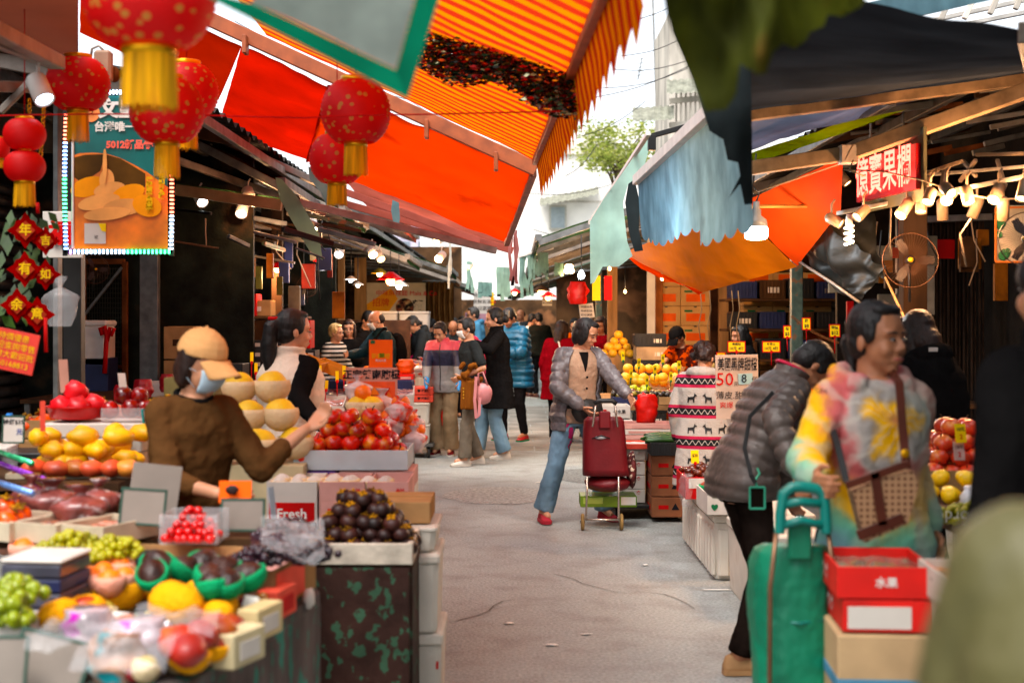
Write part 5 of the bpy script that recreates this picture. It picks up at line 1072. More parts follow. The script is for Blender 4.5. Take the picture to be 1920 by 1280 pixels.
# cart with foam boxes
t_ = thing('platform_cart', 'steel platform cart with black castors carrying foam boxes', 'cart', (-1.12, 16.2, 0))
g = M(); g.box((-1.12, 16.3, .145), (.48, .72, .03)); obj('deck', g, STEEL, t_)
for x in (-1.3, -.94):
    for y in (16.02, 16.55): g = M(); g.lathe([(.02, -.02), (.062, -.016), (.065, 0), (.062, .016), (.02, .02)], (x, y, .066), (V(0, 1, 0), V(0, 0, 1), V(1, 0, 0)), 16); w_ = obj('castor', g, BLACKP, t_); g = M(); g.box((x, y, .115), (.05, .03, .035)); obj('bracket', g, STEEL, w_)
g = M(); g.tube([(-.9, 16.66, .16), (-.9, 16.66, .95), (-1.34, 16.66, .95), (-1.34, 16.66, .16)], .014, 8); obj('handle', g, STEEL, t_)
foam_box('white foam box on the cart, lower', (-1.14, 16.25, .162), (.42, .62, .22), ps=[('front', 'panel', WHITE, (.0, .4, .3, .6))]); foam_box('white foam box on the cart, upper', (-1.14, 16.25, .385), (.42, .62, .24))
for k in range(2): closed_box(['lower', 'upper'][k]+' coral fruit carton with dark print on the cart', (-1.10, 16.22, .63+.085*k), (.42, .5, .08), CORALC, tape=False, ps=[('front', '♥ 蘋果仁', 'k', -.25, .5, .38), ('front', '♥ 蘋果仁', 'k', .25, .5, .38)])
for k in range(2): closed_box('small %s coral punnet of fruit on the cartons' % ['lower', 'upper'][k], (-1.24, 16.25, .80+.07*k), (.24, .3, .066), mat('bright_red_card', (.7, .04, .03), var=.1), tape=False, ps=[('front', 'panel', PINKC, (-.1, .4, .2, .6))])
bag('bright orange bag on the punnets of the cart', (-1.22, 16.3, .94), (.2, .2, .16), mat('orange_bag', (.9, .16, .01), rough=.4, var=.1, bump=.5, bs=20), tie=False)
t_ = thing('gas_cylinder', 'red cylinder standing behind the cart', 'cylinder', (-.86, 17.2, 0)); g = M(); g.lathe([(.06, 0), (.065, .02), (.065, .42), (.03, .5), (.015, .55)], (-.86, 17.2, 0), n=16); obj('tank', g, REDC, t_); g = M(); g.tube([(-.86, 17.2, .52), (-.86, 17.2, .6), (-.82, 17.2, .6)], .012, 6); obj('valve', g, STEEL, t_)
# far left stall with crowd
table('crowded fruit stall table beyond the cart', [(-2.6, 17.4), (-1.35, 17.4), (-.95, 22), (-2.6, 22)], .82, WCARD, skirt=[((-1.35, 17.4), (-.95, 22), WCARD, .4)])
many('orange', None, [V(random.uniform(-1.9, -1.2), random.uniform(17.6, 21.5), .82+random.choice((0, 0, .06, .1))) for i in range(70)], 'small orange in the scatter on the crowded stall', 'fruit', 'oranges on the crowded stall')
for i in range(8): bag('white plastic bag of fruit on the crowded stall, %s along' % ORD[i], (-1.15-.09*(i % 3), 18+i*.45, .83), (.22, .22, .2), PAST if i % 2 else RBAG, seed=i)
for i in range(3):
    for j in range(2-(i == 0)): foam_box('white foam box under the noodle poster, column %s %s' % (ORD[i], ['lower', 'upper'][j]), (-2.55+i*.5, 22.7, 1.02+.34*j), (.47, .4, .33), mt=WCARD, ps=[('front', 'panel', REDC, (-.2, .2, .3, .5))] if i == 0 else [('front', 'panel', GRC, (.1, .3, .3, .6))])
table('high counter under the foam boxes and noodle poster', [(-3, 22.4), (-1.2, 22.4), (-1.2, 23.2), (-3, 23.2)], 1.01, WOODD)
t_ = thing('poster', 'yellow and cream poster of a bowl of noodles on the back wall', 'poster', P(740, 575, 24.5)); Yp = 24.5; sp = Yp/F
g = M(); g.box(P(742, 578, Yp), (112*sp, .03, 96*sp)); obj('board', g, mat('cream_poster', (.60, .50, .36), rough=.6, var=.08), t_)
g = M(); g.prism([(0, 0), (30*sp, 0), (58*sp, 40*sp), (45*sp, 60*sp), (0, 30*sp)], P(688, 600, Yp-.02), V(1, 0, 0), UP, .006); obj('yellow_shape', g, mat('poster_yellow', (.75, .36, .01), var=.1), t_)
g = M(); g.lathe([(.001, 0), (17*sp, 0), (17*sp, .006), (.001, .006)], P(759, 576, Yp-.02), (V(1, 0, 0), UP, V(0, -1, 0)), 24, sm=False); obj('bowl_picture', g, mat('noodle_bowl', (.20, .06, .03), var=.9, vs=12, col2=(.6, .4, .2), c2=(.5, .6), c2s=9), t_)
text('中味麻辣麵 Mala & Co', P(762, 550, Yp-.03), V(1, 0, 0), UP, .11, INKR, t_); text('麵', P(783, 573, Yp-.03), V(1, 0, 0), UP, .18, INK, t_, bold=.03); text('招牌', P(714, 568, Yp-.04), V(1, 0, 0), UP, .15, INKR, t_)
t_ = thing('curtain', 'brown gathered curtain hanging beside the noodle poster', 'curtain', P(822, 560, 25)); g = M()
g.grid(lambda u, v: P(797+u*54, 528+v*76, 25)+V(0, .07*math.sin(u*34+math.sin(v*3)), 0), 80, 10); obj('cloth', g, mat('brown_curtain', (.22, .12, .05), rough=.85, var=.3), t_); g = M(); g.tube([P(792, 528, 25), P(855, 528, 25)], .02, 8); obj('rail', g, STEEL, t_)
for i, (x, y, w, h, Y, mt, lab) in enumerate([(904, 566, 32, 44, 27, WCARD, 'white notice board above the crowd'), (892, 596, 40, 20, 28, mat('lilac_board', (.4, .25, .3)), 'dull pink board low behind the crowd'), (920, 560, 12, 24, 27.5, YCARD, 'yellow notice beside the white board'), (1100, 583, 27, 27, 17, WCARD, 'white handwritten notice swinging over the melon stall'), (1026, 562, 18, 22, 22, mat('tan_notice', (.5, .36, .22)), 'tan paper notice on the post behind the crowd')]):
    t_ = thing('notice', lab, 'notice', P(x, y, Y)); g = M(); g.box(P(x, y, Y), (w*Y/F, .012, h*Y/F), rot=Matrix.Rotation(R(-8 if i == 3 else 0), 3, 'Y')); obj('board', g, mt, t_)
    for r_ in range(3): text(['特價水果', '新鮮到貨', '歡迎選購'][r_], P(x, y-h*.28+r_*h*.28, Y)-V(0, .012, 0), V(1, 0, 0), UP, h*.2*Y/F, INK if i != 2 else INKR, t_)
# ---------------- right side goods ----------------
# big foam bin with trays
foam_box('big white ribbed foam bin with a broken bottom edge beside the lane', (1.50, 9.2, 0), (.60, 1.50, .40), mt=FOAM, lid=True, ribs=True)
foam_box('white foam box with soil stains behind the crouching shopper', (1.46, 7.85, 0), (.42, .8, .42), mt=FOAM)
open_box('white carton of orange mangoes printed with green blackletter Chile', (1.30, 8.62, .405), (.30, .5, .12), WCARD, ps=[('front', 'panel', INKG, (-.4, .4, .82, .9)), ('front', 'Chile', 'g', .05, .42, .5), ('front', '♥', 'g', -.36, .35, .3)])
many('orange_mango', lambda: tag(obj('mango', M().ball((0, 0, .04), (.06, .042, .038), n=16, jit=.15), mat('orange_mango_skin', (.85, .25, .01), rough=.4, var=.12, rnd=.1), base=(0, 0, 0)), 'm', 'm'), [V(1.22+.08*(i % 3), 8.46+.07*(i//3), .47+.03*(i % 2)) for i in range(9)], 'deep orange mango in the carton printed with green letters', 'fruit', 'orange mangoes in the lettered carton')
many('green_net', netted('green_netted_fruit', GNET, MRED, (.055, .04, .036), .6), [V(1.20, 8.80, .48), V(1.29, 8.82, .48), V(1.38, 8.80, .48), V(1.25, 8.72, .50)], 'fruit in a green foam net behind the orange mangoes', 'fruit', 'green netted fruit in the lettered carton', flat=True)
open_box('red and white carton of chestnuts in thin plastic behind the mango carton', (1.32, 9.35, .405), (.42, .5, .14), REDC, liner=REDC, ps=[('front', 'panel', WCARD, (-.45, .45, .5, .95))])
many('chestnut', fruit('chestnut', .026, CHEST, .85, None, 12, .1), [V(1.15+random.random()*.34, 9.15+random.random()*.4, .52+random.random()*.04) for i in range(60)], 'glossy brown chestnut in the red carton', 'fruit', 'chestnuts in the red carton')
bag('white plastic liner bag hanging over the carton corner', (1.12, 9.15, .36), (.08, .2, .2), PLAS, seed=3, tie=False)
for i, (x, y) in enumerate([(1303, 856), (1352, 850)]): card('fluorescent yellow price card, %s above the chestnuts' % ORD[i], P(x, y, 9.2), .055, .085, YCARD, 15, -8, stick=.03, words=[('$20', 'k', 0, .1, .3)])
for i, (x, z, mt, lab) in enumerate([(1.20, 0, CARD, 'lowest'), (1.20, .16, CARD, 'second'), (1.20, .32, CARD, 'third')]): closed_box(lab+' brown carton with red print beside the foam bin', (1.20, 11.15, z+.04), (.26, .5, .155), mat('red_brown_carton', (.30, .13, .07), var=.2, rnd=.1), ps=[('front', 'panel', REDC, (-.3, .0, .4, .6)), ('front', '▲', 'k', .2, .5, .4), ('left', 'panel', REDC, (-.3, .3, .3, .5))])
t_ = thing('hand_truck', 'low black dolly under the white and green printed cartons', 'dolly', (.93, 11.5, 0)); g = M(); g.box((1.05, 11.4, .10), (.62, .7, .025)); obj('deck', g, BLACKM, t_)
for x in (.82, 1.28):
    for y in (11.12, 11.66): g = M(); g.lathe([(.02, -.015), (.042, -.012), (.042, .012), (.02, .015)], (x, y, .044), (V(0, 1, 0), UP, V(1, 0, 0)), 14); obj('castor', g, BLACKP, t_)
for k in range(3): closed_box(ORD[k]+' white carton with red and green fruit print from the dolly up', (.92, 11.35, .115+.11*k), (.25, .36, .108), WCARD, ps=[('front', 'panel', BLACKP, (.05, .12, .3, .7)), ('front', '❀', 'r', .3, .75, .35), ('front', '✿', 'g', -.2, .75, .3)], tape=False)
foam_box('pale foam box on top of the printed cartons', (.93, 11.35, .45), (.28, .38, .09))
open_box('coral rimmed tray on the pale foam box', (.95, 11.3, .542), (.27, .34, .04), CORALC, liner=WCARD)
for i in range(4): open_box('white and pink fruit flat, %s in the leaning row behind the cucumbers' % ORD[i], (1.05+.03*i, 12.1+.02*i, .50+.045*i), (.44, .4, .042), [WCARD, PINKC][i % 2], ps=[('front', 'panel', PINKC, (-.3, .3, .2, .7))])
closed_box('brown carton holding up the white and pink flats', (1.10, 12.1, .0), (.44, .4, .495), CARD)
open_box('black crate of cucumbers with a red price ticket', (1.22, 11.1, .515), (.32, .46, .10), BLACKP, name='crate', slots=True)
CUC = mat('cucumber_skin', (.03, .10, .012), rough=.4, var=.5, vs=20, rnd=.3)
many('cucumber', lambda: tag(obj('cucumber', M().tube([V(-.17, 0, .02), V(-.15, 0, .02), V(-.05, .008, .026), V(.06, .008, .026), V(.15, 0, .02), V(.17, -.005, .02)], [.006, .016, .019, .019, .016, .007], 12), CUC, base=(0, 0, 0)), 'c', 'c'), [V(1.20+random.uniform(-.02, .02), 10.93+.035*i, .60+.012*(i % 3)) for i in range(9)], 'long green cucumber in the black crate', 'vegetable', 'cucumbers in the black crate', rot=False)
card('small red and white price ticket on the cucumber crate', P(1290, 873, 10.75), .06, .05, mat('pinkish_ticket', (.6, .4, .36)), 10, -20, words=[('$10', 'r', 0, 0, .5)])
foam_box('white foam box behind the maroon trolley', (.92, 12.8, .12), (.30, .4, .55), mt=WCARD); open_box('white printed carton on the foam box behind the maroon trolley', (.91, 12.8, .68), (.28, .36, .11), WCARD, ps=[('front', '一水果', 'k', .15, .5, .35), ('front', 'panel', REDC, (-.45, -.25, .1, .7))])
closed_box('brown carton under the foam box behind the trolley', (.92, 12.8, 0), (.3, .4, .118), CARD)
# fruit stall G
table('wooden fruit stall table under the melons beside the red bag', [(.92, 13.2), (2.75, 13.2), (2.75, 15.4), (.85, 15.4)], .76, mat('old_pine', (.28, .16, .08), rough=.75, var=.3, vs=6), WOODD, th=.045)
for i in range(6): open_box('dark crate stored below the melon table, %s along' % ORD[i], (1.15+.3*i, 13.5, .0), (.28, .4, .2), NAVYC if i % 2 else WOODD, name='crate', slots=True, ps=[('front', 'panel', [WCARD, YCARD, BLACKP][i % 3], (-.25, .25, .3, .7))])
for i in range(5): open_box('shallow dark punnet crate below the melon table, upper row %s' % ORD[i], (1.2+.32*i, 13.5, .22), (.28, .4, .14), [BLACKP, CARD, NAVYC][i % 3], name='crate', slots=True)
open_box('navy edged tray of dark fruit at the front of the melon table', (1.13, 13.4, .765), (.38, .34, .07), NAVYC, ps=[('front', '水果 FRUIT', 'w', .1, .5, .3)]); open_box('pale wooden tray of figs at the front of the melon table', (1.62, 13.4, .765), (.5, .34, .07), CARD)
DK = mat('dark_fruit', (.06, .03, .015), rough=.35, var=.6, rnd=.6, col2=(.22, .16, .03), c2=(.5, .6), c2s=8)
many('fig', fruit('fig', .026, DK, 1, None, 12, .1), [V(random.uniform(.96, 1.86), random.uniform(13.28, 13.55), .81+random.random()*.03) for i in range(110)], 'small dark fruit in the low trays at the melon table front', 'fruit', 'dark small fruit in the front trays')
YMEL = mat('golden_melon', (.85, .50, .08), rough=.45, var=.15, rnd=.15, vs=9)
for i in range(7): open_box('clear box of golden fruit, %s of the tiered boxes on the melon table' % ORD[i], (1.14+.2*(i % 4)+.06*(i//4), 13.95+.2*(i//4), .765+.12*(i//4)), (.19, .26, .11), mat('clear_amber_plastic', (.8, .55, .3), rough=.2, alpha=.45), name='punnet', liner=mat('orange_slices', (.8, .25, .03), rough=.3, var=.4, vs=20))
many('golden_melon', fruit('golden_melon', .052, YMEL, .95, None, 16, .06), [V(1.10+.1*i, 14.0+.03*(i % 2), .90+.04*j) for i in range(7) for j in range(2)]+[V(1.16+.1*i, 14.25, 1.02) for i in range(6)], 'golden round fruit stacked on the clear boxes', 'fruit', 'golden fruit on the clear boxes')
many('cream_melon', fruit('cream_melon', .058, mat('cream_melon_skin', (.72, .48, .20), rough=.55, var=.12, rnd=.1), .97, None, 16, .04), heap((1.90, 13.9, .80), 4, 3, .112, 4, .1), 'cream coloured round melon in the heap beside the vendor in a cap', 'fruit', 'cream melons beside the capped vendor')
many('green_mango', lambda: tag(obj('mango', M().ball((0, 0, .035), (.055, .04, .035), n=14, jit=.15), mat('yellow_green_mango', (.5, .5, .04), rough=.4, var=.3, rnd=.3), base=(0, 0, 0)), 'm', 'm'), [V(random.uniform(1.0, 1.35), random.uniform(13.6, 14.1), .80+random.random()*.06) for i in range(26)], 'yellow green mango at the lane end of the melon table', 'fruit', 'yellow green mangoes on the melon table')
many('fruit_small_red', fruit('plum', .024, mat('plum_skin', (.3, .02, .02), rough=.25, var=.3, rnd=.4, coat=.4), .95, None, 10), [V(random.uniform(1.0, 2.0), random.uniform(13.55, 13.75), .80+random.random()*.05) for i in range(70)], 'small red plum behind the front trays of the melon table', 'fruit', 'plums on the melon table')
for i in range(11): card('yellow price tag among the golden fruit, %s along' % ORD[min(i, 9)] if i < 10 else 'yellow price tag at the very end of the golden fruit', P(1168+i*15, 668+((i*37) % 60)*.9, 13.6), .035, .09, YCARD, 15, -8+(i*13) % 14, stick=.05, stickm=INKG, words=[('8', 'k', 0, .1, .4)], group='yellow price tags among the golden fruit')
for i in range(6): g = M(); a = P(1262+i*12, 735, 13.3); g.box(a, (.016, .004, .20), rot=Matrix.Rotation(R(35), 3, 'Y')); tag(obj('ticket', g, WHITE), 'white slanted ticket over the fig trays, %s of six' % ORD[i], 'ticket', 'white slanted tickets')
bag('crumpled clear bag leaning on the cream melons', (1.62, 13.7, .80), (.24, .16, .30), mat('amber_film', (.8, .45, .2), rough=.15, alpha=.5, bump=.9, bs=18), seed=2)
open_box('wooden crate of golden melons beside the black crate stack', (1.28, 17.4, .92), (.4, .4, .22), PLY, name='crate')
many('golden_melon', None, heap((1.28, 17.3, 1.1), 4, 3, .10, 4, .1), 'yellow melon heaped in the wooden crate by the crate stack', 'fruit', 'yellow melons in the wooden crate')
table('counter holding the crate of yellow melons', [(.95, 17.0), (1.6, 17.0), (1.6, 18.2), (.95, 18.2)], .91, WOODD)
for k in range(9): open_box('%s crate from the floor in the tall stack by the carton wall' % (ORD[k]), (1.62+(k % 2)*.012, 16.8, .0+.155*k), (.36, .4, .15), [BLACKP, mat('wood_crate', (.4, .3, .2), var=.2)][k % 3 == 1], name='crate', slots=True, ps=[('front', 'panel', WCARD, (.1, .35, .3, .6))] if k % 3 else ())
OCART = mat('orange_white_carton', (.62, .38, .17), rough=.7, var=.12, rnd=.15)
OP = mat('orange_print', (.80, .16, .03), rough=.6, var=.1)
n_ = 0
for r_ in range(9):
    for c_ in range(6):
        if c_ in (2,) : continue
        x = 1.95+c_*.37+(0 if c_ < 2 else .06); n_ += 1
        closed_box('orange printed carton, %s row from the floor, %s column from the crates' % (ORD[r_], ORD[c_]), (x, 18.2, .247*r_), (.365, .4, .245), OCART, tape=False, ps=[('front', 'panel', OP, (-.32, .34, .22, .62)), ('front', 'panel', INKG, (-.38, -.1, .70, .80)), ('front', 'panel', BLACKP, (-.05, .05, .93, .99))], group='orange printed cartons in the stacked wall')
g = M(); g.box((1.85, 17.9, 1.3), (.09, .09, 2.6)); tag(obj('timber_post', g, mat('orange_timber', (.30, .11, .03), var=.3)), 'orange brown timber post in front of the carton wall', 'post')
g = M(); g.box((2.66, 17.9, 1.3), (.12, .10, 2.6)); tag(obj('timber_post', g, PLY), 'pale timber post between the carton columns', 'post')
g = M(); g.box((1.72, 17.6, 1.55), (.10, .05, 2.2)); tag(obj('printed_board', g, WCARD), 'narrow white printed carton edge beside the orange brown post', 'board')
g = M(); g.box((2.50, 12.5, 1.3), (.10, .10, 2.6), b=.008); tag(obj('steel_post', g, GREENP), 'green painted steel post with rust in front of the yellow price tags', 'post')
g = M(); g.box((1.16, 19, 1.3), (.08, .08, 2.6)); tag(obj('steel_post', g, GREENP), 'thin green post beside the melon crate', 'post')
for i, (x, Y) in enumerate([(1148, 17.5), (1585//1, 20)]): g = M(); g.box(P(x, 560, Y)*1+V(0, 0, -.3), (.12, .1, 2.6)); tag(obj('timber_post', g, PLY), ['pale timber post above the melon counter', 'pale timber post in the dark behind the plastic sheet'][i], 'post')
# strings hanging from the orange tarpaulin
for i, x in enumerate((1313, 1330, 1372, 1384)):
    g = M(); g.tube([P(x, 545, 12), P(x+3, 580, 12), P(x-3, 610, 12), P(x+1, 640+i*8, 12)], .005, 5); tag(obj('string', g, PLY), 'frayed straw string hanging under the orange tarpaulin, %s from the lane' % ORD[i], 'string')
# oranges stall behind signs, with the deer sweater shopper
table('orange seller table behind the handwritten sign', [(2.0, 10.6), (3.6, 10.6), (3.6, 12.0), (2.0, 12.0)], .92, WOODD)
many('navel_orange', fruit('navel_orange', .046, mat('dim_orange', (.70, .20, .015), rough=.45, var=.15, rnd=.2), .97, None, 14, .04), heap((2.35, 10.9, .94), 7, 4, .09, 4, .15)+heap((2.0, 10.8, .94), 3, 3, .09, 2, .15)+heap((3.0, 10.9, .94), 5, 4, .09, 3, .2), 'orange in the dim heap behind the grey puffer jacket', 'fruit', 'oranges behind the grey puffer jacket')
for i, (x, y, w_, Y) in enumerate([(1381, 650, 42, 10.4), (1446, 650, 44, 10.4), (1512, 607, 20, 11), (1476, 622, 18, 10.8), (1565, 620, 26, 10.6), (1352, 672, 22, 10.8)]):
    card('yellow price sign on a red stand, %s over the dim oranges' % ORD[i], P(x, y, Y), w_*Y/F*.75, .075 if w_ > 30 else .09, YCARD, [-6, 5, 0, 0, 4, 8][i], -4, words=[(['美國橙', '新奇士', '甜', '橙', '特價', '10'][i], 'k', 0, .25, .28), (['10元 4個', '10元 4個', '$8', '$5', '$12', ''][i] or '個', 'k', 0, -.18, .38)], frame=INKR, stick=.10, group='yellow price signs over the dim oranges')
t_ = thing('price_sign', 'big handwritten white sign with red 50 and a pale blue 8 card', 'sign', P(1382, 725, 8.8)); Y = 8.8; s_ = Y/F; yw = V(1, 0, .02)
g = M(); g.box(P(1382, 725, Y), (80*s_, .006, 120*s_), rot=Matrix.Rotation(R(-1), 3, 'Y')); obj('board', g, mat('pinkish_paper', (.60, .50, .43), rough=.6, var=.12), t_)
q = lambda x, y: P(x, y, Y-.006)
text('美國黑牌甜橙', q(1383, 684), V(1, 0, 0), UP, 22*s_, INK, t_, wfit=76*s_*.145*6.9/6.9*.145*0+.0415, bold=.01) if False else text('美國黑牌甜橙', q(1383, 684), V(1, 0, 0), UP, 26*s_, INK, t_, wfit=74*s_, bold=.01)
text('50', q(1359, 712), V(1, 0, 0), UP, 34*s_, INKR, t_, bold=.0); text('元', q(1380, 720), V(1, 0, 0), UP, 9*s_, INK, t_)
g = M(); g.box(q(1398, 710), (27*s_, .003, 20*s_), rot=Matrix.Rotation(R(-3), 3, 'Y')); obj('blue_card', g, mat('pale_blue_card', (.42, .62, .66), var=.05), t_); text('8', q(1395, 710)-V(0, .004, 0), V(1, 0, 0), UP, 22*s_, INK, t_); text('個', q(1415, 712), V(1, 0, 0), UP, 12*s_, INK, t_)
text('薄皮.甜', q(1368, 742), V(1, 0, 0), UP, 16*s_, INK, t_); text('爽爆', q(1362, 760), V(1, 0, 0), UP, 13*s_, INKR, t_)
g = M(); g.tube([P(1382, 785, Y+.01), V(P(1382, 0, Y).x, Y+.01, .40)], .008, 6); obj('stake', g, WOODD, t_)
# chain and tag on the green post
t_ = thing('chain', 'rusty chain hanging from the green post to the dim stall', 'chain', P(1490, 595, 12.3))
for i in range(26):
    u = i/25; c = P(1486+u*84, 594+u*48+6*math.sin(PI*u), 12.2-1.2*u); g = M(); g.tube([c+V(.012*math.cos(a), .004*math.sin(a*2), .008*math.sin(a))+V(0, .008*math.sin(a) if i % 2 else 0, 0) for a in [j*PI/4 for j in range(9)]], .0035, 5); obj('link', g, RUST, t_)
# near right boxes
open_box('red fruit box on the near carton stack, upper one with white drawings', (1.02, 4.0, .80), (.26, .34, .085), mat('bright_red_box', (.62, .03, .02), rough=.55, var=.15), -4, ps=[('left', '❀ ❀', 'w', -.1, .5, .6), ('front', '水果', 'w', .0, .5, .35), ('left', 'panel', WCARD, (-.5, -.36, .0, 1))], liner=mat('bagged_fruit_dim', (.35, .25, .2), rough=.2, var=.4, coat=.5))
open_box('red fruit box on the near carton stack, lower one with a white label', (1.035, 4.0, .71), (.26, .34, .085), mat('bright_red_box', (.6, .03, .02)), -4, ps=[('left', '❀ ❀', 'w', -.1, .5, .6), ('front', 'panel', WCARD, (-.45, .2, .1, .8))])
SPOT = mat('spotted_card', (.55, .48, .42), rough=.7, var=.1, col2=(.03, .02, .02), c2=(.66, .68), c2s=28)
for k in range(3): open_box('white fruit box with dark spots and red ends, %s of the near stack' % ['lowest', 'middle', 'topmost'][k], (1.25-.01*k, 3.72, .64+.085*k), (.24, .40, .083), SPOT, -3, ps=[('front', 'panel', REDC, (-.3, .5, .1, .9))], liner=mat('candied_fruit', (.55, .22, .08), rough=.3, var=.5, vs=25, coat=.4) if k == 2 else None)
closed_box('tan carton with a blue printed strip at the bottom corner, first', (1.02, 4.0, .26), (.26, .36, .445), mat('tan_carton', (.50, .36, .22), rough=.8, var=.12), -4, tape=False, ps=[('front', 'panel', mat('blue_strip', (.12, .28, .40)), (-.5, .5, .66, .73)), ('left', 'panel', mat('blue_strip', (.12, .28, .40)), (-.5, .5, .66, .73))])
closed_box('tan carton with a blue printed strip at the bottom corner, second', (1.28, 3.8, .18), (.25, .36, .455), mat('tan_carton', (.50, .36, .22)), -4, tape=False, ps=[('front', 'panel', mat('blue_strip', (.12, .28, .40)), (-.5, .5, .66, .73))])
closed_box('large brown carton at the base of the near stack', (1.2, 3.98, 0), (.66, .6, .178), CARD, -4); closed_box('brown carton spacer under the first tan carton', (1.02, 4.0, .179), (.24, .3, .08), CARD, -4)
# right fruit table behind the hoodie woman
table('dark fruit table beside the black coated man', [(1.62, 5.2), (2.6, 5.2), (2.6, 6.9), (1.62, 6.9)], .80, WOODD)
closed_box('dark brown carton with cream script lettering upside down, Corde', (1.78, 5.35, .60), (.34, .3, .10), mat('dark_maroon_card', (.05, .015, .012), var=.2), tape=False, ps=[('front', 'epɹoƆ', 'w', .05, .5, .6)]) if False else closed_box('dark brown carton printed Corde in cream upside down letters', (1.80, 5.10, .56), (.36, .16, .22), mat('dark_maroon_card', (.05, .015, .012), var=.2), tape=False)
text('Corde', P(1800, 968, 5.0), V(-1, 0, 0), V(0, 0, -1), .06, INKW, None, name='lettering')
_l = bpy.data.objects['lettering' if False else [o.name for o in bpy.data.objects if o.name.startswith('lettering')][-1]]
_c = [o for o in bpy.data.objects if o.get('label', '').startswith('dark brown carton printed Corde')][0]
bpy.context.view_layer.update(); _l.parent = _c; _l.location = Vector(_l.location)-Vector(_c.location)+V(0, .015, 0)
closed_box('brown crate under the dark lettered carton', (1.80, 5.1, 0), (.36, .16, .555), WOODD)
for k in range(3): g = M(); g.lathe([(.03, 0), (.04, .01), (.03, .02), (.001, .021)], P(1775, 986, 5.01)) if k == 9 else None
open_box('pale tray of apples under yellow tickets beside the black coated man', (1.98, 6.3, .81), (.50, .5, .1), CARD); 
many('pale_red_apple', fruit('apple', .042, mat('pink_apple_skin', (.75, .10, .05), rough=.3, var=.25, vs=9, rnd=.2, col2=(.8, .4, .12), c2=(.55, .7), c2s=9, coat=.3), .92, 'stalk', 16), heap((1.97, 6.28, .86), 5, 5, .082, 4, .15), 'pinkish red apple in the pyramid beside the black coated man', 'fruit', 'apples beside the black coated man')
many('lemon', lambda: tag(obj('lemon', M().ball((0, 0, .033), (.045, .033, .033), n=14, jit=.1), LEMON, base=(0, 0, 0)), 'l', 'l'), [V(1.66+.085*(i % 4), 5.62+.07*(i//4), .83+.05*(i//6)) for i in range(12)], 'yellow lemon in front of the pinkish apples', 'fruit', 'lemons in front of the pinkish apples')
bag('white plastic bag lying in front of the lemons', (1.80, 5.4, .81), (.18, .14, .11), mat('white_bag', (.6, .62, .64), rough=.3, bump=.6, bs=16), seed=5, tie=False)
many('shelf_grapes', None, [V(1.68, 5.3, .81), V(1.60, 5.25, .80), V(1.78, 5.28, .80)], 'bunch of yellow grapes at the dark lettered carton', 'fruit', 'yellow grapes at the dark lettered carton', flat=True)
for i, (x, y) in enumerate([(1801, 812), (1798, 845)]): card(['yellow', 'pinkish'][i]+' price card stuck in the apples by the black coated man', P(x, y, 6.0), .05, .08, [YCARD, mat('pinkish_ticket', (.6, .4, .36))][i], 12, -10, words=[('10元', 'k', 0, .2, .25), ('2', 'r', 0, -.2, .35)])
for i, (x, y) in enumerate([(1742, 610), (1549, 588)]): card(['white and red ticket on a bamboo stick below the caged fan', 'small yellow ticket above the tied hair'][i], P(x, y, 8.2), .062 if i == 0 else .05, .055, [mat('pinkish_ticket', (.6, .4, .36)), YCARD][i], 10, -5, words=[('10', 'r', -.15, .1, .5)], stick=.16 if i == 0 else .05, stickm=PLY) if i == 0 else None
t_ = thing('price_card', 'small white ticket clipped under the caged fan', 'price card', P(1690, 618, 8.3)); g = M(); g.box(P(1690, 618, 8.3), (.065, .003, .038)); obj('card', g, YCARD, t_); text('個 $5', P(1690, 618, 8.296), V(1, 0, 0), UP, .022, INK, t_)
# shelves in the dark behind
t_ = thing('shelf_rack', 'dark rack of black crates in the gloom behind the orange seller', 'shelf', (3.3, 18, 0))
for k in range(6): g = M(); g.box((3.45, 17.2+.0, .35+.36*k), (1.8, .6, .03)); obj('shelf', g, WOODD, t_)
for k in range(5):
    for i in range(5): open_box('dark crate on the gloomy rack, shelf %s place %s' % (ORD[k], ORD[i]), (2.78+.34*i, 17.2, .37+.36*k), (.3, .4, .2+.02*((i*k) % 3)), [BLACKP, NAVYC, WOODD][(i+k) % 3], name='crate', slots=True, ps=[('front', 'panel', [WCARD, GRC, REDC][(i*2+k) % 3], (-.2, .25, .3, .6))] if (i+k) % 2 else ())
t_ = thing('folding_gate', 'closed dark folding metal gate behind the caged fan', 'gate', (4.0, 12.5, 0))
for i in range(22): g = M(); g.bar((3.55+.028*i, 12.9-.02*i+(.02 if i % 2 else 0), .1), (3.55+.028*i, 12.9-.02*i+(.02 if i % 2 else 0), 2.42), .014, .03, up=V(0, 1, 0)); obj('slat', g, mat('brown_iron', (.06, .04, .028), rough=.6, metal=.3, var=.4), t_)
g = M(); g.bar((3.5, 12.85, 2.45), (4.2, 12.4, 2.45), .06); obj('top_rail', g, STEEL, t_); g = M(); g.bar((3.5, 12.85, 0), (3.5, 12.85, 2.5), .06, up=V(0, 1, 0)); obj('frame', g, STEEL, t_)
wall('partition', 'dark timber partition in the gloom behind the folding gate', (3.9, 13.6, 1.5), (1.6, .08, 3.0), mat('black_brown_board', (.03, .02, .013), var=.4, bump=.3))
wall('partition', 'brown boarded partition closing off the melon stall', (3.6, 19.4, 1.5), (1.8, .08, 3.0), mat('red_brown_board', (.09, .04, .02), var=.4))
closed_box('grey metal meter box on the post under the caged fan', P(1720, 590, 10)-V(0, 0, 0), (.22, .1, .35), STEEL, tape=False, name='meter_box', cat='meter box')
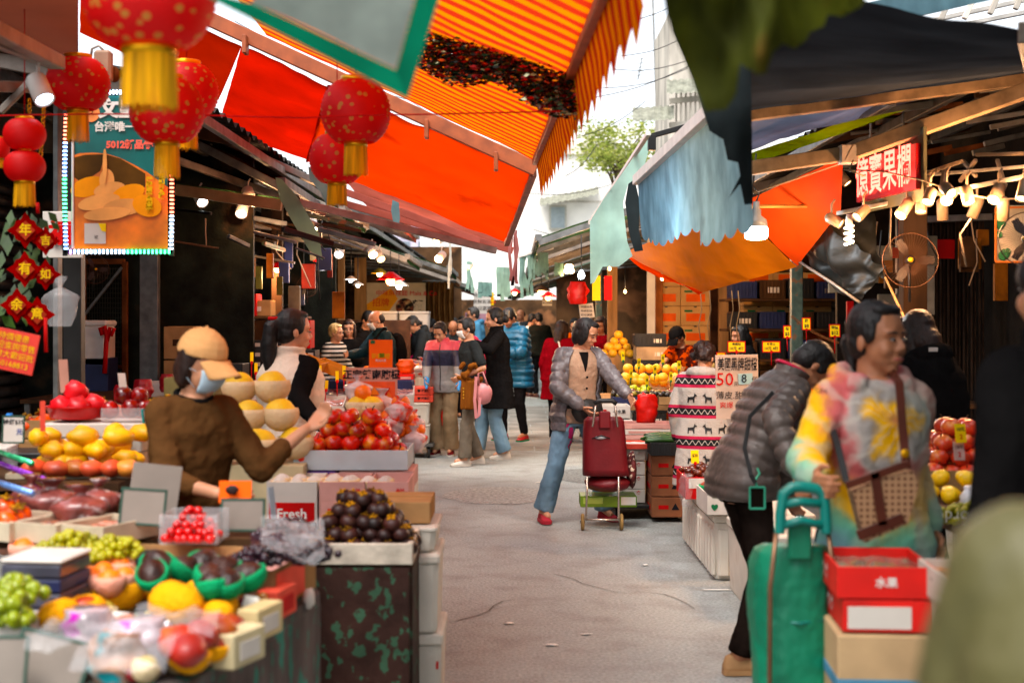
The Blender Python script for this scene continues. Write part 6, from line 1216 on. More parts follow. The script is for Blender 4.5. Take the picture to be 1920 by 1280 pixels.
# left background partitions
MESH = mat('wire_mesh_metal', (.07, .075, .055), rough=.6, metal=.3, var=.3)
rnd = random.Random(21)
for i in range(15):
    x = -3.6+.105*i; h_ = rnd.choice((.16, .22, .28)); z0 = .97+rnd.choice((0, .3, .62)); closed_box('stored %s carton in the gloom behind the mesh door, %s along' % (['brown', 'orange', 'navy', 'white', 'red'][i % 5], ['near', 'middle', 'far'][i//5]+' end'), (x, 14.2+.05*(i % 3), z0), (rnd.uniform(.2, .32), .3, h_), [CARD, mat('orange_card', (.48, .19, .04)), NAVYC, WCARD, REDC][i % 5], ps=[('front', 'panel', [WOODD, WCARD, YCARD][i % 3], (-.25, .2, .3, .6))], tape=False, group='stored cartons behind the mesh door')
table('dark shelf counter in the gloom behind the mesh door', [(-3.75, 13.9), (-2.0, 13.9), (-2.0, 14.6), (-3.75, 14.6)], .96, WOODD)
for k in range(2): g = M(); g.box((-2.9, 14.25, 1.255+.32*k), (1.7, .6, .025)); tag(obj('shelf', g, WOODD), ['lower', 'upper'][k]+' dark plank shelf above the gloomy counter', 'shelf')
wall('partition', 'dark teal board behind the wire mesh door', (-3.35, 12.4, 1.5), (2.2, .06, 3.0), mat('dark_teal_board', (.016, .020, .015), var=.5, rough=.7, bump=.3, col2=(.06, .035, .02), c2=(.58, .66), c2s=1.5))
t_ = thing('mesh_door', 'wire mesh stall door with a diagonal brace behind the leaning goods', 'door', (-3.1, 12.2, 0))
g = M(); x0, x1 = P(158, 0, 12.2).x, P(236, 0, 12.2).x
for i in range(17): g.tube([(x0+(x1-x0)*i/16, 12.2, .1), (x0+(x1-x0)*i/16, 12.2, 2.0)], .0035, 4)
for i in range(46): g.tube([(x0, 12.195, .1+.042*i), (x1, 12.195, .1+.042*i)], .003, 4)
obj('wire_mesh', g, MESH, t_)
g = M()
for a, b in (((x0, 12.17, 0), (x0, 12.17, 2.05)), ((x1, 12.17, 0), (x1, 12.17, 2.05))): g.bar(a, b, .045, up=V(0, 1, 0))
g.bar((x0, 12.17, 2.05), (x1, 12.17, 2.05), .045); g.bar((x0, 12.165, 1.15), (x1, 12.165, 1.15), .03); obj('door_frame', g, RUST, t_); g = M(); g.bar((x0+.02, 12.15, 1.6), (x1-.02, 12.15, 2.0), .025, up=V(0, 1, 0)); obj('brace', g, STEEL, t_)
for i, (x, w, Y, mt, lab, z1) in enumerate([(139, 34, 9.0, BLACKM, 'wide black steel post behind the paired lanterns', 3), (108, 10, 9.3, STEEL, 'thin steel post behind the red charms', 3), (281, 34, 12, STEEL, 'broad grey concrete post behind the glass cabinet', 3.1), (388, 17, 12.5, mat('blue_grey_paint', (.10, .12, .13), rough=.6, var=.3, vs=14), 'blue grey post wrapped with red and white tape', 3.1), (456, 13, 13.5, PLY, 'pale pine post behind the tan cap', 3.1), (318, 36, 13.2, PLY, 'plywood sheet standing behind the brown cartons', 2.2), (520, 20, 14.5, WOODD, 'dark timber post under the glowing red lamp', 3.1), (640, 12, 21, PLY, 'thin pine post at the foam boxes', 3), (676, 22, 24, PLY, 'tan board beside the noodle poster', 2.6)]):
    g = M(); c = P(x, 600, Y); g.box((c.x, Y, z1/2), (w*Y/F, .09, z1)); tag(obj('post', g, mt), lab, 'post')
g = M(); c = P(388, 570, 12.42)
for k in range(3): g.tube([c+V(.03*math.sin(k*2+j), -.02, .25-.12*j) for j in range(5)], .009, 6)
tag(obj('warning_tape', g, REDC), 'red and white tape dangling on the blue grey post', 'tape')
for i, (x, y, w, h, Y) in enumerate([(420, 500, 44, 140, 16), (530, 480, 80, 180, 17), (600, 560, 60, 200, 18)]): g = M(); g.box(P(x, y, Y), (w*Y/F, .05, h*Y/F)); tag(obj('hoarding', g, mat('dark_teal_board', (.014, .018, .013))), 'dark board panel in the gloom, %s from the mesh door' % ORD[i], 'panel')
wall('partition', 'low brown board fence behind the striped shopper', (-3.0, 19.6, .9), (3.2, .08, 1.3), mat('red_brown_board', (.09, .04, .02)))
t_ = thing('cool_box', 'white cool box standing by the wire mesh door', 'box', P(180, 650, 11.8)); g = M(); g.box(P(178, 648, 11.8), (.26, .3, .34), b=.02); obj('box_body', g, WHITE, t_); g = M(); g.box(P(178, 606, 11.8), (.28, .32, .05), b=.015); obj('lid', g, WHITE, t_)
g = M(); g.box(P(178, 800, 11.8)+V(0, 0, .1), (.3, .3, .95)); tag(obj('crate_pile', g, NAVYC), 'dark crate under the white cool box', 'crate')
t_ = thing('tape_dispenser', 'red hand tape cutter hanging on the wire mesh', 'tool', P(200, 640, 11.6)); g = M(); g.tube([P(192, 628, 11.6), P(188, 616, 11.6), P(196, 612, 11.6), P(200, 630, 11.6), P(198, 660, 11.6), P(196, 700, 11.6)], .02, 8); g2 = M(); g2.tube([P(208, 630, 11.6), P(214, 616, 11.6), P(206, 614, 11.6), P(201, 640, 11.6)], .016, 8); obj('grip', g, REDC, t_); obj('jaw', g2, REDC, t_)
rnd = random.Random(17)
for i in range(26):
    x = rnd.uniform(250, 640); y = rnd.uniform(440, 585); Y = rnd.uniform(12.3, 15.5); w = rnd.uniform(.05, .15); g = M(); g.box(P(x, y, Y), (w, .05, rnd.uniform(.08, .3))); tag(obj('hanging_packet', g, [mat('amber_packet', (.4, .16, .03), var=.4), mat('olive_packet', (.12, .11, .03), var=.4), NAVYC, mat('dull_red_packet', (.25, .03, .02), var=.3), mat('dim_white_packet', (.3, .27, .2), var=.3)][i % 5]), '%s packet hung in the dim stall under the bamboo beam, %s of its colour' % (['amber', 'olive', 'navy', 'dull red', 'dim white'][i % 5], ORD[i//5]), 'packet', 'packets hung in the dim stall')
for i in range(20):
    x = rnd.uniform(1560, 1900); y = rnd.uniform(440, 600); Y = rnd.uniform(10.5, 12); g = M(); g.box(P(x, y, Y), (rnd.uniform(.05, .2), .05, rnd.uniform(.05, .3))); tag(obj('hanging_packet', g, [mat('amber_packet', (.4, .16, .03)), mat('brown_packet', (.10, .05, .02), var=.4), mat('dim_white_packet', (.3, .27, .2)), REDC][i % 4]), '%s packet hung in the gloom around the caged fan, %s of its colour' % (['amber', 'brown', 'dim white', 'dark red'][i % 4], ORD[i//4]), 'packet', 'packets hung around the caged fan')
for i in range(12):
    x = rnd.uniform(300, 640) if i < 7 else rnd.uniform(1580, 1900); y = rnd.uniform(400, 450); Y = rnd.uniform(11.8, 14) if i < 7 else rnd.uniform(9.8, 11); L_ = rnd.uniform(40, 150)
    g = M(); g.tube([P(x, y, Y), P(x+rnd.uniform(-8, 8), y+L_*.5, Y), P(x+rnd.uniform(-20, 30), y+L_, Y)], .006, 5); tag(obj('cable', g, mat('dirty_white_cable', (.35, .26, .18)) if i % 2 else BLACKP), '%s cable dangling %s, %s one' % ('pale' if i % 2 else 'black', 'in the dim stalls on the lantern side' if i < 7 else 'in the gloom by the caged fan', ORD[min(9, i//2)]), 'cable')
# ---------------- people ----------------
JEANS = cloth('light_denim', (.20, .30, .38), var=.35, vs=3); JEAND = cloth('dark_trousers', (.018, .017, .018)); KHAKI = cloth('khaki_trousers', (.30, .22, .14), var=.15); GREYT = cloth('grey_check_trousers', (.17, .145, .115), var=.2)
PUFG = cloth('grey_puffer_nylon', (.17, .155, .16), rough=.38, bump=.35, bs=14, sheen=0); PUFD = cloth('dark_grey_puffer', (.105, .085, .075), rough=.45, bump=.25, bs=14, sheen=0)
BLKC = cloth('black_wool', (.014, .013, .013)); BEIGE = cloth('beige_knit', (.48, .34, .25), bump=.3, bs=90)
PINKS = mat('pink_shoe', (.42, .05, .07), rough=.6, var=.2); WSH = mat('white_shoe', (.6, .56, .5), rough=.6, var=.1); TANS = mat('tan_shoe', (.42, .26, .14), rough=.6, var=.2); BRS = mat('brown_shoe', (.10, .03, .02), rough=.4)
SH = {}
# 1 central woman with the maroon trolley
X0, Y0 = .42, 10.95; gp = lambda x, y, Y=Y0: P(x, y, Y)
c1 = person('woman in a puffy grey jacket over a beige vest pulling a maroon trolley', .50, Y0, H=1.57, yaw=22, lean=6, head=(38, 22), vox=.006, hair='bob',
    top=dict(m=PUFG, g=.034, quilt=.010, pitch=.075, open=40, hem=.74, box=.02, cuff=.9, disp=.02, dsc=.07), layers=[dict(m=BEIGE, g=.018, name='vest', sleeve='none', hem=.80), ],
    bottom=dict(m=JEANS, hem_w=.085, knee=.07), shoes=[PINKS, PINKS], hr=gp(1090, 762, 10.72), hl=gp(1180, 745, 10.62), pr=(-1.2, -.3, -.35), pl=(.5, -.4, -.5), fr=gp(1018, 958, 10.9), fl=gp(1135, 958, 11.05), curl=.8)
C = c1['C']; T = c1['T']; k = c1['k']
g = M(); g.prism([(-.03, 1.40), (.03, 1.40), (.0, 1.22)], V(0, 0, 0), V(1, 0, 0), UP, .001)
g = M(); ts_, tt, tf_ = c1['ts'], c1['t'], c1['tf']
g.grid(lambda u, v: T((u-.5)*.085*(1-v*.9), .125-.02*v, 1.385-.15*v), 10, 10); wrap(c1['g'][0], g, -tf_, .002); obj('black_tee', g, BLKC, c1['root'])
for i in range(3): g = M(); g.ball(T(.012, .145, 1.19-.09*i), .009, n=8); obj('button', g, BLKC, c1['g'][0])
g = M(); g.ball(T(.02, .16, .90), (.13, .06, .095), (ts_, tf_, UP), 18, jit=.1); b_ = tag(obj('waist_bag', g, mat('black_leather', (.03, .028, .026), rough=.4, bump=.2, var=.3)), 'black waist bag worn in front of the beige vest', 'bag')
g = M(); g.tube([T(.15*math.cos(a), .02+.15*math.sin(a), .955+.01*math.cos(a)) for a in [j*PI/8 for j in range(17)]], .014, 8); obj('belt_strap', g, BLACKP, b_)
g = M(); rnd = random.Random(2)
for i in range(3): g.ball(T(-.115, .10, .62+.1*i)+V(rnd.uniform(-.02, .02), -.02, 0), (.022, .008, .045), n=10, jit=.5)
wrap(c1['b'], g, V(0, 1, 0), .004); obj('pink_print', g, mat('pink_embroidery', (.62, .06, .20), rough=.7), c1['root'])
# maroon trolley
MAR = mat('maroon_polyester', (.16, .008, .014), rough=.5, var=.15, bump=.35, bs=12); CHR = mat('chrome_tube', (.55, .48, .42), rough=.25, metal=.8)
t_ = thing('shopping_trolley', 'maroon shopping trolley with chrome frame and black grip', 'trolley', (.64, 10.5, 0)); Yt = 10.45; q = lambda x, y, d=0: P(x, y, Yt+d)
g = M(); rs = []
for x0, x1, y, dd in ((1102, 1166, 782, .10), (1096, 1172, 790, .22), (1094, 1176, 830, .26), (1094, 1180, 880, .27), (1094, 1184, 893, .26)):
    a, b = q(x0, y), q(x1, y); c = (a+b)/2; w = (b-a).x/2; rs.append([V(c.x+math.copysign(abs(math.cos(t))**.5, math.cos(t))*w, c.y+dd/2+math.copysign(abs(math.sin(t))**.5, math.sin(t))*dd/2, c.z) for t in [2*PI*j/28 for j in range(28)]])
g.rings(rs); o_ = obj('bag_body', g, MAR, t_)
g = M(); g.ball(q(1140, 905, .15), (.175, .15, .065), n=20, jit=.12); obj('lower_pocket', g, MAR, t_); g = M(); g.ball(q(1184, 880, .16), (.04, .13, .14), n=16, jit=.2); obj('side_pocket', g, mat('floral_print', (.12, .03, .03), var=.5, vs=20, col2=(.6, .5, .4), c2=(.58, .62), c2s=30), t_)
g = M(); g.box(q(1134, 787, -.01), (.085, .03, .13), b=.01); obj('flap', g, MAR, t_); g = M(); g.tube([q(1110, 822, -.012), q(1128, 816, -.016), q(1144, 822, -.012)], .005, 6); obj('zip', g, BLACKP, t_); g = M(); g.ball(q(1126, 820, -.006), (.045, .01, .012), n=12); obj('mesh_window', g, mat('silver_lining', (.45, .47, .5), rough=.4), t_)
for x0, x1 in ((1118, 1111), (1152, 1158)): g = M(); g.tube([q(x0, 752, -.03), q(x1, 800, -.03)], .0085, 8); obj('handle_tube', g, CHR, t_)
for x0, x1 in ((1101, 1099), (1160, 1160)): g = M(); g.tube([q(x0, 893, -.02), q(x1, 972, -.02), q(x1, 975, .12)], .008, 8); obj('frame_tube', g, CHR, t_)
g = M(); g.tube([q(1114, 757, -.03), q(1122, 751, -.03), q(1148, 751, -.03), q(1156, 757, -.03)], .018, 10); obj('grip', g, BLACKP, t_); g = M(); g.tube([q(1098, 974, -.02), q(1162, 974, -.02)], .008, 8); g.tube([q(1098, 974, .12), q(1162, 974, .12)], .008, 8); obj('axle', g, CHR, t_)
for x in (1093, 1166): g = M(); g.lathe([(.02, -.012), (.055, -.012), (.062, -.006), (.062, .006), (.055, .012), (.02, .012)], V(q(x, 0).x, Yt+.05, .062), (V(0, 1, 0), UP, V(1, 0, 0)), 20); w_ = obj('wheel', g, mat('tan_rubber', (.32, .22, .10), rough=.6), t_); g = M(); g.ball(V(q(x, 0).x, Yt+.05, .062), .02, n=10); obj('hub', g, CHR, w_)
closed_box('flat green fruit carton carried under the maroon trolley bag', V(.72, 10.72, .158), (.42, .26, .085), mat('lime_box', (.16, .26, .02), rough=.5, var=.15), 0, ps=[('front', 'panel', mat('pale_green_print', (.4, .5, .15)), (-.45, -.1, .3, .85)), ('front', 'panel', WCARD, (.22, .48, .2, .9))], tape=False)
# red bag in her hand
bag('bright red carrier bag held out in her hand', P(1212, 792, 10.6), (.16, .11, .21), mat('red_bag2', (.75, .04, .03), rough=.4, trans=.3, bump=.5, bs=14), seed=12, tie=False)
g = M(); g.tube([P(1200, 745, 10.6), P(1206, 737, 10.6), P(1214, 745, 10.6)], .01, 8); obj('bag_handle', g, mat('red_bag2'), [o for o in bpy.data.objects if o.get('label', '') == 'bright red carrier bag held out in her hand'][0])
# 2 cap and mask woman
BRN = cloth('brown_sweatshirt', (.12, .062, .028), bump=.2, bs=18, var=.12); CAPM = cloth('tan_cap_cotton', (.66, .40, .20), bump=.2, bs=60, var=.1)
c2_ = person('stallholder in a brown sweatshirt, tan cap and blue mask reaching right', -1.17, 5.14, H=1.50, yaw=38, lean=6, head=(22, 14), vox=.006, hair='bob', hairm=HAIRB, hat=CAPM, mask=MASKM,
    top=dict(m=BRN, g=.024, hem=.80, box=.02, name='sweatshirt', cuff=.5, disp=.022, dsc=.07), bottom=dict(m=JEAND), shoes=[BLACKP], hl=P(572, 806, 5.28), hr=P(408, 925, 4.85), pl=(0, .3, -1), pr=(-.4, -.8, -.2), build=.86, curl=1.0)
T2 = c2_['T']; g = M(); g.tube([T2(.068*math.cos(a), -.005+.07*math.sin(a), 1.41-.015*math.sin(a)) for a in [j*PI/10 for j in range(21)]], .010, 8, cap=False); obj('black_collar', g, BLKC, c2_['root'])
# 3 white vest woman
c3 = person('woman with a ponytail in a cream fleece vest over black sleeves, facing away', -1.22, 7.75, H=1.60, yaw=100, lean=2, head=(-25, 4), twist=40, vox=.007, hair='pony', top=dict(m=cloth('cream_fleece', (.72, .62, .52), bump=.35, bs=60, var=.08), g=.04, hem=.8, sleeve='none', name='vest', box=.03, collar=.05), layers=[dict(m=BLKC, g=.02, name='shirt')], bottom=dict(m=JEAND), shoes=[BLACKP], hr=P(600, 798, 7.3), hl=P(560, 800, 7.6))
g = M(); C3 = c3['C']; g.lathe([(.028, 0), (.032, .01), (.028, .02)], C3(0, -.125, .055)); obj('hair_tie', g, REDC, c3['root'])
# 4 tie-dye hoodie woman
TD = cloth('tie_dye_jersey', (.62, .60, .52), bump=.15, bs=40, var=.1)
def tiedye(n, l, mp, base):
    """dyed spiral: colour sectors about a centre on the chest, in world position"""
    ge = n.new('ShaderNodeNewGeometry'); sb = n.new('ShaderNodeVectorMath'); sb.operation = 'SUBTRACT'; sb.inputs[1].default_value = tuple(P(1682, 795, 4.35)); l.new(ge.outputs['Position'], sb.inputs[0])
    nz = n.new('ShaderNodeTexNoise'); nz.inputs['Scale'].default_value = 7.; nz.inputs['Detail'].default_value = 4; l.new(ge.outputs['Position'], nz.inputs['Vector'])
    s2 = n.new('ShaderNodeVectorMath'); s2.operation = 'SUBTRACT'; s2.inputs[1].default_value = (.5, .5, .5); l.new(nz.outputs[1], s2.inputs[0]); s3 = n.new('ShaderNodeVectorMath'); s3.operation = 'SCALE'; s3.inputs['Scale'].default_value = .24; l.new(s2.outputs[0], s3.inputs[0])
    ad = n.new('ShaderNodeVectorMath'); l.new(sb.outputs[0], ad.inputs[0]); l.new(s3.outputs[0], ad.inputs[1]); sp = n.new('ShaderNodeSeparateXYZ'); l.new(ad.outputs[0], sp.inputs[0])
    at = n.new('ShaderNodeMath'); at.operation = 'ARCTAN2'; l.new(sp.outputs[2], at.inputs[0]); l.new(sp.outputs[0], at.inputs[1])
    cx = n.new('ShaderNodeCombineXYZ'); l.new(sp.outputs[0], cx.inputs[0]); l.new(sp.outputs[2], cx.inputs[1]); ln = n.new('ShaderNodeVectorMath'); ln.operation = 'LENGTH'; l.new(cx.outputs[0], ln.inputs[0])
    # rings
    rp = n.new('ShaderNodeValToRGB'); l.new(ln.outputs['Value'], rp.inputs[0]); e = rp.color_ramp.elements; rp.color_ramp.interpolation = 'B_SPLINE'
    e[0].position = 0; e[0].color = (.45, .10, .04, 1); e[1].position = .50; e[1].color = (.16, .12, .30, 1)
    for p_, c_ in ((.04, (.80, .38, .0)), (.075, (.80, .42, .0)), (.095, (.16, .16, .19)), (.13, (.46, .42, .36)), (.155, (.50, .07, .08)), (.21, (.50, .12, .12)), (.235, (.80, .38, .0)), (.30, (.80, .40, .0)), (.33, (.13, .40, .24)), (.40, (.10, .36, .26))):
        x = e.new(p_); x.color = (*c_, 1)
    # white rays
    m1 = n.new('ShaderNodeMath'); m1.operation = 'MULTIPLY'; m1.inputs[1].default_value = 13.; l.new(at.outputs[0], m1.inputs[0]); m2 = n.new('ShaderNodeMath'); m2.operation = 'SINE'; l.new(m1.outputs[0], m2.inputs[0])
    n3 = n.new('ShaderNodeTexNoise'); n3.inputs['Scale'].default_value = 12.; l.new(ge.outputs['Position'], n3.inputs['Vector']); m3 = n.new('ShaderNodeMath'); m3.operation = 'MULTIPLY'; l.new(m2.outputs[0], m3.inputs[0]); l.new(n3.outputs[0], m3.inputs[1])
    mr = n.new('ShaderNodeMapRange'); mr.inputs[1].default_value = .0; mr.inputs[2].default_value = .6; mr.inputs[4].default_value = .45; l.new(m3.outputs[0], mr.inputs[0])
    # upper right side bluish: mix by x
    mu = n.new('ShaderNodeMapRange'); mu.inputs[1].default_value = .03; mu.inputs[2].default_value = .12; mu.inputs[4].default_value = .4; l.new(sp.outputs[0], mu.inputs[0]); mx0 = n.new('ShaderNodeMix'); mx0.data_type = 'RGBA'; l.new(mu.outputs[0], mx0.inputs[0]); l.new(rp.outputs[0], mx0.inputs[6]); mx0.inputs[7].default_value = (.45, .55, .42, 1)
    mx = n.new('ShaderNodeMix'); mx.data_type = 'RGBA'; l.new(mr.outputs[0], mx.inputs[0]); l.new(mx0.outputs[2], mx.inputs[6]); mx.inputs[7].default_value = (.50, .45, .38, 1); return mx.outputs[2]
restyle('tie_dye_jersey', tiedye)
c4 = person('woman in a tie dye hoodie with dark hair tied back holding the green trolley', 1.15, 4.52, H=1.60, yaw=8, lean=0, head=(30, 2), vox=.006, skin=SKIND, hair='tied', build=.90,
    top=dict(m=TD, g=.03, hem=.78, box=.015, hood=True, name='hoodie', disp=.03, dsc=.11, cuff=.94), bottom=dict(m=JEAND, g=.02), shoes=[BLACKP], hr=P(1528, 896, 4.12), hl=P(1745, 990, 4.6), pr=(-.15, -1, -.4), pl=(.2, -1, -.4), curl=1.5)
BRL = mat('brown_leather', (.09, .022, .010), rough=.45, var=.2); T4 = c4['T']
MONO = mat('woven_brown_canvas', (.13, .05, .022), rough=.55, var=.2)
def lattice(n, l, mp, base):
    ch = n.new('ShaderNodeTexVoronoi'); ch.inputs['Scale'].default_value = 55.; ch.inputs['Randomness'].default_value = 0; l.new(mp.outputs[0], ch.inputs['Vector']); mr = n.new('ShaderNodeMapRange'); mr.inputs[1].default_value = .25; mr.inputs[2].default_value = .35; l.new(ch.outputs['Distance'], mr.inputs[0])
    mx = n.new('ShaderNodeMix'); mx.data_type = 'RGBA'; l.new(mr.outputs[0], mx.inputs[0]); l.new(base, mx.inputs[6]); mx.inputs[7].default_value = (.36, .20, .10, 1); return mx.outputs[2]
restyle('woven_brown_canvas', lattice)
hb = thing('handbag', 'brown patterned leather handbag across the tie dye hoodie', 'bag', P(1650, 940, 4.2)); Yh = 4.22; s_ = Yh/F
g = M(); g.prism([(1588*s_-960*s_, -(915-600)*s_), (1612*s_-960*s_, -(1010-600)*s_), (1690*s_-960*s_, -(975-600)*s_), (1710*s_-960*s_, -(905-600)*s_), (1700*s_-960*s_, -(878-600)*s_), (1640*s_-960*s_, -(890-600)*s_)], V(0, Yh, EYE), V(1, 0, 0), UP, .07); obj('bag_body', g, MONO, hb)
for a, b, w in (((1586, 910), (1706, 868), .022), ((1608, 1004), (1694, 970), .03), ((1640, 885), (1655, 985), .028)): g = M(); g.bar(P(*a, Yh-.075), P(*b, Yh-.075), w, .008, up=V(0, 1, 0)); obj('leather_trim', g, BRL, hb)
g = ribbon([T4(.03, -.10, 1.42), T4(.035, .04, 1.44), P(1686, 715, 4.36), P(1690, 770, 4.30), P(1695, 830, 4.26), P(1700, 876, 4.2)], .026, .006); obj('shoulder_strap', g, BRL, hb); g = ribbon([P(1588, 905, 4.2), P(1572, 840, 4.3), P(1560, 800, 4.4)], .02, .005); obj('lower_strap', g, BLACKP, hb)
g = M(); g.lathe([(.012, 0), (.014, .003), (.012, .006)], P(1697, 850, 4.215), (V(1, 0, 0), UP, V(0, -1, 0)), 14); obj('buckle', g, GOLD if 'gold_foil' in MATS else mat('gold_foil', (.75, .42, .05), rough=.3, metal=.7, var=.2), hb)
g = M()
for q_ in (-.006, 0, .006): g.add([P(1566+q_*500, 960, 4.42), P(1568+q_*500, 960, 4.42), P(1582+q_*500, 1040, 4.42), P(1580+q_*500, 1040, 4.42)], [[0, 1, 2, 3]])
wrap(c4['b'], g, V(0, 1, 0), .004); obj('side_stripes', g, WHITE, c4['root']) if g.f else None
text('GASLIGHTING', P(1595, 752, 4.2), V(1, 0, .02), UP, .022, INK, c4['root']) if False else None
g_ = text('OBSESSION', P(1598, 752, 3.9), V(1, 0, .02), UP, .020, INK, c4['root'], name='lettering')
def wrap_obj(o, target, d, off):
    m_ = M(); w = worldloc(o); m_.v = [v.co+w for v in o.data.vertices]; m_.f = [list(p.vertices) for p in o.data.polygons]; m_.mi = [0]*len(m_.f); m_.sm = [False]*len(m_.f); wrap(target, m_, d, off)
    n_ = obj(o.name.split('.')[0], m_, o.data.materials[0], o.parent, recalc=False); bpy.data.objects.remove(o); return n_
wrap_obj(g_, c4['g'][0], V(0, 1, 0), .003)
# green trolley
GT = mat('green_polyester', (.004, .20, .115), rough=.5, var=.15, bump=1, bs=11, stretch=(1, 1, .45)); GPL = mat('teal_plastic', (.005, .19, .16), rough=.35, var=.1)
t_ = thing('shopping_trolley', 'bright green shopping trolley with a teal plastic handle', 'trolley', P(1505, 1250, 4.2)); Yg = 4.06; q = lambda x, y, d=0: P(x, y, Yg+d)
g = M(); rs = []
for x0, x1, y, dd in ((1450, 1552, 1026, .10), (1430, 1564, 1040, .20), (1420, 1568, 1075, .26), (1418, 1570, 1150, .28), (1424, 1572, 1220, .28), (1432, 1572, 1330, .26), (1438, 1566, 1420, .24), (1444, 1560, 1520, .2)):
    a, b = q(x0, y), q(x1, y); c = (a+b)/2; w = (b-a).x/2; rs.append([V(c.x+math.copysign(abs(math.cos(t))**.7, math.cos(t))*w, c.y+dd/2+math.copysign(abs(math.sin(t))**.7, math.sin(t))*dd/2, c.z)+V(1, 0, 0)*.01*noise.noise(V(y*.02, t*2, 1)) for t in [2*PI*j/36 for j in range(36)]])
g.rings(rs); fuse('bag_body', g, GT, t_, .008, 1, .012, .09, .006, .03)
g = M(); g.box(q(1499, 1012, -.0), (.066, .03, .11), b=.006); obj('flap', g, GT, t_); g = M(); g.tube([q(1444, 1163, .03), q(1500, 1168, -.012), q(1556, 1160, .03)], .004, 6); obj('seam', g, GPL, t_)
g = M(); g.tube([q(1462, 1000, -.03), q(1464, 960, -.03), q(1470, 925, -.03), q(1484, 914, -.03), q(1500, 912, -.03), q(1520, 914, -.03)], .0165, 12); g.tube([q(1550, 1000, -.03), q(1548, 960, -.03), q(1544, 925, -.03), q(1530, 916, -.03), q(1510, 913, -.03)], .0165, 12)
fuse('handle', g, GPL, t_, .005, 1); g = M(); g.tube([q(1470, 944, -.03), q(1500, 940, -.03), q(1545, 944, -.03)], .013, 10); obj('crossbar', g, GPL, t_); g = M(); g.tube([q(1466, 985, -.03), q(1500, 975, -.03), q(1548, 985, -.03)], .013, 10); obj('crossbar', g, GPL, t_)
for x0, x1 in ((1456, 1446), (1553, 1566)): g = M(); g.tube([q(x0, 998, -.03), q(x1-(2 if x1 < 1500 else 0), 1100, -.035), q(x1-4, 1540, -.035)], .007, 8); obj('frame_tube', g, mat('bronze_tube', (.22, .13, .08), rough=.35, metal=.6), t_)
g = M(); g.tube([V(.71, 4.12, .07), V(.97, 4.12, .07)], .008, 8); obj('axle', g, CHR, t_)
for x in (.70, .98): g = M(); g.lathe([(.02, -.015), (.065, -.015), (.068, 0), (.065, .015), (.02, .015)], (x, 4.12, .068), (V(0, 1, 0), UP, V(1, 0, 0)), 18); obj('wheel', g, BLACKP, t_)
# 5 grey puffer shopper bending
c5 = person('shopper bending over in a dark grey quilted jacket with a pink collar lining', 1.02, 6.30, H=1.58, yaw=105, lean=29, head=(0, 62), vox=.007, hair='short', skin=SKIND, top=dict(m=PUFD, g=.034, quilt=.016, pitch=.062, hem=.80, box=.03, collar=.06, disp=.01), bottom=dict(m=cloth('washed_black_jeans', (.025, .018, .015), var=.5), g=.005, hem_w=.055), shoes=[TANS, TANS], hl=P(1480, 930, 6.6), hr=P(1490, 880, 5.9), fr=V(.99, 6.22, .085), fl=V(1.14, 6.42, .085), build=.95)
T5 = c5['T']; g = ribbon([P(1450, 735, 5.99), P(1406, 780, 5.98), P(1396, 840, 5.94), P(1408, 890, 5.92), P(1416, 905, 5.92)], .018, .005); sb_ = tag(obj('bag_strap', g, BLACKP), 'black strap running over the dark grey quilted jacket', 'strap')
t_ = thing('bag_charm', 'mint green rectangular frame charm hanging on the quilted jacket', 'charm', P(1420, 930, 5.92)); g = M(); s_ = 5.92/F
for a, b in (((1406, 913), (1406, 953)), ((1434, 913), (1434, 953)), ((1406, 913), (1434, 913)), ((1406, 953), (1434, 953))): g.bar(P(*a, 5.92), P(*b, 5.92), .009, up=V(0, 1, 0))
MG = mat('mint_plastic', (.06, .30, .20), rough=.4); obj('frame', g, MG, t_); g = M(); g.tube([P(1420, 913, 5.92), P(1416, 900, 5.94), P(1424, 888, 5.96), P(1420, 878, 6.0)], .006, 6); obj('loop', g, MG, t_); g = M(); g.box(P(1420, 933, 5.925), (.055, .002, .08)); obj('mirror', g, mat('dark_mirror', (.05, .04, .03), rough=.15, metal=.8), t_)
g = M(); g.tube([T5(.07*math.cos(a), -.01+.078*math.sin(a), 1.455) for a in [j*PI/10 for j in range(21)]], .008, 8, cap=False); obj('pink_lining', g, mat('pink_lining', (.55, .05, .10)), c5['root'])
# 6-8 dark figures right, olive foreground
person('man in a black coat seen from behind at the picture edge', 1.25, 3.25, H=1.74, yaw=195, head=(0, 0), vox=.008, skin=SKIND, hair='mens', top=dict(m=BLKC, g=.035, hem=.7, collar=.05), bottom=dict(m=JEAND), shoes=[BLACKP], build=.82, hl=(.17, .10, .86), pl=(.1, -1, -.3))
c7 = person('long haired shopper in a black jacket with her back to the camera', 2.16, 7.3, H=1.60, yaw=215, lean=8, head=(0, 15), vox=.008, hair='long', hairm=HAIRB, top=dict(m=BLKC, g=.04, hem=.7, hood=True, box=.05), bottom=dict(m=JEAND), shoes=[BLACKP], build=1.15)
g = M(); g.box(P(1750, 655, 7.08), (.045, .004, .02)); tag(obj('back_label', g, WCARD, c7['root']), None)
OLV = cloth('olive_jacket', (.11, .10, .042), rough=.55, bump=.1, var=.08)
person('passer by in an olive green jacket very close to the camera', .60, 1.16, H=1.62, yaw=150, head=(20, 0), vox=.008, hair='short', top=dict(m=OLV, g=.04, hem=.6, collar=.05, box=.03), bottom=dict(m=JEAND), shoes=[BLACKP], build=1.15, hl=(.28, .1, .8), hr=(-.25, .25, .9))
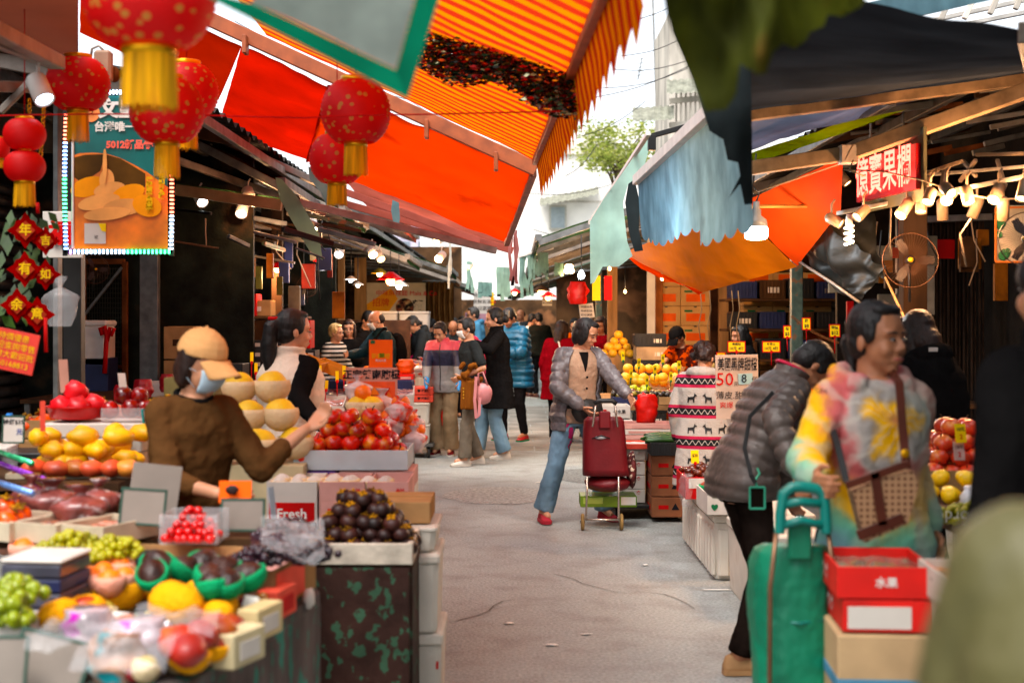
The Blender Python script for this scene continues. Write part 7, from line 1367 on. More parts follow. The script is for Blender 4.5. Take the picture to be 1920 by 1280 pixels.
# 9 reindeer sweater
DEER = cloth('patterned_knit', (.42, .37, .32), bump=.4, bs=90, var=.08)
def knit(n, l, mp, base):
    ge = n.new('ShaderNodeNewGeometry'); sp = n.new('ShaderNodeSeparateXYZ'); l.new(ge.outputs['Position'], sp.inputs[0]); per = .215
    m1 = n.new('ShaderNodeMath'); m1.operation = 'DIVIDE'; m1.inputs[1].default_value = per; l.new(sp.outputs[2], m1.inputs[0]); m2 = n.new('ShaderNodeMath'); m2.operation = 'FRACT'; l.new(m1.outputs[0], m2.inputs[0])
    rp = n.new('ShaderNodeValToRGB'); rp.color_ramp.interpolation = 'CONSTANT'; l.new(m2.outputs[0], rp.inputs[0]); e = rp.color_ramp.elements; W_ = (.42, .37, .32, 1); K_ = (.02, .02, .02, 1); R_ = (.42, .02, .06, 1)
    e[0].position = 0; e[0].color = R_; e[1].position = .10; e[1].color = K_
    for p_, c_ in ((.32, R_), (.42, W_)): x = e.new(p_); x.color = c_
    # zigzag in the black band
    m3 = n.new('ShaderNodeMath'); m3.operation = 'MULTIPLY'; m3.inputs[1].default_value = 150.; l.new(sp.outputs[0], m3.inputs[0]); m4 = n.new('ShaderNodeMath'); m4.operation = 'SINE'; l.new(m3.outputs[0], m4.inputs[0])
    m5 = n.new('ShaderNodeMath'); m5.operation = 'MULTIPLY_ADD'; m5.inputs[1].default_value = .06; m5.inputs[2].default_value = .21; l.new(m4.outputs[0], m5.inputs[0]); m6 = n.new('ShaderNodeMath'); m6.operation = 'SUBTRACT'; l.new(m2.outputs[0], m6.inputs[0]); l.new(m5.outputs[0], m6.inputs[1]); m7 = n.new('ShaderNodeMath'); m7.operation = 'ABSOLUTE'; l.new(m6.outputs[0], m7.inputs[0]); m8 = n.new('ShaderNodeMath'); m8.operation = 'LESS_THAN'; m8.inputs[1].default_value = .022; l.new(m7.outputs[0], m8.inputs[0])
    mx = n.new('ShaderNodeMix'); mx.data_type = 'RGBA'; l.new(m8.outputs[0], mx.inputs[0]); l.new(rp.outputs[0], mx.inputs[6]); mx.inputs[7].default_value = W_; return mx.outputs[2]
restyle('patterned_knit', knit)
c9 = person('curly haired shopper in a red, black and white reindeer sweater', 1.36, 10.1, H=1.38, yaw=160, head=(-10, 8), vox=.008, hair='curly', hairm=HAIRB, top=dict(m=DEER, g=.035, hem=.45, hood=True, box=.02, disp=.008), bottom=dict(m=JEAND), shoes=[BLACKP], build=1.1)
dp = [(0, 0), (.1, 0), (.14, .35), (.45, .38), (.52, 0), (.62, 0), (.62, .5), (.68, .75), (.85, .8), (.82, .92), (.70, .98), (.74, 1.2), (.66, 1.0), (.58, 1.22), (.60, .95), (.52, .72), (.12, .66), (.04, .72)]
for r_ in range(5):
    for i in range(4):
        z = .215*(r_+2)+.11; x = 1.16+.105*i; g = M(); fl = 1 if i % 2 else -1; g.grid(lambda u, v: V(0, 0, 0), 1, 1) if False else None
        cx_ = x; pts = [(fl*(a-.4)*.075, b*.06) for a, b in dp]; g = M(); g.add([V(cx_+a, 9.5, z+b) for a, b in pts], [list(range(len(pts)))]); wrap(c9['g'][0], g, V(0, 1, 0), .006)
        if g.f: obj('reindeer_motif', g, BLACKP, c9['g'][0], recalc=False)
# 10-13 group in the lane
WB = cloth('colour_block_nylon', (.70, .08, .10), rough=.5, bump=.4, bs=12)
def blocks(n, l, mp, base):
    ge = n.new('ShaderNodeNewGeometry'); sp = n.new('ShaderNodeSeparateXYZ'); l.new(ge.outputs['Position'], sp.inputs[0]); m1 = n.new('ShaderNodeMath'); m1.operation = 'MULTIPLY'; m1.inputs[1].default_value = .5; l.new(sp.outputs[2], m1.inputs[0])
    rp = n.new('ShaderNodeValToRGB'); rp.color_ramp.interpolation = 'CONSTANT'; l.new(m1.outputs[0], rp.inputs[0]); e = rp.color_ramp.elements; e[0].position = 0; e[0].color = (.26, .25, .24, 1); e[1].position = .5*1.03; e[1].color = (.018, .018, .045, 1); x = e.new(.5*1.205); x.color = (.70, .07, .09, 1); return rp.outputs[0]
restyle('colour_block_nylon', blocks); GLV = mat('blue_glove', (.08, .32, .62), rough=.5)
c10 = person('woman in a red, navy and grey windbreaker and khaki trousers by the cart', -.78, 16.3, H=1.54, yaw=-15, lean=6, head=(-10, 28), vox=.008, hair='tied', top=dict(m=WB, g=.035, hem=.78, collar=.05, box=.02, cuff=.93), bottom=dict(m=KHAKI, hem_w=.10, knee=.085), shoes=[mat('dark_red_shoe', (.15, .01, .012))], hr=P(798, 722, 15.9), hl=P(860, 715, 15.9), pr=(-1, 0, -.3), fl=(.09, -.02), fr=(-.09, .02))
for w in c10['W'].values(): g = M(); d = (w-c10['E'][1 if w == c10['W'][1] else -1]).normalized(); g.capsule(w-d*.01, w+d*.09, .034, .03); g.capsule(w+d*.09, w+d*.155, .028, .014); obj('glove', g, GLV, c10['root'])
g = M(); g.grid(lambda u, v: c10['T']((u-.5)*.012, .19, .80+.58*v), 2, 24); wrap(c10['g'][0], g, -c10['tf'], .003); obj('zip', g, BLACKP, c10['root'])
PBAG = mat('pink_leather', (.55, .24, .24), rough=.45, var=.12)
c11 = person('woman in a black tee and white mask with a tan coat over her arm', -.40, 15.2, H=1.57, yaw=-70, lean=8, head=(-5, 12), vox=.008, hair='short', mask=MASKW, top=dict(m=cloth('charcoal_tee', (.035, .038, .038)), g=.018, sleeve='short', hem=.8, name='tee'), bottom=dict(m=GREYT, hem_w=.078), shoes=[WSH, WSH], hl=P(868, 706, 15.0), hr=P(880, 716, 15.45), fl=V(-.50, 15.05, .085), fr=V(-.36, 15.3, .085), pl=(.5, -.6, -.5))
g = M(); rnd = random.Random(3)
for i in range(16): a = P(884+rnd.uniform(-18, 20), 700+rnd.uniform(-18, 14), 14.95+rnd.uniform(-.05, .05)); g.capsule(a, a+V(rnd.uniform(-.06, .06), 0, rnd.uniform(-.06, .03)), .03, .025, 8)
g.box(P(884, 738, 14.98), (.15, .05, .26), b=.02)
for i in range(5): g.capsule(P(868+i*7, 716, 14.93), P(866+i*7.5, 765, 14.93), .022, .02, 8)
tc_ = fuse('tan_coat', g, cloth('tan_coat_wool', (.22, .085, .025)), None, .010, 2, .02, .05) if False else None
o_ = obj('folded_coat', g, cloth('tan_coat_wool', (.22, .085, .025))); r_ = o_.modifiers.new('r', 'REMESH'); r_.mode = 'VOXEL'; r_.voxel_size = .01; r_.use_smooth_shade = True; s_ = o_.modifiers.new('s', 'SMOOTH'); s_.iterations = 3; evalmesh(o_); tag(o_, 'tan coat with gold buttons folded over the arm of the masked woman', 'coat')
for i in range(4): g = M(); g.ball(P(869, 728+i*6, 14.88), .008, n=8); obj('gold_button', g, mat('gold', (.6, .35, .05)), o_)
t_ = thing('handbag', 'dusty pink leather handbag with a long strap held by the masked woman', 'bag', P(906, 735, 14.9)); g = M(); g.ball(P(907, 738, 14.9), (.088, .06, .115), n=18, jit=.1); obj('bag_body', g, PBAG, t_); g = M(); g.tube([P(898, 722, 14.88), P(897, 700, 14.88), P(905, 697, 14.88), P(914, 722, 14.88)], .009, 8); obj('handle', g, PBAG, t_); g = ribbon([P(893, 706, 14.85), P(890, 750, 14.84), P(893, 784, 14.84), P(898, 778, 14.84), P(900, 745, 14.85)], .03, .006); obj('long_strap', g, PBAG, t_)
c12 = person('woman in a long black trench coat with a claw clip in her hair', -.15, 15.9, H=1.68, yaw=-80, lean=3, head=(-5, 8), vox=.008, hair='bun', top=dict(m=BLKC, g=.03, hem=.56, flare=.22, collar=.06, name='coat'), bottom=dict(m=JEANS, hem_w=.085, knee=.07), shoes=[WSH, WSH], hl=P(880, 640, 15.6), hr=P(874, 642, 15.9), fl=(.08, -.05), fr=(-.10, .22))
g = M(); g.box(c12['C'](.0, -.15, .04), (.06, .03, .09), b=.01); obj('hair_clip', g, mat('pewter', (.3, .28, .25), metal=.6, rough=.3), c12['root'])
c13 = person('man in a blue quilted puffer jacket looking down at his hands', .05, 18.3, H=1.72, yaw=-40, lean=6, head=(-5, 32), vox=.009, hair='mens', skin=SKIND, top=dict(m=cloth('teal_blue_puffer', (.02, .14, .24), rough=.4, bump=.2), g=.045, quilt=.02, pitch=.075, hem=.66, collar=.06, box=.03), bottom=dict(m=JEAND), shoes=[mat('red_trainer', (.4, .03, .03), rough=.5), mat('green_sole', (.02, .25, .12))], hl=(.05, .33, 1.08), hr=(-.05, .33, 1.08), fl=(.14, 0), fr=(-.16, .05))
bag('bright red bag hanging beside the puffer man', P(930, 762, 18.0), (.16, .1, .3), mat('red_bag2', (.75, .04, .03)), seed=2, tie=False)
# 14-20 left shoppers
TEALJ = cloth('dark_teal_jacket', (.012, .035, .042), rough=.6)
c14 = person('balding man in a dark teal jacket and white mask with a black backpack', -1.52, 16.9, H=1.67, yaw=-62, lean=6, head=(-8, 18), vox=.008, hair='bald', mask=MASKW, top=dict(m=TEALJ, g=.04, hem=.74, collar=.05, box=.03), bottom=dict(m=JEAND), shoes=[BLACKP], hr=P(655, 665, 16.7), hl=(.1, .25, .9))
g = M(); g.ball(c14['T'](0, -.2, 1.15), (.15, .10, .22), (c14['ts'], c14['tf'], c14['t']), 16, jit=.1); bp_ = tag(obj('backpack', g, BLKC), 'black backpack on the dark teal jacket', 'backpack'); g = ribbon([c14['T'](.12, -.15, 1.30), c14['T'](.13, 0, 1.43), c14['T'](.12, .14, 1.3), c14['T'](.13, .12, 1.1)], .05, .01); obj('strap', g, BLKC, bp_)
person('tall young man in a black top leaning over the white foam boxes', -2.05, 19.3, H=1.70, yaw=30, lean=14, head=(20, 30), vox=.009, hair='mens', top=dict(m=BLKC, g=.03, hood=True), bottom=dict(m=JEAND), shoes=[BLACKP], hl=P(668, 660, 18.9), hr=P(655, 665, 18.8))
person('young woman with long hair, glasses and a black printed top', -2.02, 17.6, H=1.55, yaw=10, lean=0, head=(-5, 5), vox=.009, hair='long', hairm=HAIRB, glasses=True, top=dict(m=BLKC, g=.03), bottom=dict(m=JEAND), shoes=[BLACKP], hl=P(650, 668, 17.3))
STRP = cloth('striped_tee', (.03, .03, .03))
def hor(n, l, mp, base): return stripes(n, l, mp, base, 'Z', .052, (.6, .55, .48))
restyle('striped_tee', hor)
c17 = person('blond short haired person in a black and white striped top', -2.16, 17.1, H=1.50, yaw=60, lean=5, head=(10, 5), vox=.009, hair='short', hairm=HAIRL, top=dict(m=STRP, g=.03), bottom=dict(m=JEAND), shoes=[BLACKP], hl=(.1, .3, 1.0))
GRYJ = cloth('charcoal_jacket', (.04, .045, .048))
person('bespectacled man in a charcoal jacket bending over the crowded stall', -1.20, 20.6, H=1.66, yaw=-70, lean=20, head=(0, 35), vox=.010, hair='mens', hairm=HAIRG, glasses=True, top=dict(m=GRYJ, g=.04, hood=True), bottom=dict(m=JEAND), shoes=[BLACKP], hl=P(772, 690, 20.2), hr=P(760, 640, 20.6))
person('small person in a magenta top at the far side of the crowded stall', -1.62, 22.0, H=1.58, yaw=60, lean=12, head=(0, 30), vox=.012, hair='short', top=dict(m=cloth('magenta_top', (.32, .02, .10)), g=.03), bottom=dict(m=JEAND), shoes=[BLACKP])
person('older man in a light blue hooded jacket above the crowd', -.60, 24.0, H=1.76, yaw=-80, lean=4, head=(0, 8), vox=.011, hair='mens', hairm=HAIRG, glasses=True, top=dict(m=cloth('sky_blue_jacket', (.10, .25, .38)), g=.05, hood=True, box=.04), bottom=dict(m=JEAND), shoes=[BLACKP])
person('crouching shopper in a raspberry pink jacket behind the black tee', -.55, 19.6, H=1.50, yaw=200, lean=18, head=(0, 10), vox=.011, hair='long', top=dict(m=cloth('raspberry_jacket', (.38, .05, .10)), g=.045, hood=True, box=.04), bottom=dict(m=JEAND), shoes=[BLACKP])
person('bald shopper bowing between the heads of the crowd', -.92, 22.4, H=1.60, yaw=0, lean=15, head=(0, 45), vox=.012, hair='bald', skin=SKIND, top=dict(m=GRYJ, g=.03), bottom=dict(m=JEAND), shoes=[BLACKP])
for i, (px, Y, H_, yw, m_, lab) in enumerate([(803, 24.5, 1.58, 150, GRYJ, 'dark haired shopper in charcoal behind the windbreaker woman'), (822, 26.5, 1.66, 20, BLKC, 'dark haired man in black looking down in the far crowd'), (868, 27, 1.62, 190, BLKC, 'dark haired shopper behind the light blue hood'), (850, 29, 1.6, 170, TEALJ, 'shopper in dark teal deep in the crowd'), (790, 23.2, 1.55, -30, TEALJ, 'woman with dark hair by the curtain'), (938, 31, 1.66, 180, GRYJ, 'shopper in charcoal walking away at the lane end'), (955, 34, 1.66, 185, TEALJ, 'farthest shopper in teal walking away')]):
    person(lab, P(px, 600, Y).x, Y, H=H_, yaw=yw, lean=6, head=(0, 20), vox=.014, hair=['short', 'mens', 'bun', 'short', 'long', 'mens', 'short'][i], top=dict(m=m_, g=.035), bottom=dict(m=JEAND), shoes=[BLACKP])
person('man in a white shirt and dark trousers standing beside the puffer man', .33, 28.5, H=1.68, yaw=110, lean=5, head=(0, 20), vox=.012, hair='mens', glasses=True, top=dict(m=cloth('white_shirt', (.66, .60, .55)), g=.03, hem=.88), bottom=dict(m=JEAND), shoes=[BRS])
person('man in a dark olive jacket seen from behind in the lane', .58, 28.2, H=1.70, yaw=200, lean=12, head=(0, 20), vox=.012, hair='mens', top=dict(m=cloth('dark_olive', (.025, .024, .018)), g=.045, box=.05), bottom=dict(m=JEAND), shoes=[BRS])
person('bald man watching over the heads at the lane end', .22, 31, H=1.78, yaw=-40, lean=2, head=(0, 10), vox=.013, hair='bald', skin=SKIND, top=dict(m=GRYJ, g=.03), bottom=dict(m=JEAND), shoes=[BLACKP])
REDS = cloth('dark_red_shawl', (.22, .012, .018))
c23 = person('long haired woman in a dark red top with a white shoulder strap', .60, 17.8, H=1.54, yaw=165, lean=6, head=(-20, 10), vox=.009, hair='long', hairm=HAIRB, top=dict(m=REDS, g=.05, hem=.6, box=.05), bottom=dict(m=JEAND), shoes=[BLACKP])
g = ribbon([P(1047, 640, 17.62), P(1052, 660, 17.58), P(1056, 690, 17.56)], .02, .006); tag(obj('bag_strap', g, WHITE), 'white strap across the dark red top', 'strap')
person('woman in a white mask behind the grey jacket shopper', .84, 18.6, H=1.54, yaw=15, lean=6, head=(0, 20), vox=.010, hair='bob', mask=MASKW, top=dict(m=REDS, g=.04), bottom=dict(m=JEAND), shoes=[BLACKP])
person('brown haired shopper by the handwritten notice', 1.22, 18.9, H=1.60, yaw=-30, lean=8, head=(0, 15), vox=.011, hair='long', hairm=HAIRB, top=dict(m=REDS, g=.04), bottom=dict(m=JEAND), shoes=[BLACKP])
person('shopper in a dusty pink top beside the yellow melons', 1.45, 19.6, H=1.58, yaw=-60, lean=12, head=(0, 20), vox=.011, hair='mens', top=dict(m=cloth('dusty_pink_top', (.40, .16, .18)), g=.04), bottom=dict(m=JEAND), shoes=[BLACKP])
person('vendor in an orange vest behind the golden fruit of the crowd', .98, 22, H=1.58, yaw=-10, lean=4, head=(0, 20), vox=.012, hair='short', top=dict(m=cloth('orange_vest', (.6, .13, .02)), g=.04), bottom=dict(m=JEAND), shoes=[BLACKP])
CAMO = cloth('mottled_red_shirt', (.06, .012, .008), col2=(.42, .07, .02), c2=(.5, .56), c2s=9)
person('vendor in a black cap and mottled red shirt leaning over the melons', 1.98, 15.9, H=1.50, yaw=-45, lean=18, head=(-5, 32), vox=.009, hair='short', skin=SKIND, hat=BLKC, top=dict(m=CAMO, g=.04, sleeve='short'), bottom=dict(m=JEAND), shoes=[BLACKP], hr=P(1236, 690, 15.4))
person('seller with hair in a black top beside the handwritten sign', 2.42, 14.6, H=1.50, yaw=-75, lean=8, head=(0, 10), vox=.009, hair='long', skin=SKIND, top=dict(m=BLKC, g=.045), bottom=dict(m=JEAND), shoes=[BLACKP], hl=(.1, .35, 1.0))
person('stallholder mostly out of view, one arm reaching over the mangoes', -2.62, 5.72, H=1.6, yaw=80, lean=5, vox=.008, hair='short', top=dict(m=BLKC, g=.03, cuff=.75), bottom=dict(m=JEAND), shoes=[BLACKP], hr=P(8, 830, 5.5), curl=1.3)
# ---------------- lanterns, lamps, signs overhead ----------------
LANT = mat('red_lantern_silk', (.78, .012, .015), rough=.55, trans=.45, var=.12, vs=5, bump=.1)
def specks(n, l, mp, base):
    vo = n.new('ShaderNodeTexVoronoi'); vo.inputs['Scale'].default_value = 26.; l.new(mp.outputs[0], vo.inputs['Vector'])
    mr = n.new('ShaderNodeMapRange'); mr.inputs[1].default_value = .30; mr.inputs[2].default_value = .24; l.new(vo.outputs['Distance'], mr.inputs[0])
    mx = n.new('ShaderNodeMix'); mx.data_type = 'RGBA'; l.new(mr.outputs[0], mx.inputs[0]); l.new(base, mx.inputs[6]); mx.inputs[7].default_value = (.62, .30, .04, 1); return mx.outputs[2]
restyle('red_lantern_silk', specks)
LANP = mat('plain_red_lantern_silk', (.80, .015, .02), rough=.55, trans=.45, var=.1)
GOLD = mat('gold_foil', (.75, .42, .05), rough=.3, metal=.7, var=.2); TASS = mat('yellow_tassel', (.80, .42, .01), rough=.7, var=.35, vs=60, stretch=(1, 1, .03), bump=.6, bs=200)
def lantern(label, cx, cy, wpx, Y, squash=.82, tass=.5, plain=False, cord=True, tw=.42, double=False):
    r = wpx/2*Y/F; c = P(cx, cy, Y); t_ = thing('lantern', label, 'lantern', c); mt = LANP if plain else LANT
    def globe(c, r):
        g = M(); rs = []
        for i in range(33):
            a = .16*PI+(PI-.32*PI)*i/32; k = 1+.02*(1 if i % 2 else -1); rs.append([c+V(r*math.sin(a)**.85*math.cos(b)*k, r*math.sin(a)**.85*math.sin(b)*k, r*squash*math.cos(a)/math.cos(.16*PI)) for b in [2*PI*j/32 for j in range(32)]])
        g.rings(rs, cap=False); obj('silk_globe', g, mt, t_)
    globe(c, r); h = r*squash
    g = M(); g.lathe([(r*.42, 0), (r*.44, r*.02), (r*.44, r*.16), (r*.42, r*.17), (r*.38, r*.16), (r*.38, .0)], c+UP*h*.97, n=24); obj('top_ring', g, GOLD, t_)
    if double: globe(c-UP*2.15*h, r*.98); g = M(); g.lathe([(r*.3, 0), (r*.3, r*.14)], c-UP*h*1.14, n=20); obj('middle_ring', g, GOLD, t_); b_ = c-UP*3.15*h
    else: b_ = c-UP*h
    g = M(); g.lathe([(r*tw*.98, 0), (r*tw, .01), (r*tw, r*.15), (r*tw*.9, r*.16)], b_-UP*r*.13, n=24); obj('bottom_ring', g, GOLD, t_)
    g = M(); n_ = 64
    for k in range(n_):
        a = 2*PI*k/n_; L_ = r*tass*2*(1+.16*noise.noise(V(k*1.7, cx, 0))); p = b_+V(math.cos(a), math.sin(a), 0)*r*tw*.96-UP*r*.10; q = p-UP*L_+V(math.cos(a), math.sin(a), 0)*.004; x = V(-math.sin(a), math.cos(a), 0)*r*tw*PI/n_*1.05
        g.add([p-x, p+x, q+x*.75, q-x*.75], [[0, 1, 2, 3]])
    obj('tassel', g, TASS, t_, recalc=False)
    if cord: g = M(); g.tube([c+UP*h, c+UP*(h+.9)], .0025, 5); obj('cord', g, REDC, t_)
    return t_
lantern('largest red lantern, close overhead and cut by the top edge', 280, -10, 246, 3.3, .80, .42)
lantern('round speckled red lantern beside the clamp lamp', 146, 158, 118, 6.8, .80, .46, tw=.34)
lantern('red lantern overlapping the LED framed poster', 313, 208, 138, 5.9, .84, .44, tw=.34)
lantern('red lantern peeking from behind the one over the poster', 350, 172, 118, 6.9, .84, .44, tw=.34)
lantern('higher red lantern of the pair against the orange red awning', 667, 210, 130, 6.3, .88, .42, tw=.34)
lantern('lower red lantern of the pair against the orange red awning', 632, 298, 104, 7.0, .86, .36, tw=.36)
lantern('two tier plain red lantern hanging above the paper charms', 46, 252, 78, 6.2, .72, .55, True, tw=.5, double=True)
lantern('plain red lantern half cut by the picture edge', -2, 278, 40, 6.4, .95, .4, True)
g = M(); g.tube([P(-30+u*120, 218-4*math.sin(u*.8)-(6 if u > 5 else 0), 6.0) for u in range(10)], .0035, 6); tag(obj('lantern_string', g, REDC), 'red cord strung across the lanterns', 'cord')
for i, (x, y0, y1) in enumerate(((83, 190, 330), (55, 190, 218))):
    g = M()
    for k in range(int((y1-y0)/9)): c = P(x-(k*.6 if i == 0 else 0), y0+k*9, 6.4); g.tube([c+V(.008*math.cos(a)*(1 if k % 2 else .4), .008*math.cos(a)*(0 if k % 2 else 1), .013*math.sin(a)) for a in [j*PI/3 for j in range(7)]], .0035, 5)
    tag(obj('gold_chain', g, GOLD), ['long gold chain beside the two tier lantern', 'short gold chain above the two tier lantern'][i], 'chain')
# paper charms
LEAFD = mat('charm_leaf_green', (.06, .13, .01), rough=.4, var=.4, rnd=.3)
for i, (x, y, ch, r_) in enumerate([(48, 432, '年', 1), (86, 452, '吉', .8), (47, 505, '有', 1), (86, 515, '如', .85), (32, 572, '余', .95), (70, 590, '意', 1)]):
    t_ = thing('paper_charm', 'red diamond paper charm lettered '+['year', 'luck', 'have', 'as', 'surplus', 'wish'][i]+' in gold', 'charm', P(x, y, 6.2)); s_ = 25*r_*6.2/F; g = M(); poly = []
    for k in range(32): a = 2*PI*k/32; q = abs(math.cos(a))+abs(math.sin(a)); rr = s_/q*(1.28+.10*math.cos(a*8)); poly.append((rr*math.cos(a), rr*math.sin(a)))
    g.prism(poly, P(x, y, 6.2+.01*i), V(1, 0, 0), UP, .006); obj('felt_diamond', g, mat('red_felt', (.26, .006, .008), rough=.9, var=.2), t_)
    g = M(); c = P(x, y, 6.185+.01*i); g.prism([(s_*.72, 0), (0, s_*.72), (-s_*.72, 0), (0, -s_*.72)], c, V(1, 0, 0), UP, .003); obj('inner_diamond', g, mat('dark_red_felt', (.35, .05, .02), var=.2), t_); text(ch, c-V(0, .004, 0), V(1, 0, 0), UP, s_*.95, INKY, t_, bold=.02)
g = M(); rnd = random.Random(9); t_ = thing('leaf_garland', 'green artificial leaves behind the red paper charms', 'garland', P(50, 500, 6.3))
for i in range(44):
    c = P(rnd.uniform(0, 95), rnd.uniform(390, 600), 6.32+rnd.uniform(0, .06)); a = rnd.uniform(-2.4, -.6); d = V(math.cos(a), -.3, math.sin(a)); s_ = V(-d.z, 0, d.x); L_ = rnd.uniform(.05, .1); g.add([c, c+d*L_*.5+s_*L_*.25, c+d*L_, c+d*L_*.5-s_*L_*.25], [[0, 1, 2, 3]])
obj('leaves', g, LEAFD, t_, recalc=False)
for i, (x, y0, y1) in enumerate(((85, 595, 660), (70, 380, 400))): g = M(); g.tube([P(x, y0, 6.15), P(x+1, y1, 6.15)], .008, 6); tag(obj('red_ribbon', g, REDC), ['red ribbon trailing below the wish charm', 'red ribbon above the year charm'][i], 'ribbon')
t_ = thing('hanging_card', 'pinkish red card with orange lines of writing, tilted at the picture edge', 'sign', P(25, 655, 5.4)); ux = V(math.cos(R(-12)), 0, math.sin(R(-12))); uy = V(math.sin(R(12))*.0+.0, 0, 0); uy = V(-ux.z, 0, ux.x); c = P(22, 657, 5.4)
g = M(); g.box(c, (.19, .004, .155), rot=Matrix.Rotation(R(12), 3, 'Y')); obj('board', g, mat('coral_laminate', (.62, .06, .04), rough=.3, var=.1, coat=.3), t_)
for k, s_ in enumerate(('特價優惠', '歡迎查詢零售', '批發大歡迎批', '電60168813')): text(s_, c-V(0, .004, 0)+uy*(.05-.034*k), ux, uy, .03, INKY, t_)
# white shop sign and dark fascia behind poster
g = M(); g.box(P(118, 440, 8.6), (.24, .02, .28)); o_ = tag(obj('shop_sign', g, WCARD), 'white sign with dark red characters behind the LED poster', 'sign'); text('福', P(114, 440, 8.57), V(1, 0, 0), UP, .15, INKR, o_, bold=.04)
# LED poster
Yp = 7.6; sp = Yp/F; t_ = thing('led_poster', 'dessert poster in a frame of coloured LED lights', 'sign', P(223, 320, Yp)); pc = lambda x, y, d=0: P(x, y, Yp-d)
g = M(); g.box(pc(224, 325), (180*sp, .012, 290*sp)); obj('poster_board', g, mat('poster_teal', (.01, .16, .15), rough=.35, var=.15), t_)
def flat(name, pts, mt, d, par): g = M(); o = pc(0, 0, d); g.prism([((x)*sp, -(y)*sp) for x, y in pts], o, V(1, 0, 0), UP, .0015); return obj(name, g, mt, par)
arc = [(134, 466), (134, 292), (150, 287), (175, 286), (200, 288), (225, 296), (250, 308), (275, 322), (300, 340), (314, 350), (314, 466)]
flat('picture', arc, mat('poster_orange', (.78, .24, .02), rough=.4, var=.35, vs=5), .008, t_)
flat('dark_shape', [(136, 330), (136, 296), (160, 290), (196, 289), (188, 320), (170, 332), (150, 340)], mat('poster_brown', (.10, .05, .01), var=.4), .0095, t_)
flat('dark_shape', [(200, 290), (226, 297), (272, 325), (272, 350), (250, 355), (228, 346), (212, 340), (202, 328)], mat('poster_brown', (.10, .05, .01)), .0095, t_)
CRM = mat('poster_cream', (.85, .42, .14), rough=.4, var=.15)
for k, (x, y, rx, ry, tl) in enumerate([(165, 350, 34, 18, .3), (200, 338, 14, 22, 0), (205, 355, 30, 14, .2), (240, 362, 32, 16, .3), (185, 378, 40, 14, .2), (230, 388, 38, 16, .1), (275, 385, 28, 20, -.3), (200, 400, 44, 12, .1), (196, 310, 4, 32, 0)]):
    flat('cream_swirl', [(x+rx*math.cos(a)*math.cos(tl)-ry*math.sin(a)*math.sin(tl), y-(rx*math.cos(a)*math.sin(tl)+ry*math.sin(a)*math.cos(tl))) for a in [2*PI*j/20 for j in range(20)]], CRM if k % 3 else mat('poster_yellow2', (.85, .36, .04), var=.1), .0105+.0012*k, t_)
flat('label_patch', [(158, 418), (198, 418), (198, 456), (158, 456)], WCARD, .013, t_); flat('label_corner', [(184, 418), (198, 418), (198, 434), (190, 432)], YCARD, .016, t_)
text('文皇', pc(222, 206, .012), V(1, 0, 0), UP, .105, INKW, t_, bold=.05); text('台灣唯一', pc(215, 239, .012), V(1, 0, 0), UP, .055, INKW, t_, bold=.04); text('5012新品傳', pc(243, 272, .012), V(1, 0, 0), UP, .05, mat('coral_ink', (.85, .20, .15), var=0), t_, bold=.05)
text('淋\n漿\n原\n汁\n金\n黃\n糖', pc(280, 366, .03), V(1, 0, 0), UP, .035, INKY, t_, bold=.05, line=.75); text('那\n刻\n驚\n人\n味', pc(303, 350, .03), V(1, 0, 0), UP, .035, INKY, t_, bold=.05, line=.75); text('號', pc(180, 445, .018), V(1, 0, 0), UP, .022, INK, t_); text('台', pc(168, 208, .02), V(1, 0, 0), UP, .05, INK, t_)
g = M(); g.lathe([(.001, 0), (17*sp, 0), (17*sp, .002), (.001, .002)], pc(170, 212, .010), (V(1, 0, 0), UP, V(0, -1, 0)), 24, sm=False); obj('round_badge', g, mat('badge_orange', (.85, .35, .15), var=.1), t_)
g = M(); g.box(pc(137, 330, .01), (4*sp, .02, 270*sp)); obj('tube_light', g, WHITE, t_)
LEDC = {'w': (.55, .75, 1), 'g': (.05, 1, .3), 'r': (1, .12, .06), 'b': (.25, .45, 1), 'v': (.7, .2, 1)}
def led(x, y, c, vert):
    m_ = mat('led_'+c, LEDC[c], emit=5.0, var=0); g = M(); g.box(pc(x, y, .02), (.022 if vert else .009, .008, .009 if vert else .022), b=.002); obj('led', g, m_, t_)
for k in range(34):
    y = 215+k*7.6; led(124-3*math.sin(k/34*PI), y, 'r' if k < 7 else 'b' if k < 16 else 'g' if k < 27 else 'b', True)
for k in range(26): led(320+2*math.sin(k/26*PI), 276+k*7.6, 'b' if k < 7 else 'r' if k < 17 else 'w', True)
for k in range(25): led(132+k*7.7, 472, 'v' if k < 1 else 'w' if k < 14 else 'g', False)
for k in range(8): led(206+k*6.5, 173, 'w', False)
g = M(); g.box(pc(122, 330, -.01), (9*sp, .01, 300*sp)); g.box(pc(322, 330, -.01), (9*sp, .01, 300*sp)); g.box(pc(222, 472, -.01), (205*sp, .01, 9*sp)); g.box(pc(222, 173, -.01), (205*sp, .01, 9*sp)); obj('strip_frame', g, BLACKM, t_)
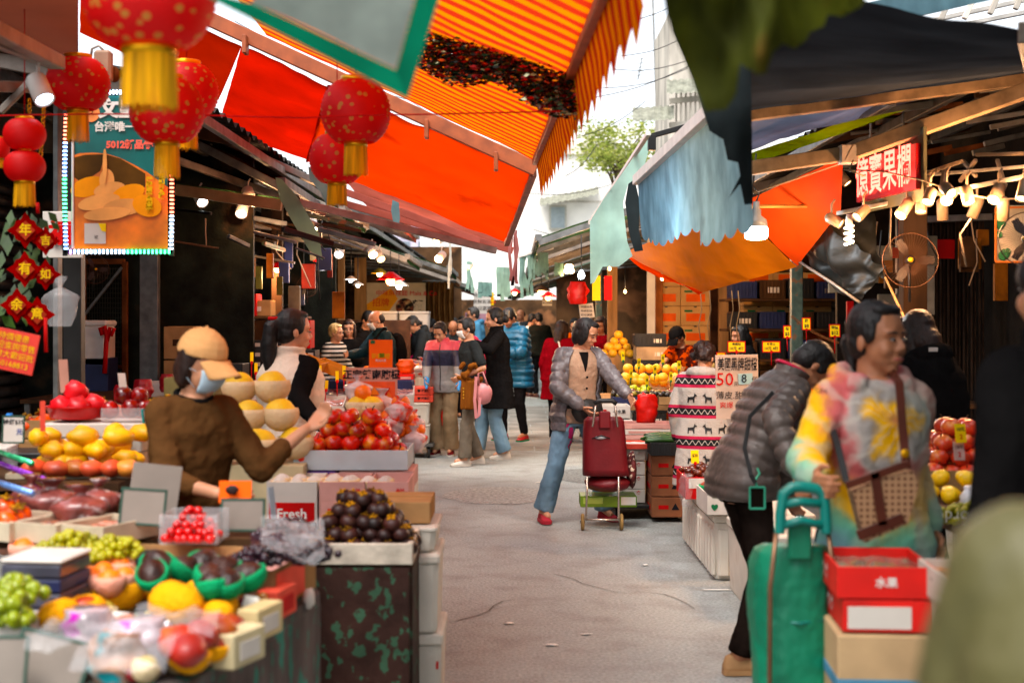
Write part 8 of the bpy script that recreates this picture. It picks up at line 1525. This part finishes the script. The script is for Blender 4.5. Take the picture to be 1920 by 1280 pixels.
# lamps
WARM = mat('warm_bulb', (1, .62, .25), emit=8, var=0); COOL = mat('cool_bulb', (.85, .95, 1), emit=9, var=0); AMB = mat('amber_bulb', (1, .35, .12), emit=8, var=0)
def plight(loc, e, col, par, r=.04):
    l_ = bpy.data.lights.new('glow', 'POINT'); l_.energy = e*.85; l_.color = col; l_.shadow_soft_size = r; o = bpy.data.objects.new('glow', l_); COL.objects.link(o); o.parent = par; o.location = Vector(loc)-worldloc(par); l_.use_shadow = True; return o
def pendant(label, px, py, Y, r, shm, bm_, e, col, cord=.35, bulb=.6):
    c = P(px, py, Y); t_ = thing('pendant_lamp', label, 'lamp', c)
    if shm: g = M(); g.lathe([(r*.16, r*.55), (r*.25, r*.5), (r*.62, r*.25), (r, 0), (r*.98, -.003), (r*.6, r*.22), (r*.22, r*.46)], c, n=22); obj('lamp_shade', g, shm, t_)
    g = M(); g.lathe([(r*.10, r*.4), (r*.16, r*.32), (r*.30*bulb/.6, r*.02), (r*.32*bulb/.6, -r*.15), (r*.2, -r*.36), (.002, -r*.40)], c, n=14); obj('bulb', g, bm_, t_)
    g = M(); g.tube([c+UP*r*.5, c+UP*(r*.5+cord)], .006, 5); obj('cord', g, BLACKP, t_)
    if e: plight(c-UP*r*.75, e, col, t_, .05)
    return t_
RSH = mat('red_enamel_shade', (.55, .02, .01), rough=.35, trans=.2, var=.1)
wc = (1, .58, .28); cc = (.9, .95, 1)
t_ = thing('led_bulb', 'large cool LED bulb hanging before the orange tarpaulin', 'bulb', P(1418, 430, 9)); c = P(1418, 436, 9); s_ = 9/F
g = M(); g.lathe([(21*s_, 10*s_), (22*s_, 0), (21*s_, -10*s_), (15*s_, -13*s_), (.002, -14*s_)], c, n=22); obj('diffuser', g, COOL, t_)
g = M(); g.lathe([(21.5*s_, 10*s_), (19*s_, 24*s_), (9*s_, 32*s_), (9*s_, 42*s_), (6*s_, 46*s_), (6*s_, 58*s_)], c, n=22); obj('housing', g, mat('grey_plastic', (.25, .28, .3), rough=.4), t_); g = M(); g.tube([c+UP*58*s_, c+UP*72*s_+V(.02, 0, 0), c+UP*88*s_-V(.02, 0, 0), c+UP*.5], .006, 6); obj('cord', g, BLACKP, t_); plight(c-UP*.1, 22, cc, t_, .07)
for lab, x, y, Y, r, sh, b_, e, col in [
    ('red shaded lamp glowing beside the broad grey post', 310, 508, 13, .12, RSH, AMB, 14, wc), ('red shaded lamp on the dark timber post', 520, 503, 14.3, .11, RSH, AMB, 14, wc), ('red topped cool lamp below the drooping green canvas', 604, 490, 13.5, .09, RSH, COOL, 5, cc),
    ('red shaded lamp above the noodle poster', 732, 524, 18, .18, RSH, AMB, 22, wc), ('white shaded lamp above the white foam boxes', 748, 535, 19, .13, WHITE, COOL, 8, cc), ('cool lamp over the striped shopper', 658, 524, 17, .08, WHITE, COOL, 8, cc), ('small cool lamp behind the striped shopper', 671, 534, 19, .08, WHITE, COOL, 0, cc),
    ('bright cool bulb over the melon stall', 1090, 515, 14.5, .11, None, COOL, 16, cc), ('brown shaded lamp over the crowd', 1015, 545, 20, .14, WOODD, WARM, 18, wc), ('red shaded lamp over the crowd beside the brown one', 1028, 556, 19, .12, RSH, WARM, 12, wc), ('warm bulb near the green post of the melon stall', 1143, 503, 15, .05, None, WARM, 22, wc), ('dim red lamp at the end of the lane', 965, 548, 28, .14, RSH, WARM, 14, wc),
    ('warm bulb over the crate stack', 1241, 522, 16, .05, None, WARM, 45, (1, .5, .2)), ('amber bulb in the dark above the crate stack', 1172, 546, 20, .06, None, WARM, 10, wc), ('clamp lamp with yellow top above the crowd', 712, 512, 22, .14, mat('brass', (.4, .25, .05), metal=.6), WARM, 12, wc)]:
    pendant(lab, x, y, Y, r, sh, b_, e, col)
t_ = thing('bulb_cluster', 'cluster of warm round bulbs above the mint cloth rod', 'bulbs', P(1068, 505, 19))
for x, y in ((1062, 508), (1070, 500), (1072, 508), (1064, 500)): g = M(); g.ball(P(x, y, 19), .035, n=10); obj('bulb', g, WARM, t_)
plight(P(1067, 512, 19), 14, wc, t_)
SPH = mat('spot_housing', (.24, .17, .11), rough=.45, var=.15)
def spot(label, px, py, Y, d, L_=.11, r=.036, m_=WARM, e=0, hm=None):
    c = P(px, py, Y); d = Vector(d).normalized(); x, y = frame_z(d); t_ = thing('spotlight', label, 'lamp', c); ax = (x, y, d)
    g = M(); g.lathe([(r*.5, -L_-.012), (r*.9, -L_), (r, -L_*.95), (r*1.02, 0), (r*.9, .001), (r*.85, -.02), (.002, -.021)], c, ax, 20); obj('housing', g, hm or SPH, t_)
    g = M(); g.lathe([(.001, -.014), (r*.82, -.014), (r*.82, -.008), (.001, -.006)], c, ax, 18); obj('lens', g, m_, t_)
    g = M(); g.tube([c-d*L_*.7, c-d*L_*.7+UP*.09, c-d*L_*.7+UP*.12+V(.02, 0, 0)], .008, 6); obj('bracket', g, hm or SPH, t_)
    if e: plight(c+d*.05, e, (1, .52, .24), t_, .04)
SL = [(1590, 345, 9.5, (.5, -.3, -.7), 0), (1606, 408, 8.6, (-.7, -.4, -.6), 0), (1578, 420, 8.8, (.8, -.4, -.5), 0), (1688, 404, 8.2, (-.6, -.4, -.8), 26), (1738, 380, 8.0, (-.4, -.5, -.7), 0), (1727, 398, 8.3, (-.1, -.3, -.9), 0), (1785, 364, 7.8, (.2, -.8, -.5), 0), (1775, 376, 8.0, (-.2, -.8, -.5), 26), (1817, 382, 7.9, (.05, -.4, -.9), 0), (1863, 375, 7.8, (-.5, -.5, -.7), 22), (1768, 412, 8.6, (.1, .2, -.9), 0), (1822, 408, 8.4, (-.3, .2, -.9), 0), (1916, 374, 7.6, (-.3, -.4, -.8), 0), (1881, 412, 8.0, (.1, .3, -.9), 0)]
for i, (x, y, Y, d, e) in enumerate(SL): spot('cream cylindrical spotlight, %s from the neon sign towards the picture edge' % (ORD+['eleventh', 'twelfth', 'thirteenth', 'fourteenth'])[i], x, y, Y, d, .12 if e or i > 9 else .10, .033, WARM, e)
t_ = thing('spiral_bulb', 'lit spiral energy saving bulb under the neon sign', 'bulb', P(1592, 435, 8.7)); c = P(1592, 440, 8.7)
g = M(); g.tube([c+V(.026*math.cos(a), .026*math.sin(a), .055-.0052*a) for a in [j*.4 for j in range(58)]], .006, 8); obj('tube', g, mat('soft_warm_bulb', (1, .75, .5), emit=4, var=0), t_); g = M(); g.lathe([(.024, 0), (.02, .05), (.015, .07)], c+UP*.055, n=16); obj('base', g, WHITE, t_); plight(c-UP*.09, 10, wc, t_)
g = M(); g.bar(P(1570, 400, 8.9), P(1925, 330, 7.7), .025); g.bar(P(1690, 332, 8.8), P(1925, 312, 8.0), .02); tag(obj('lamp_rail', g, ALU), 'rail carrying the row of cream spotlights', 'rail')
t_ = thing('lamp_bracket', 'tangled pale bracket of arms above the spotlights', 'bracket', P(1800, 320, 8.4))
for a, b in (((1720, 330), (1806, 302)), ((1806, 302), (1830, 330)), ((1770, 318), (1765, 352)), ((1740, 322), (1738, 350)), ((1830, 290), (1925, 288)), ((1800, 340), (1830, 300)), ((1870, 300), (1885, 350)), ((1690, 340), (1760, 318))): g = M(); g.bar(P(*a, 8.5), P(*b, 8.3), .022); obj('arm', g, SPH, t_)
for i, pts in enumerate([[(1582, 318), (1660, 322), (1730, 338), (1800, 362), (1860, 373), (1925, 372)], [(1400, 366), (1480, 340), (1582, 305)], [(1600, 300), (1592, 320), (1622, 330)], [(1670, 390), (1668, 460), (1672, 480)], [(1820, 410), (1800, 440), (1812, 500)], [(1585, 300), (1600, 270)]]):
    g = M(); g.tube([P(x, y, 7.9 if i != 1 else 8.6) for x, y in pts], .005, 6); tag(obj('cable', g, mat('dirty_white_cable', (.35, .26, .18))), 'pale sagging electric cable, %s around the spotlights and neon sign' % ORD[i], 'cable')
# neon sign
t_ = thing('neon_sign', 'red lit four character shop sign on a grey green board', 'sign', P(1666, 330, 8.4)); A = P(1612, 335, 8.9); B = P(1724, 305, 8.1); ux = (B-A).normalized(); uy = UP; nn = ux.cross(uy); w_ = (B-A).length
def sq(x0, x1, z0, z1, d, th, mt, nm): g = M(); g.prism([(x0, z0), (x1, z0), (x1, z1), (x0, z1)], A-nn*0+nn*d, ux, uy, th); return obj(nm, g, mt, t_)
sq(.06, w_+.03, -.215, .20, -.03, .02, mat('grey_green_board', (.12, .11, .07), rough=.7, var=.3), 'back_board'); sq(.0, w_, -.15, .11, -.008, .03, mat('red_acrylic', (.22, .002, .002), rough=.3), 'red_panel')
NEON = mat('red_neon', (1, .09, .06), emit=3.2, var=0); text('億寶果欄', A+ux*w_*.49+uy*-.02+nn*.03, ux, uy, .26, NEON, t_, wfit=w_*.93, bold=.012, depth=.004); plight(A+ux*w_*.5-V(0, .25, .1), 1.0, (1, .15, .1), t_, .1)
for x in (.2, .75): g = M(); g.tube([A+ux*w_*x+UP*.15, A+ux*w_*x+UP*.32], .008, 6); obj('hanger', g, ALU, t_)
# fans
def fan(label, px, py, Y, r, tilt=0, post=True):
    c = P(px, py, Y); t_ = thing('electric_fan', label, 'fan', c); y = V(math.sin(R(tilt)), -1, .05).normalized(); x = UP.cross(y).normalized(); z = y.cross(x); ax = (x, z, y); mt = mat('fan_cage', (.10, .045, .02), rough=.4, metal=.5)
    g = M(); g.tube([c+(x*math.cos(a)+z*math.sin(a))*r for a in [2*PI*j/36 for j in range(37)]], r*.022, 6, cap=False); obj('rim', g, mt, t_)
    g = M()
    for k in range(54): a = 2*PI*k/54; d = x*math.cos(a)+z*math.sin(a); g.tube([c+d*r*.16+y*r*.22, c+d*r*.7+y*r*.2, c+d*r], r*.006, 4)
    obj('cage', g, mt, t_); g = M()
    for k in range(3):
        a0 = 2*PI*k/3; rs = []
        for i in range(7): u = i/6; rr = r*(.14+.72*u); hw_ = (.35+.35*math.sin(PI*min(1, u*1.2)))*.5; rs.append([c+(x*math.cos(a0+q)+z*math.sin(a0+q))*rr+y*(r*.12*q) for q in (-hw_, -hw_*.3, hw_*.4, hw_)])
        g.rings(rs, cap=False, closed=False)
    obj('blades', g, mat('fan_blade', (.03, .014, .008), rough=.5), t_); g = M(); g.lathe([(.001, r*.24), (r*.12, r*.23), (r*.15, r*.18), (r*.15, -.02), (r*.2, -r*.2), (r*.12, -r*.45)], c, ax, 20); obj('motor', g, BLACKM, t_); g = M(); g.lathe([(.001, r*.262), (r*.09, r*.255), (r*.10, r*.24)], c, ax, 16); obj('badge', g, GOLD, t_)
    if post: g = M(); g.tube([c-y*r*.4, c-y*r*.4-UP*r*1.5], r*.05, 8); obj('stem', g, BLACKM, t_)
fan('large caged fan with a gold hub glowing in the gloom', 1707, 488, 8.8, .168, -12); fan('dark caged fan half hidden at the picture edge', 1925, 448, 7.4, .14, -30); fan('old caged fan behind the woman in the white vest', 576, 537, 15, .11, 10); fan('dim fan mounted high behind the LED poster', 178, 505, 11, .11, 40)
g = M(); g.bar(P(1660, 520, 9), P(1700, 605, 8.4), .012, up=V(0, 1, 0)); tag(obj('stick', g, PLY), 'thin pale stick leaning below the caged fan', 'stick')
g = M(); g.box(P(1712, 580, 9.6), (.16, .12, 2.4)); tag(obj('post', g, WOODD), 'dark post carrying the caged fan', 'post')
t_ = thing('framed_notice', 'framed notice with green plant print by the picture edge', 'notice', P(1898, 440, 8.6)); g = M(); g.box(P(1900, 438, 8.6), (.22, .01, .34)); obj('board', g, mat('dim_paper', (.30, .26, .20), var=.2), t_)
g = M()
for a, b in (((1867, 390), (1867, 491)), ((1867, 491), (1935, 491)), ((1867, 390), (1935, 388))): g.bar(P(*a, 8.58), P(*b, 8.58), .012, up=V(0, 1, 0))
obj('frame', g, mat('orange_frame', (.35, .12, .03)), t_)
for x, y, r_ in ((1876, 420, .03), (1882, 478, .032), (1874, 440, .02), (1890, 472, .02)): g = M(); g.ball(P(x, y, 8.585), (r_, .003, r_), n=12, jit=.5); obj('plant_print', g, mat('print_green', (.03, .12, .05), var=.3), t_)
# clamp lamp, loudspeaker box at upper left
spot('white clamp lamp pointing down beside the speckled lantern', 84, 188, 6.2, (.35, -.3, -.6), .13, .045, mat('cool_lens', (.6, .8, 1), emit=6), 0, WHITE)
t_ = thing('camera_box', 'old white electrical box on a cable between the lanterns', 'box', P(194, 125, 7)); g = M(); g.box(P(194, 125, 7), (.085, .06, .155), b=.012); obj('case', g, mat('old_cream_plastic', (.42, .30, .22), var=.2), t_); g = M(); g.tube([P(170, 112, 7), P(172, 92, 7), P(185, 86, 7), P(195, 96, 7)], .007, 6); obj('cable', g, ALU, t_); g = M(); g.ball(P(214, 140, 7.05), (.03, .03, .04)); obj('sensor', g, RUST, t_)
# tinsel garland under the striped awning
t_ = thing('tinsel_garland', 'dark glittering tinsel garland hanging under the striped awning', 'garland', P(940, 130, 6.6)); rnd = random.Random(4)
gms = [mat('tinsel_black', (.02, .025, .015), rough=.25, metal=.6, var=.5), mat('tinsel_red', (.35, .01, .01), rough=.25, metal=.6, var=.4), mat('tinsel_gold', (.7, .65, .4), rough=.15, metal=.9, var=.3), mat('tinsel_green', (.03, .09, .03), rough=.3, metal=.5, var=.4)]
gs = [M() for _ in gms]
for i in range(6500):
    u = rnd.random(); cx = 796+u*278; cy = 82+u*92+14*math.sin(u*9); rr = 46*(1-.15*u); a = rnd.uniform(0, 6.28); q = rnd.random()**.6; c = P(cx+math.cos(a)*rr*q*.8, cy+math.sin(a)*rr*q, 6.8-.6*u)+V(0, rnd.gauss(0, .05), 0)
    n_ = V(rnd.gauss(0, 1), rnd.gauss(0, 1), rnd.gauss(0, 1)).normalized(); x_, y_ = frame_z(n_); s_ = rnd.uniform(.009, .024); k = 0 if rnd.random() < .45 else (1 if rnd.random() < .5 else 3 if rnd.random() < .6 else 2); gs[k].add([c-x_*s_, c-y_*s_*.35, c+x_*s_, c+y_*s_*.35], [[0, 1, 2, 3]])
for g, m_, nm in zip(gs, gms, ('dark_tinsel', 'red_tinsel', 'gold_tinsel', 'green_tinsel')): obj(nm, g, m_, t_, recalc=False)
# clutter of lamps and arms under left roof
rnd = random.Random(12)
for i in range(34):
    x = rnd.uniform(345, 660); y = 395+rnd.uniform(0, 95)-(660-x)*.05; Y = rnd.uniform(11.2, 16); L_ = rnd.uniform(30, 120)
    g = M(); g.bar(P(x-L_/2, y-rnd.uniform(2, 16), Y), P(x+L_/2, y+rnd.uniform(2, 16), Y+rnd.uniform(-.5, .5)), rnd.uniform(.015, .045)); tag(obj('roof_strut', g, [ALU, STEEL, WOODD, BLACKM, GREENP][i % 5]), 'short %s strut in the tangle under the roof by the lanterns, %s' % (['pale aluminium', 'grey steel', 'timber', 'black metal', 'green painted'][i % 5], ORD[i//5]), 'strut', 'struts in the tangle under the roof')
for i in range(26):
    x = rnd.uniform(1590, 1915); y = rnd.uniform(170, 320)+(x-1590)*-.15; Y = rnd.uniform(9.5, 12); L_ = rnd.uniform(40, 150)
    if y < 150: y = 170
    g = M(); g.bar(P(x-L_/2, y+rnd.uniform(2, 16), Y), P(x+L_/2, y-rnd.uniform(2, 16), Y), rnd.uniform(.015, .05)); tag(obj('roof_strut', g, [ALU, STEEL, WOODD, RUST][i % 4]), '%s strut in the gloom above the spotlights, %s' % (['aluminium', 'steel', 'timber', 'rusty'][i % 4], ORD[i//4]), 'strut', 'struts in the gloom above the spotlights')
for i, (x, y, Y, d) in enumerate([(470, 375, 12, (.3, -.5, -.6)), (420, 385, 12.5, (-.3, -.5, -.6)), (560, 400, 13, (.2, -.5, -.7)), (700, 478, 16, (.3, -.5, -.5)), (715, 487, 16.5, (.3, -.5, -.5)), (818, 452, 15, (-.4, -.5, -.3)), (822, 486, 17, (-.3, -.6, -.4)), (585, 430, 13.5, (.1, -.6, -.6)), (452, 402, 12.2, (0, -.6, -.6)), (380, 380, 12, (.4, -.6, -.5)), (635, 478, 15, (0, -.7, -.5)), (875, 503, 20, (-.3, -.6, -.4))]):
    spot('small clamp spotlight, %s among the awning arms on the lantern side' % (ORD+['eleventh', 'twelfth'])[i], x, y, Y, d, .13, .05, WARM if i in (3, 4, 5, 6, 11) else COOL, 12 if i in (3, 6) else (9 if i in (0, 7) else 0), WHITE)
for i, (a, b) in enumerate([((330, 356), (528, 385)), ((330, 350), (530, 378)), ((560, 380), (930, 470)), ((330, 300), (610, 400)), ((380, 245), (600, 345))]):
    g = M(); g.bar(P(*a, 11.9), P(*b, 11.9+i*.3), .085 if i < 1 else .05, .09 if i < 1 else .06); tag(obj('awning_beam', g, [mat('bamboo_beam', (.42, .30, .16), rough=.6, var=.2), CG[0], ALU, ALU, ALU][i]), ['thick bamboo coloured beam under the far lantern awnings', 'green canvas edge rolled on the bamboo coloured beam', 'long pale arm running towards the pink rag', 'pale steel arm above the bamboo coloured beam', 'upper pale steel arm below the orange red awning'][i], 'beam')
# plastic bag hanging
bag('clear plastic carrier bag hanging by the red charms', P(112, 612, 8.5), (.22, .12, .30), PLAS, seed=6)
# litter on the road
for i, (x, y, a, b) in enumerate([(1345, 1107, .09, .012), (1035, 1210, .03, .02), (955, 1170, .028, .016), (1010, 905, .03, .012), (1210, 1060, .02, .02), (1100, 1190, .03, .01), (830, 1150, .02, .012)]):
    g = M(); c = G(x, y, 0)+UP*.006; g.ball(c, (a, b, .004), n=10, jit=.8); tag(obj('litter', g, WHITE), 'scrap of %s on the asphalt, %s' % ('torn white string' if i == 0 else 'pale paper', ['beside the puffer shopper', 'in the middle of the lane', 'near the mangosteen stand', 'left of the trolley', 'before the foam bin', 'towards the camera', 'at the foam boxes'][i]), 'litter')
for i, (x, y, mt, lab, w) in enumerate([(1450, 560, 0, 'red plastic bag hanging in the melon stall', .22)]): bag('bright red plastic bag hanging over the melon stall', P(1083, 570, 16.5), (.22, .12, .26), mat('red_bag2', (.75, .04, .03), rough=.4, trans=.3, bump=.5, bs=14), tie=False)
for i, (x, Y, c_) in enumerate([(1118, 16, YCARD), (1140, 16.3, REDC)]): g = M(); g.box(P(x, 540, Y), (.09, .02, .28)); tag(obj('hanging_packet', g, c_), ['yellow', 'red'][i]+' packets hanging above the melon stall', 'packet')
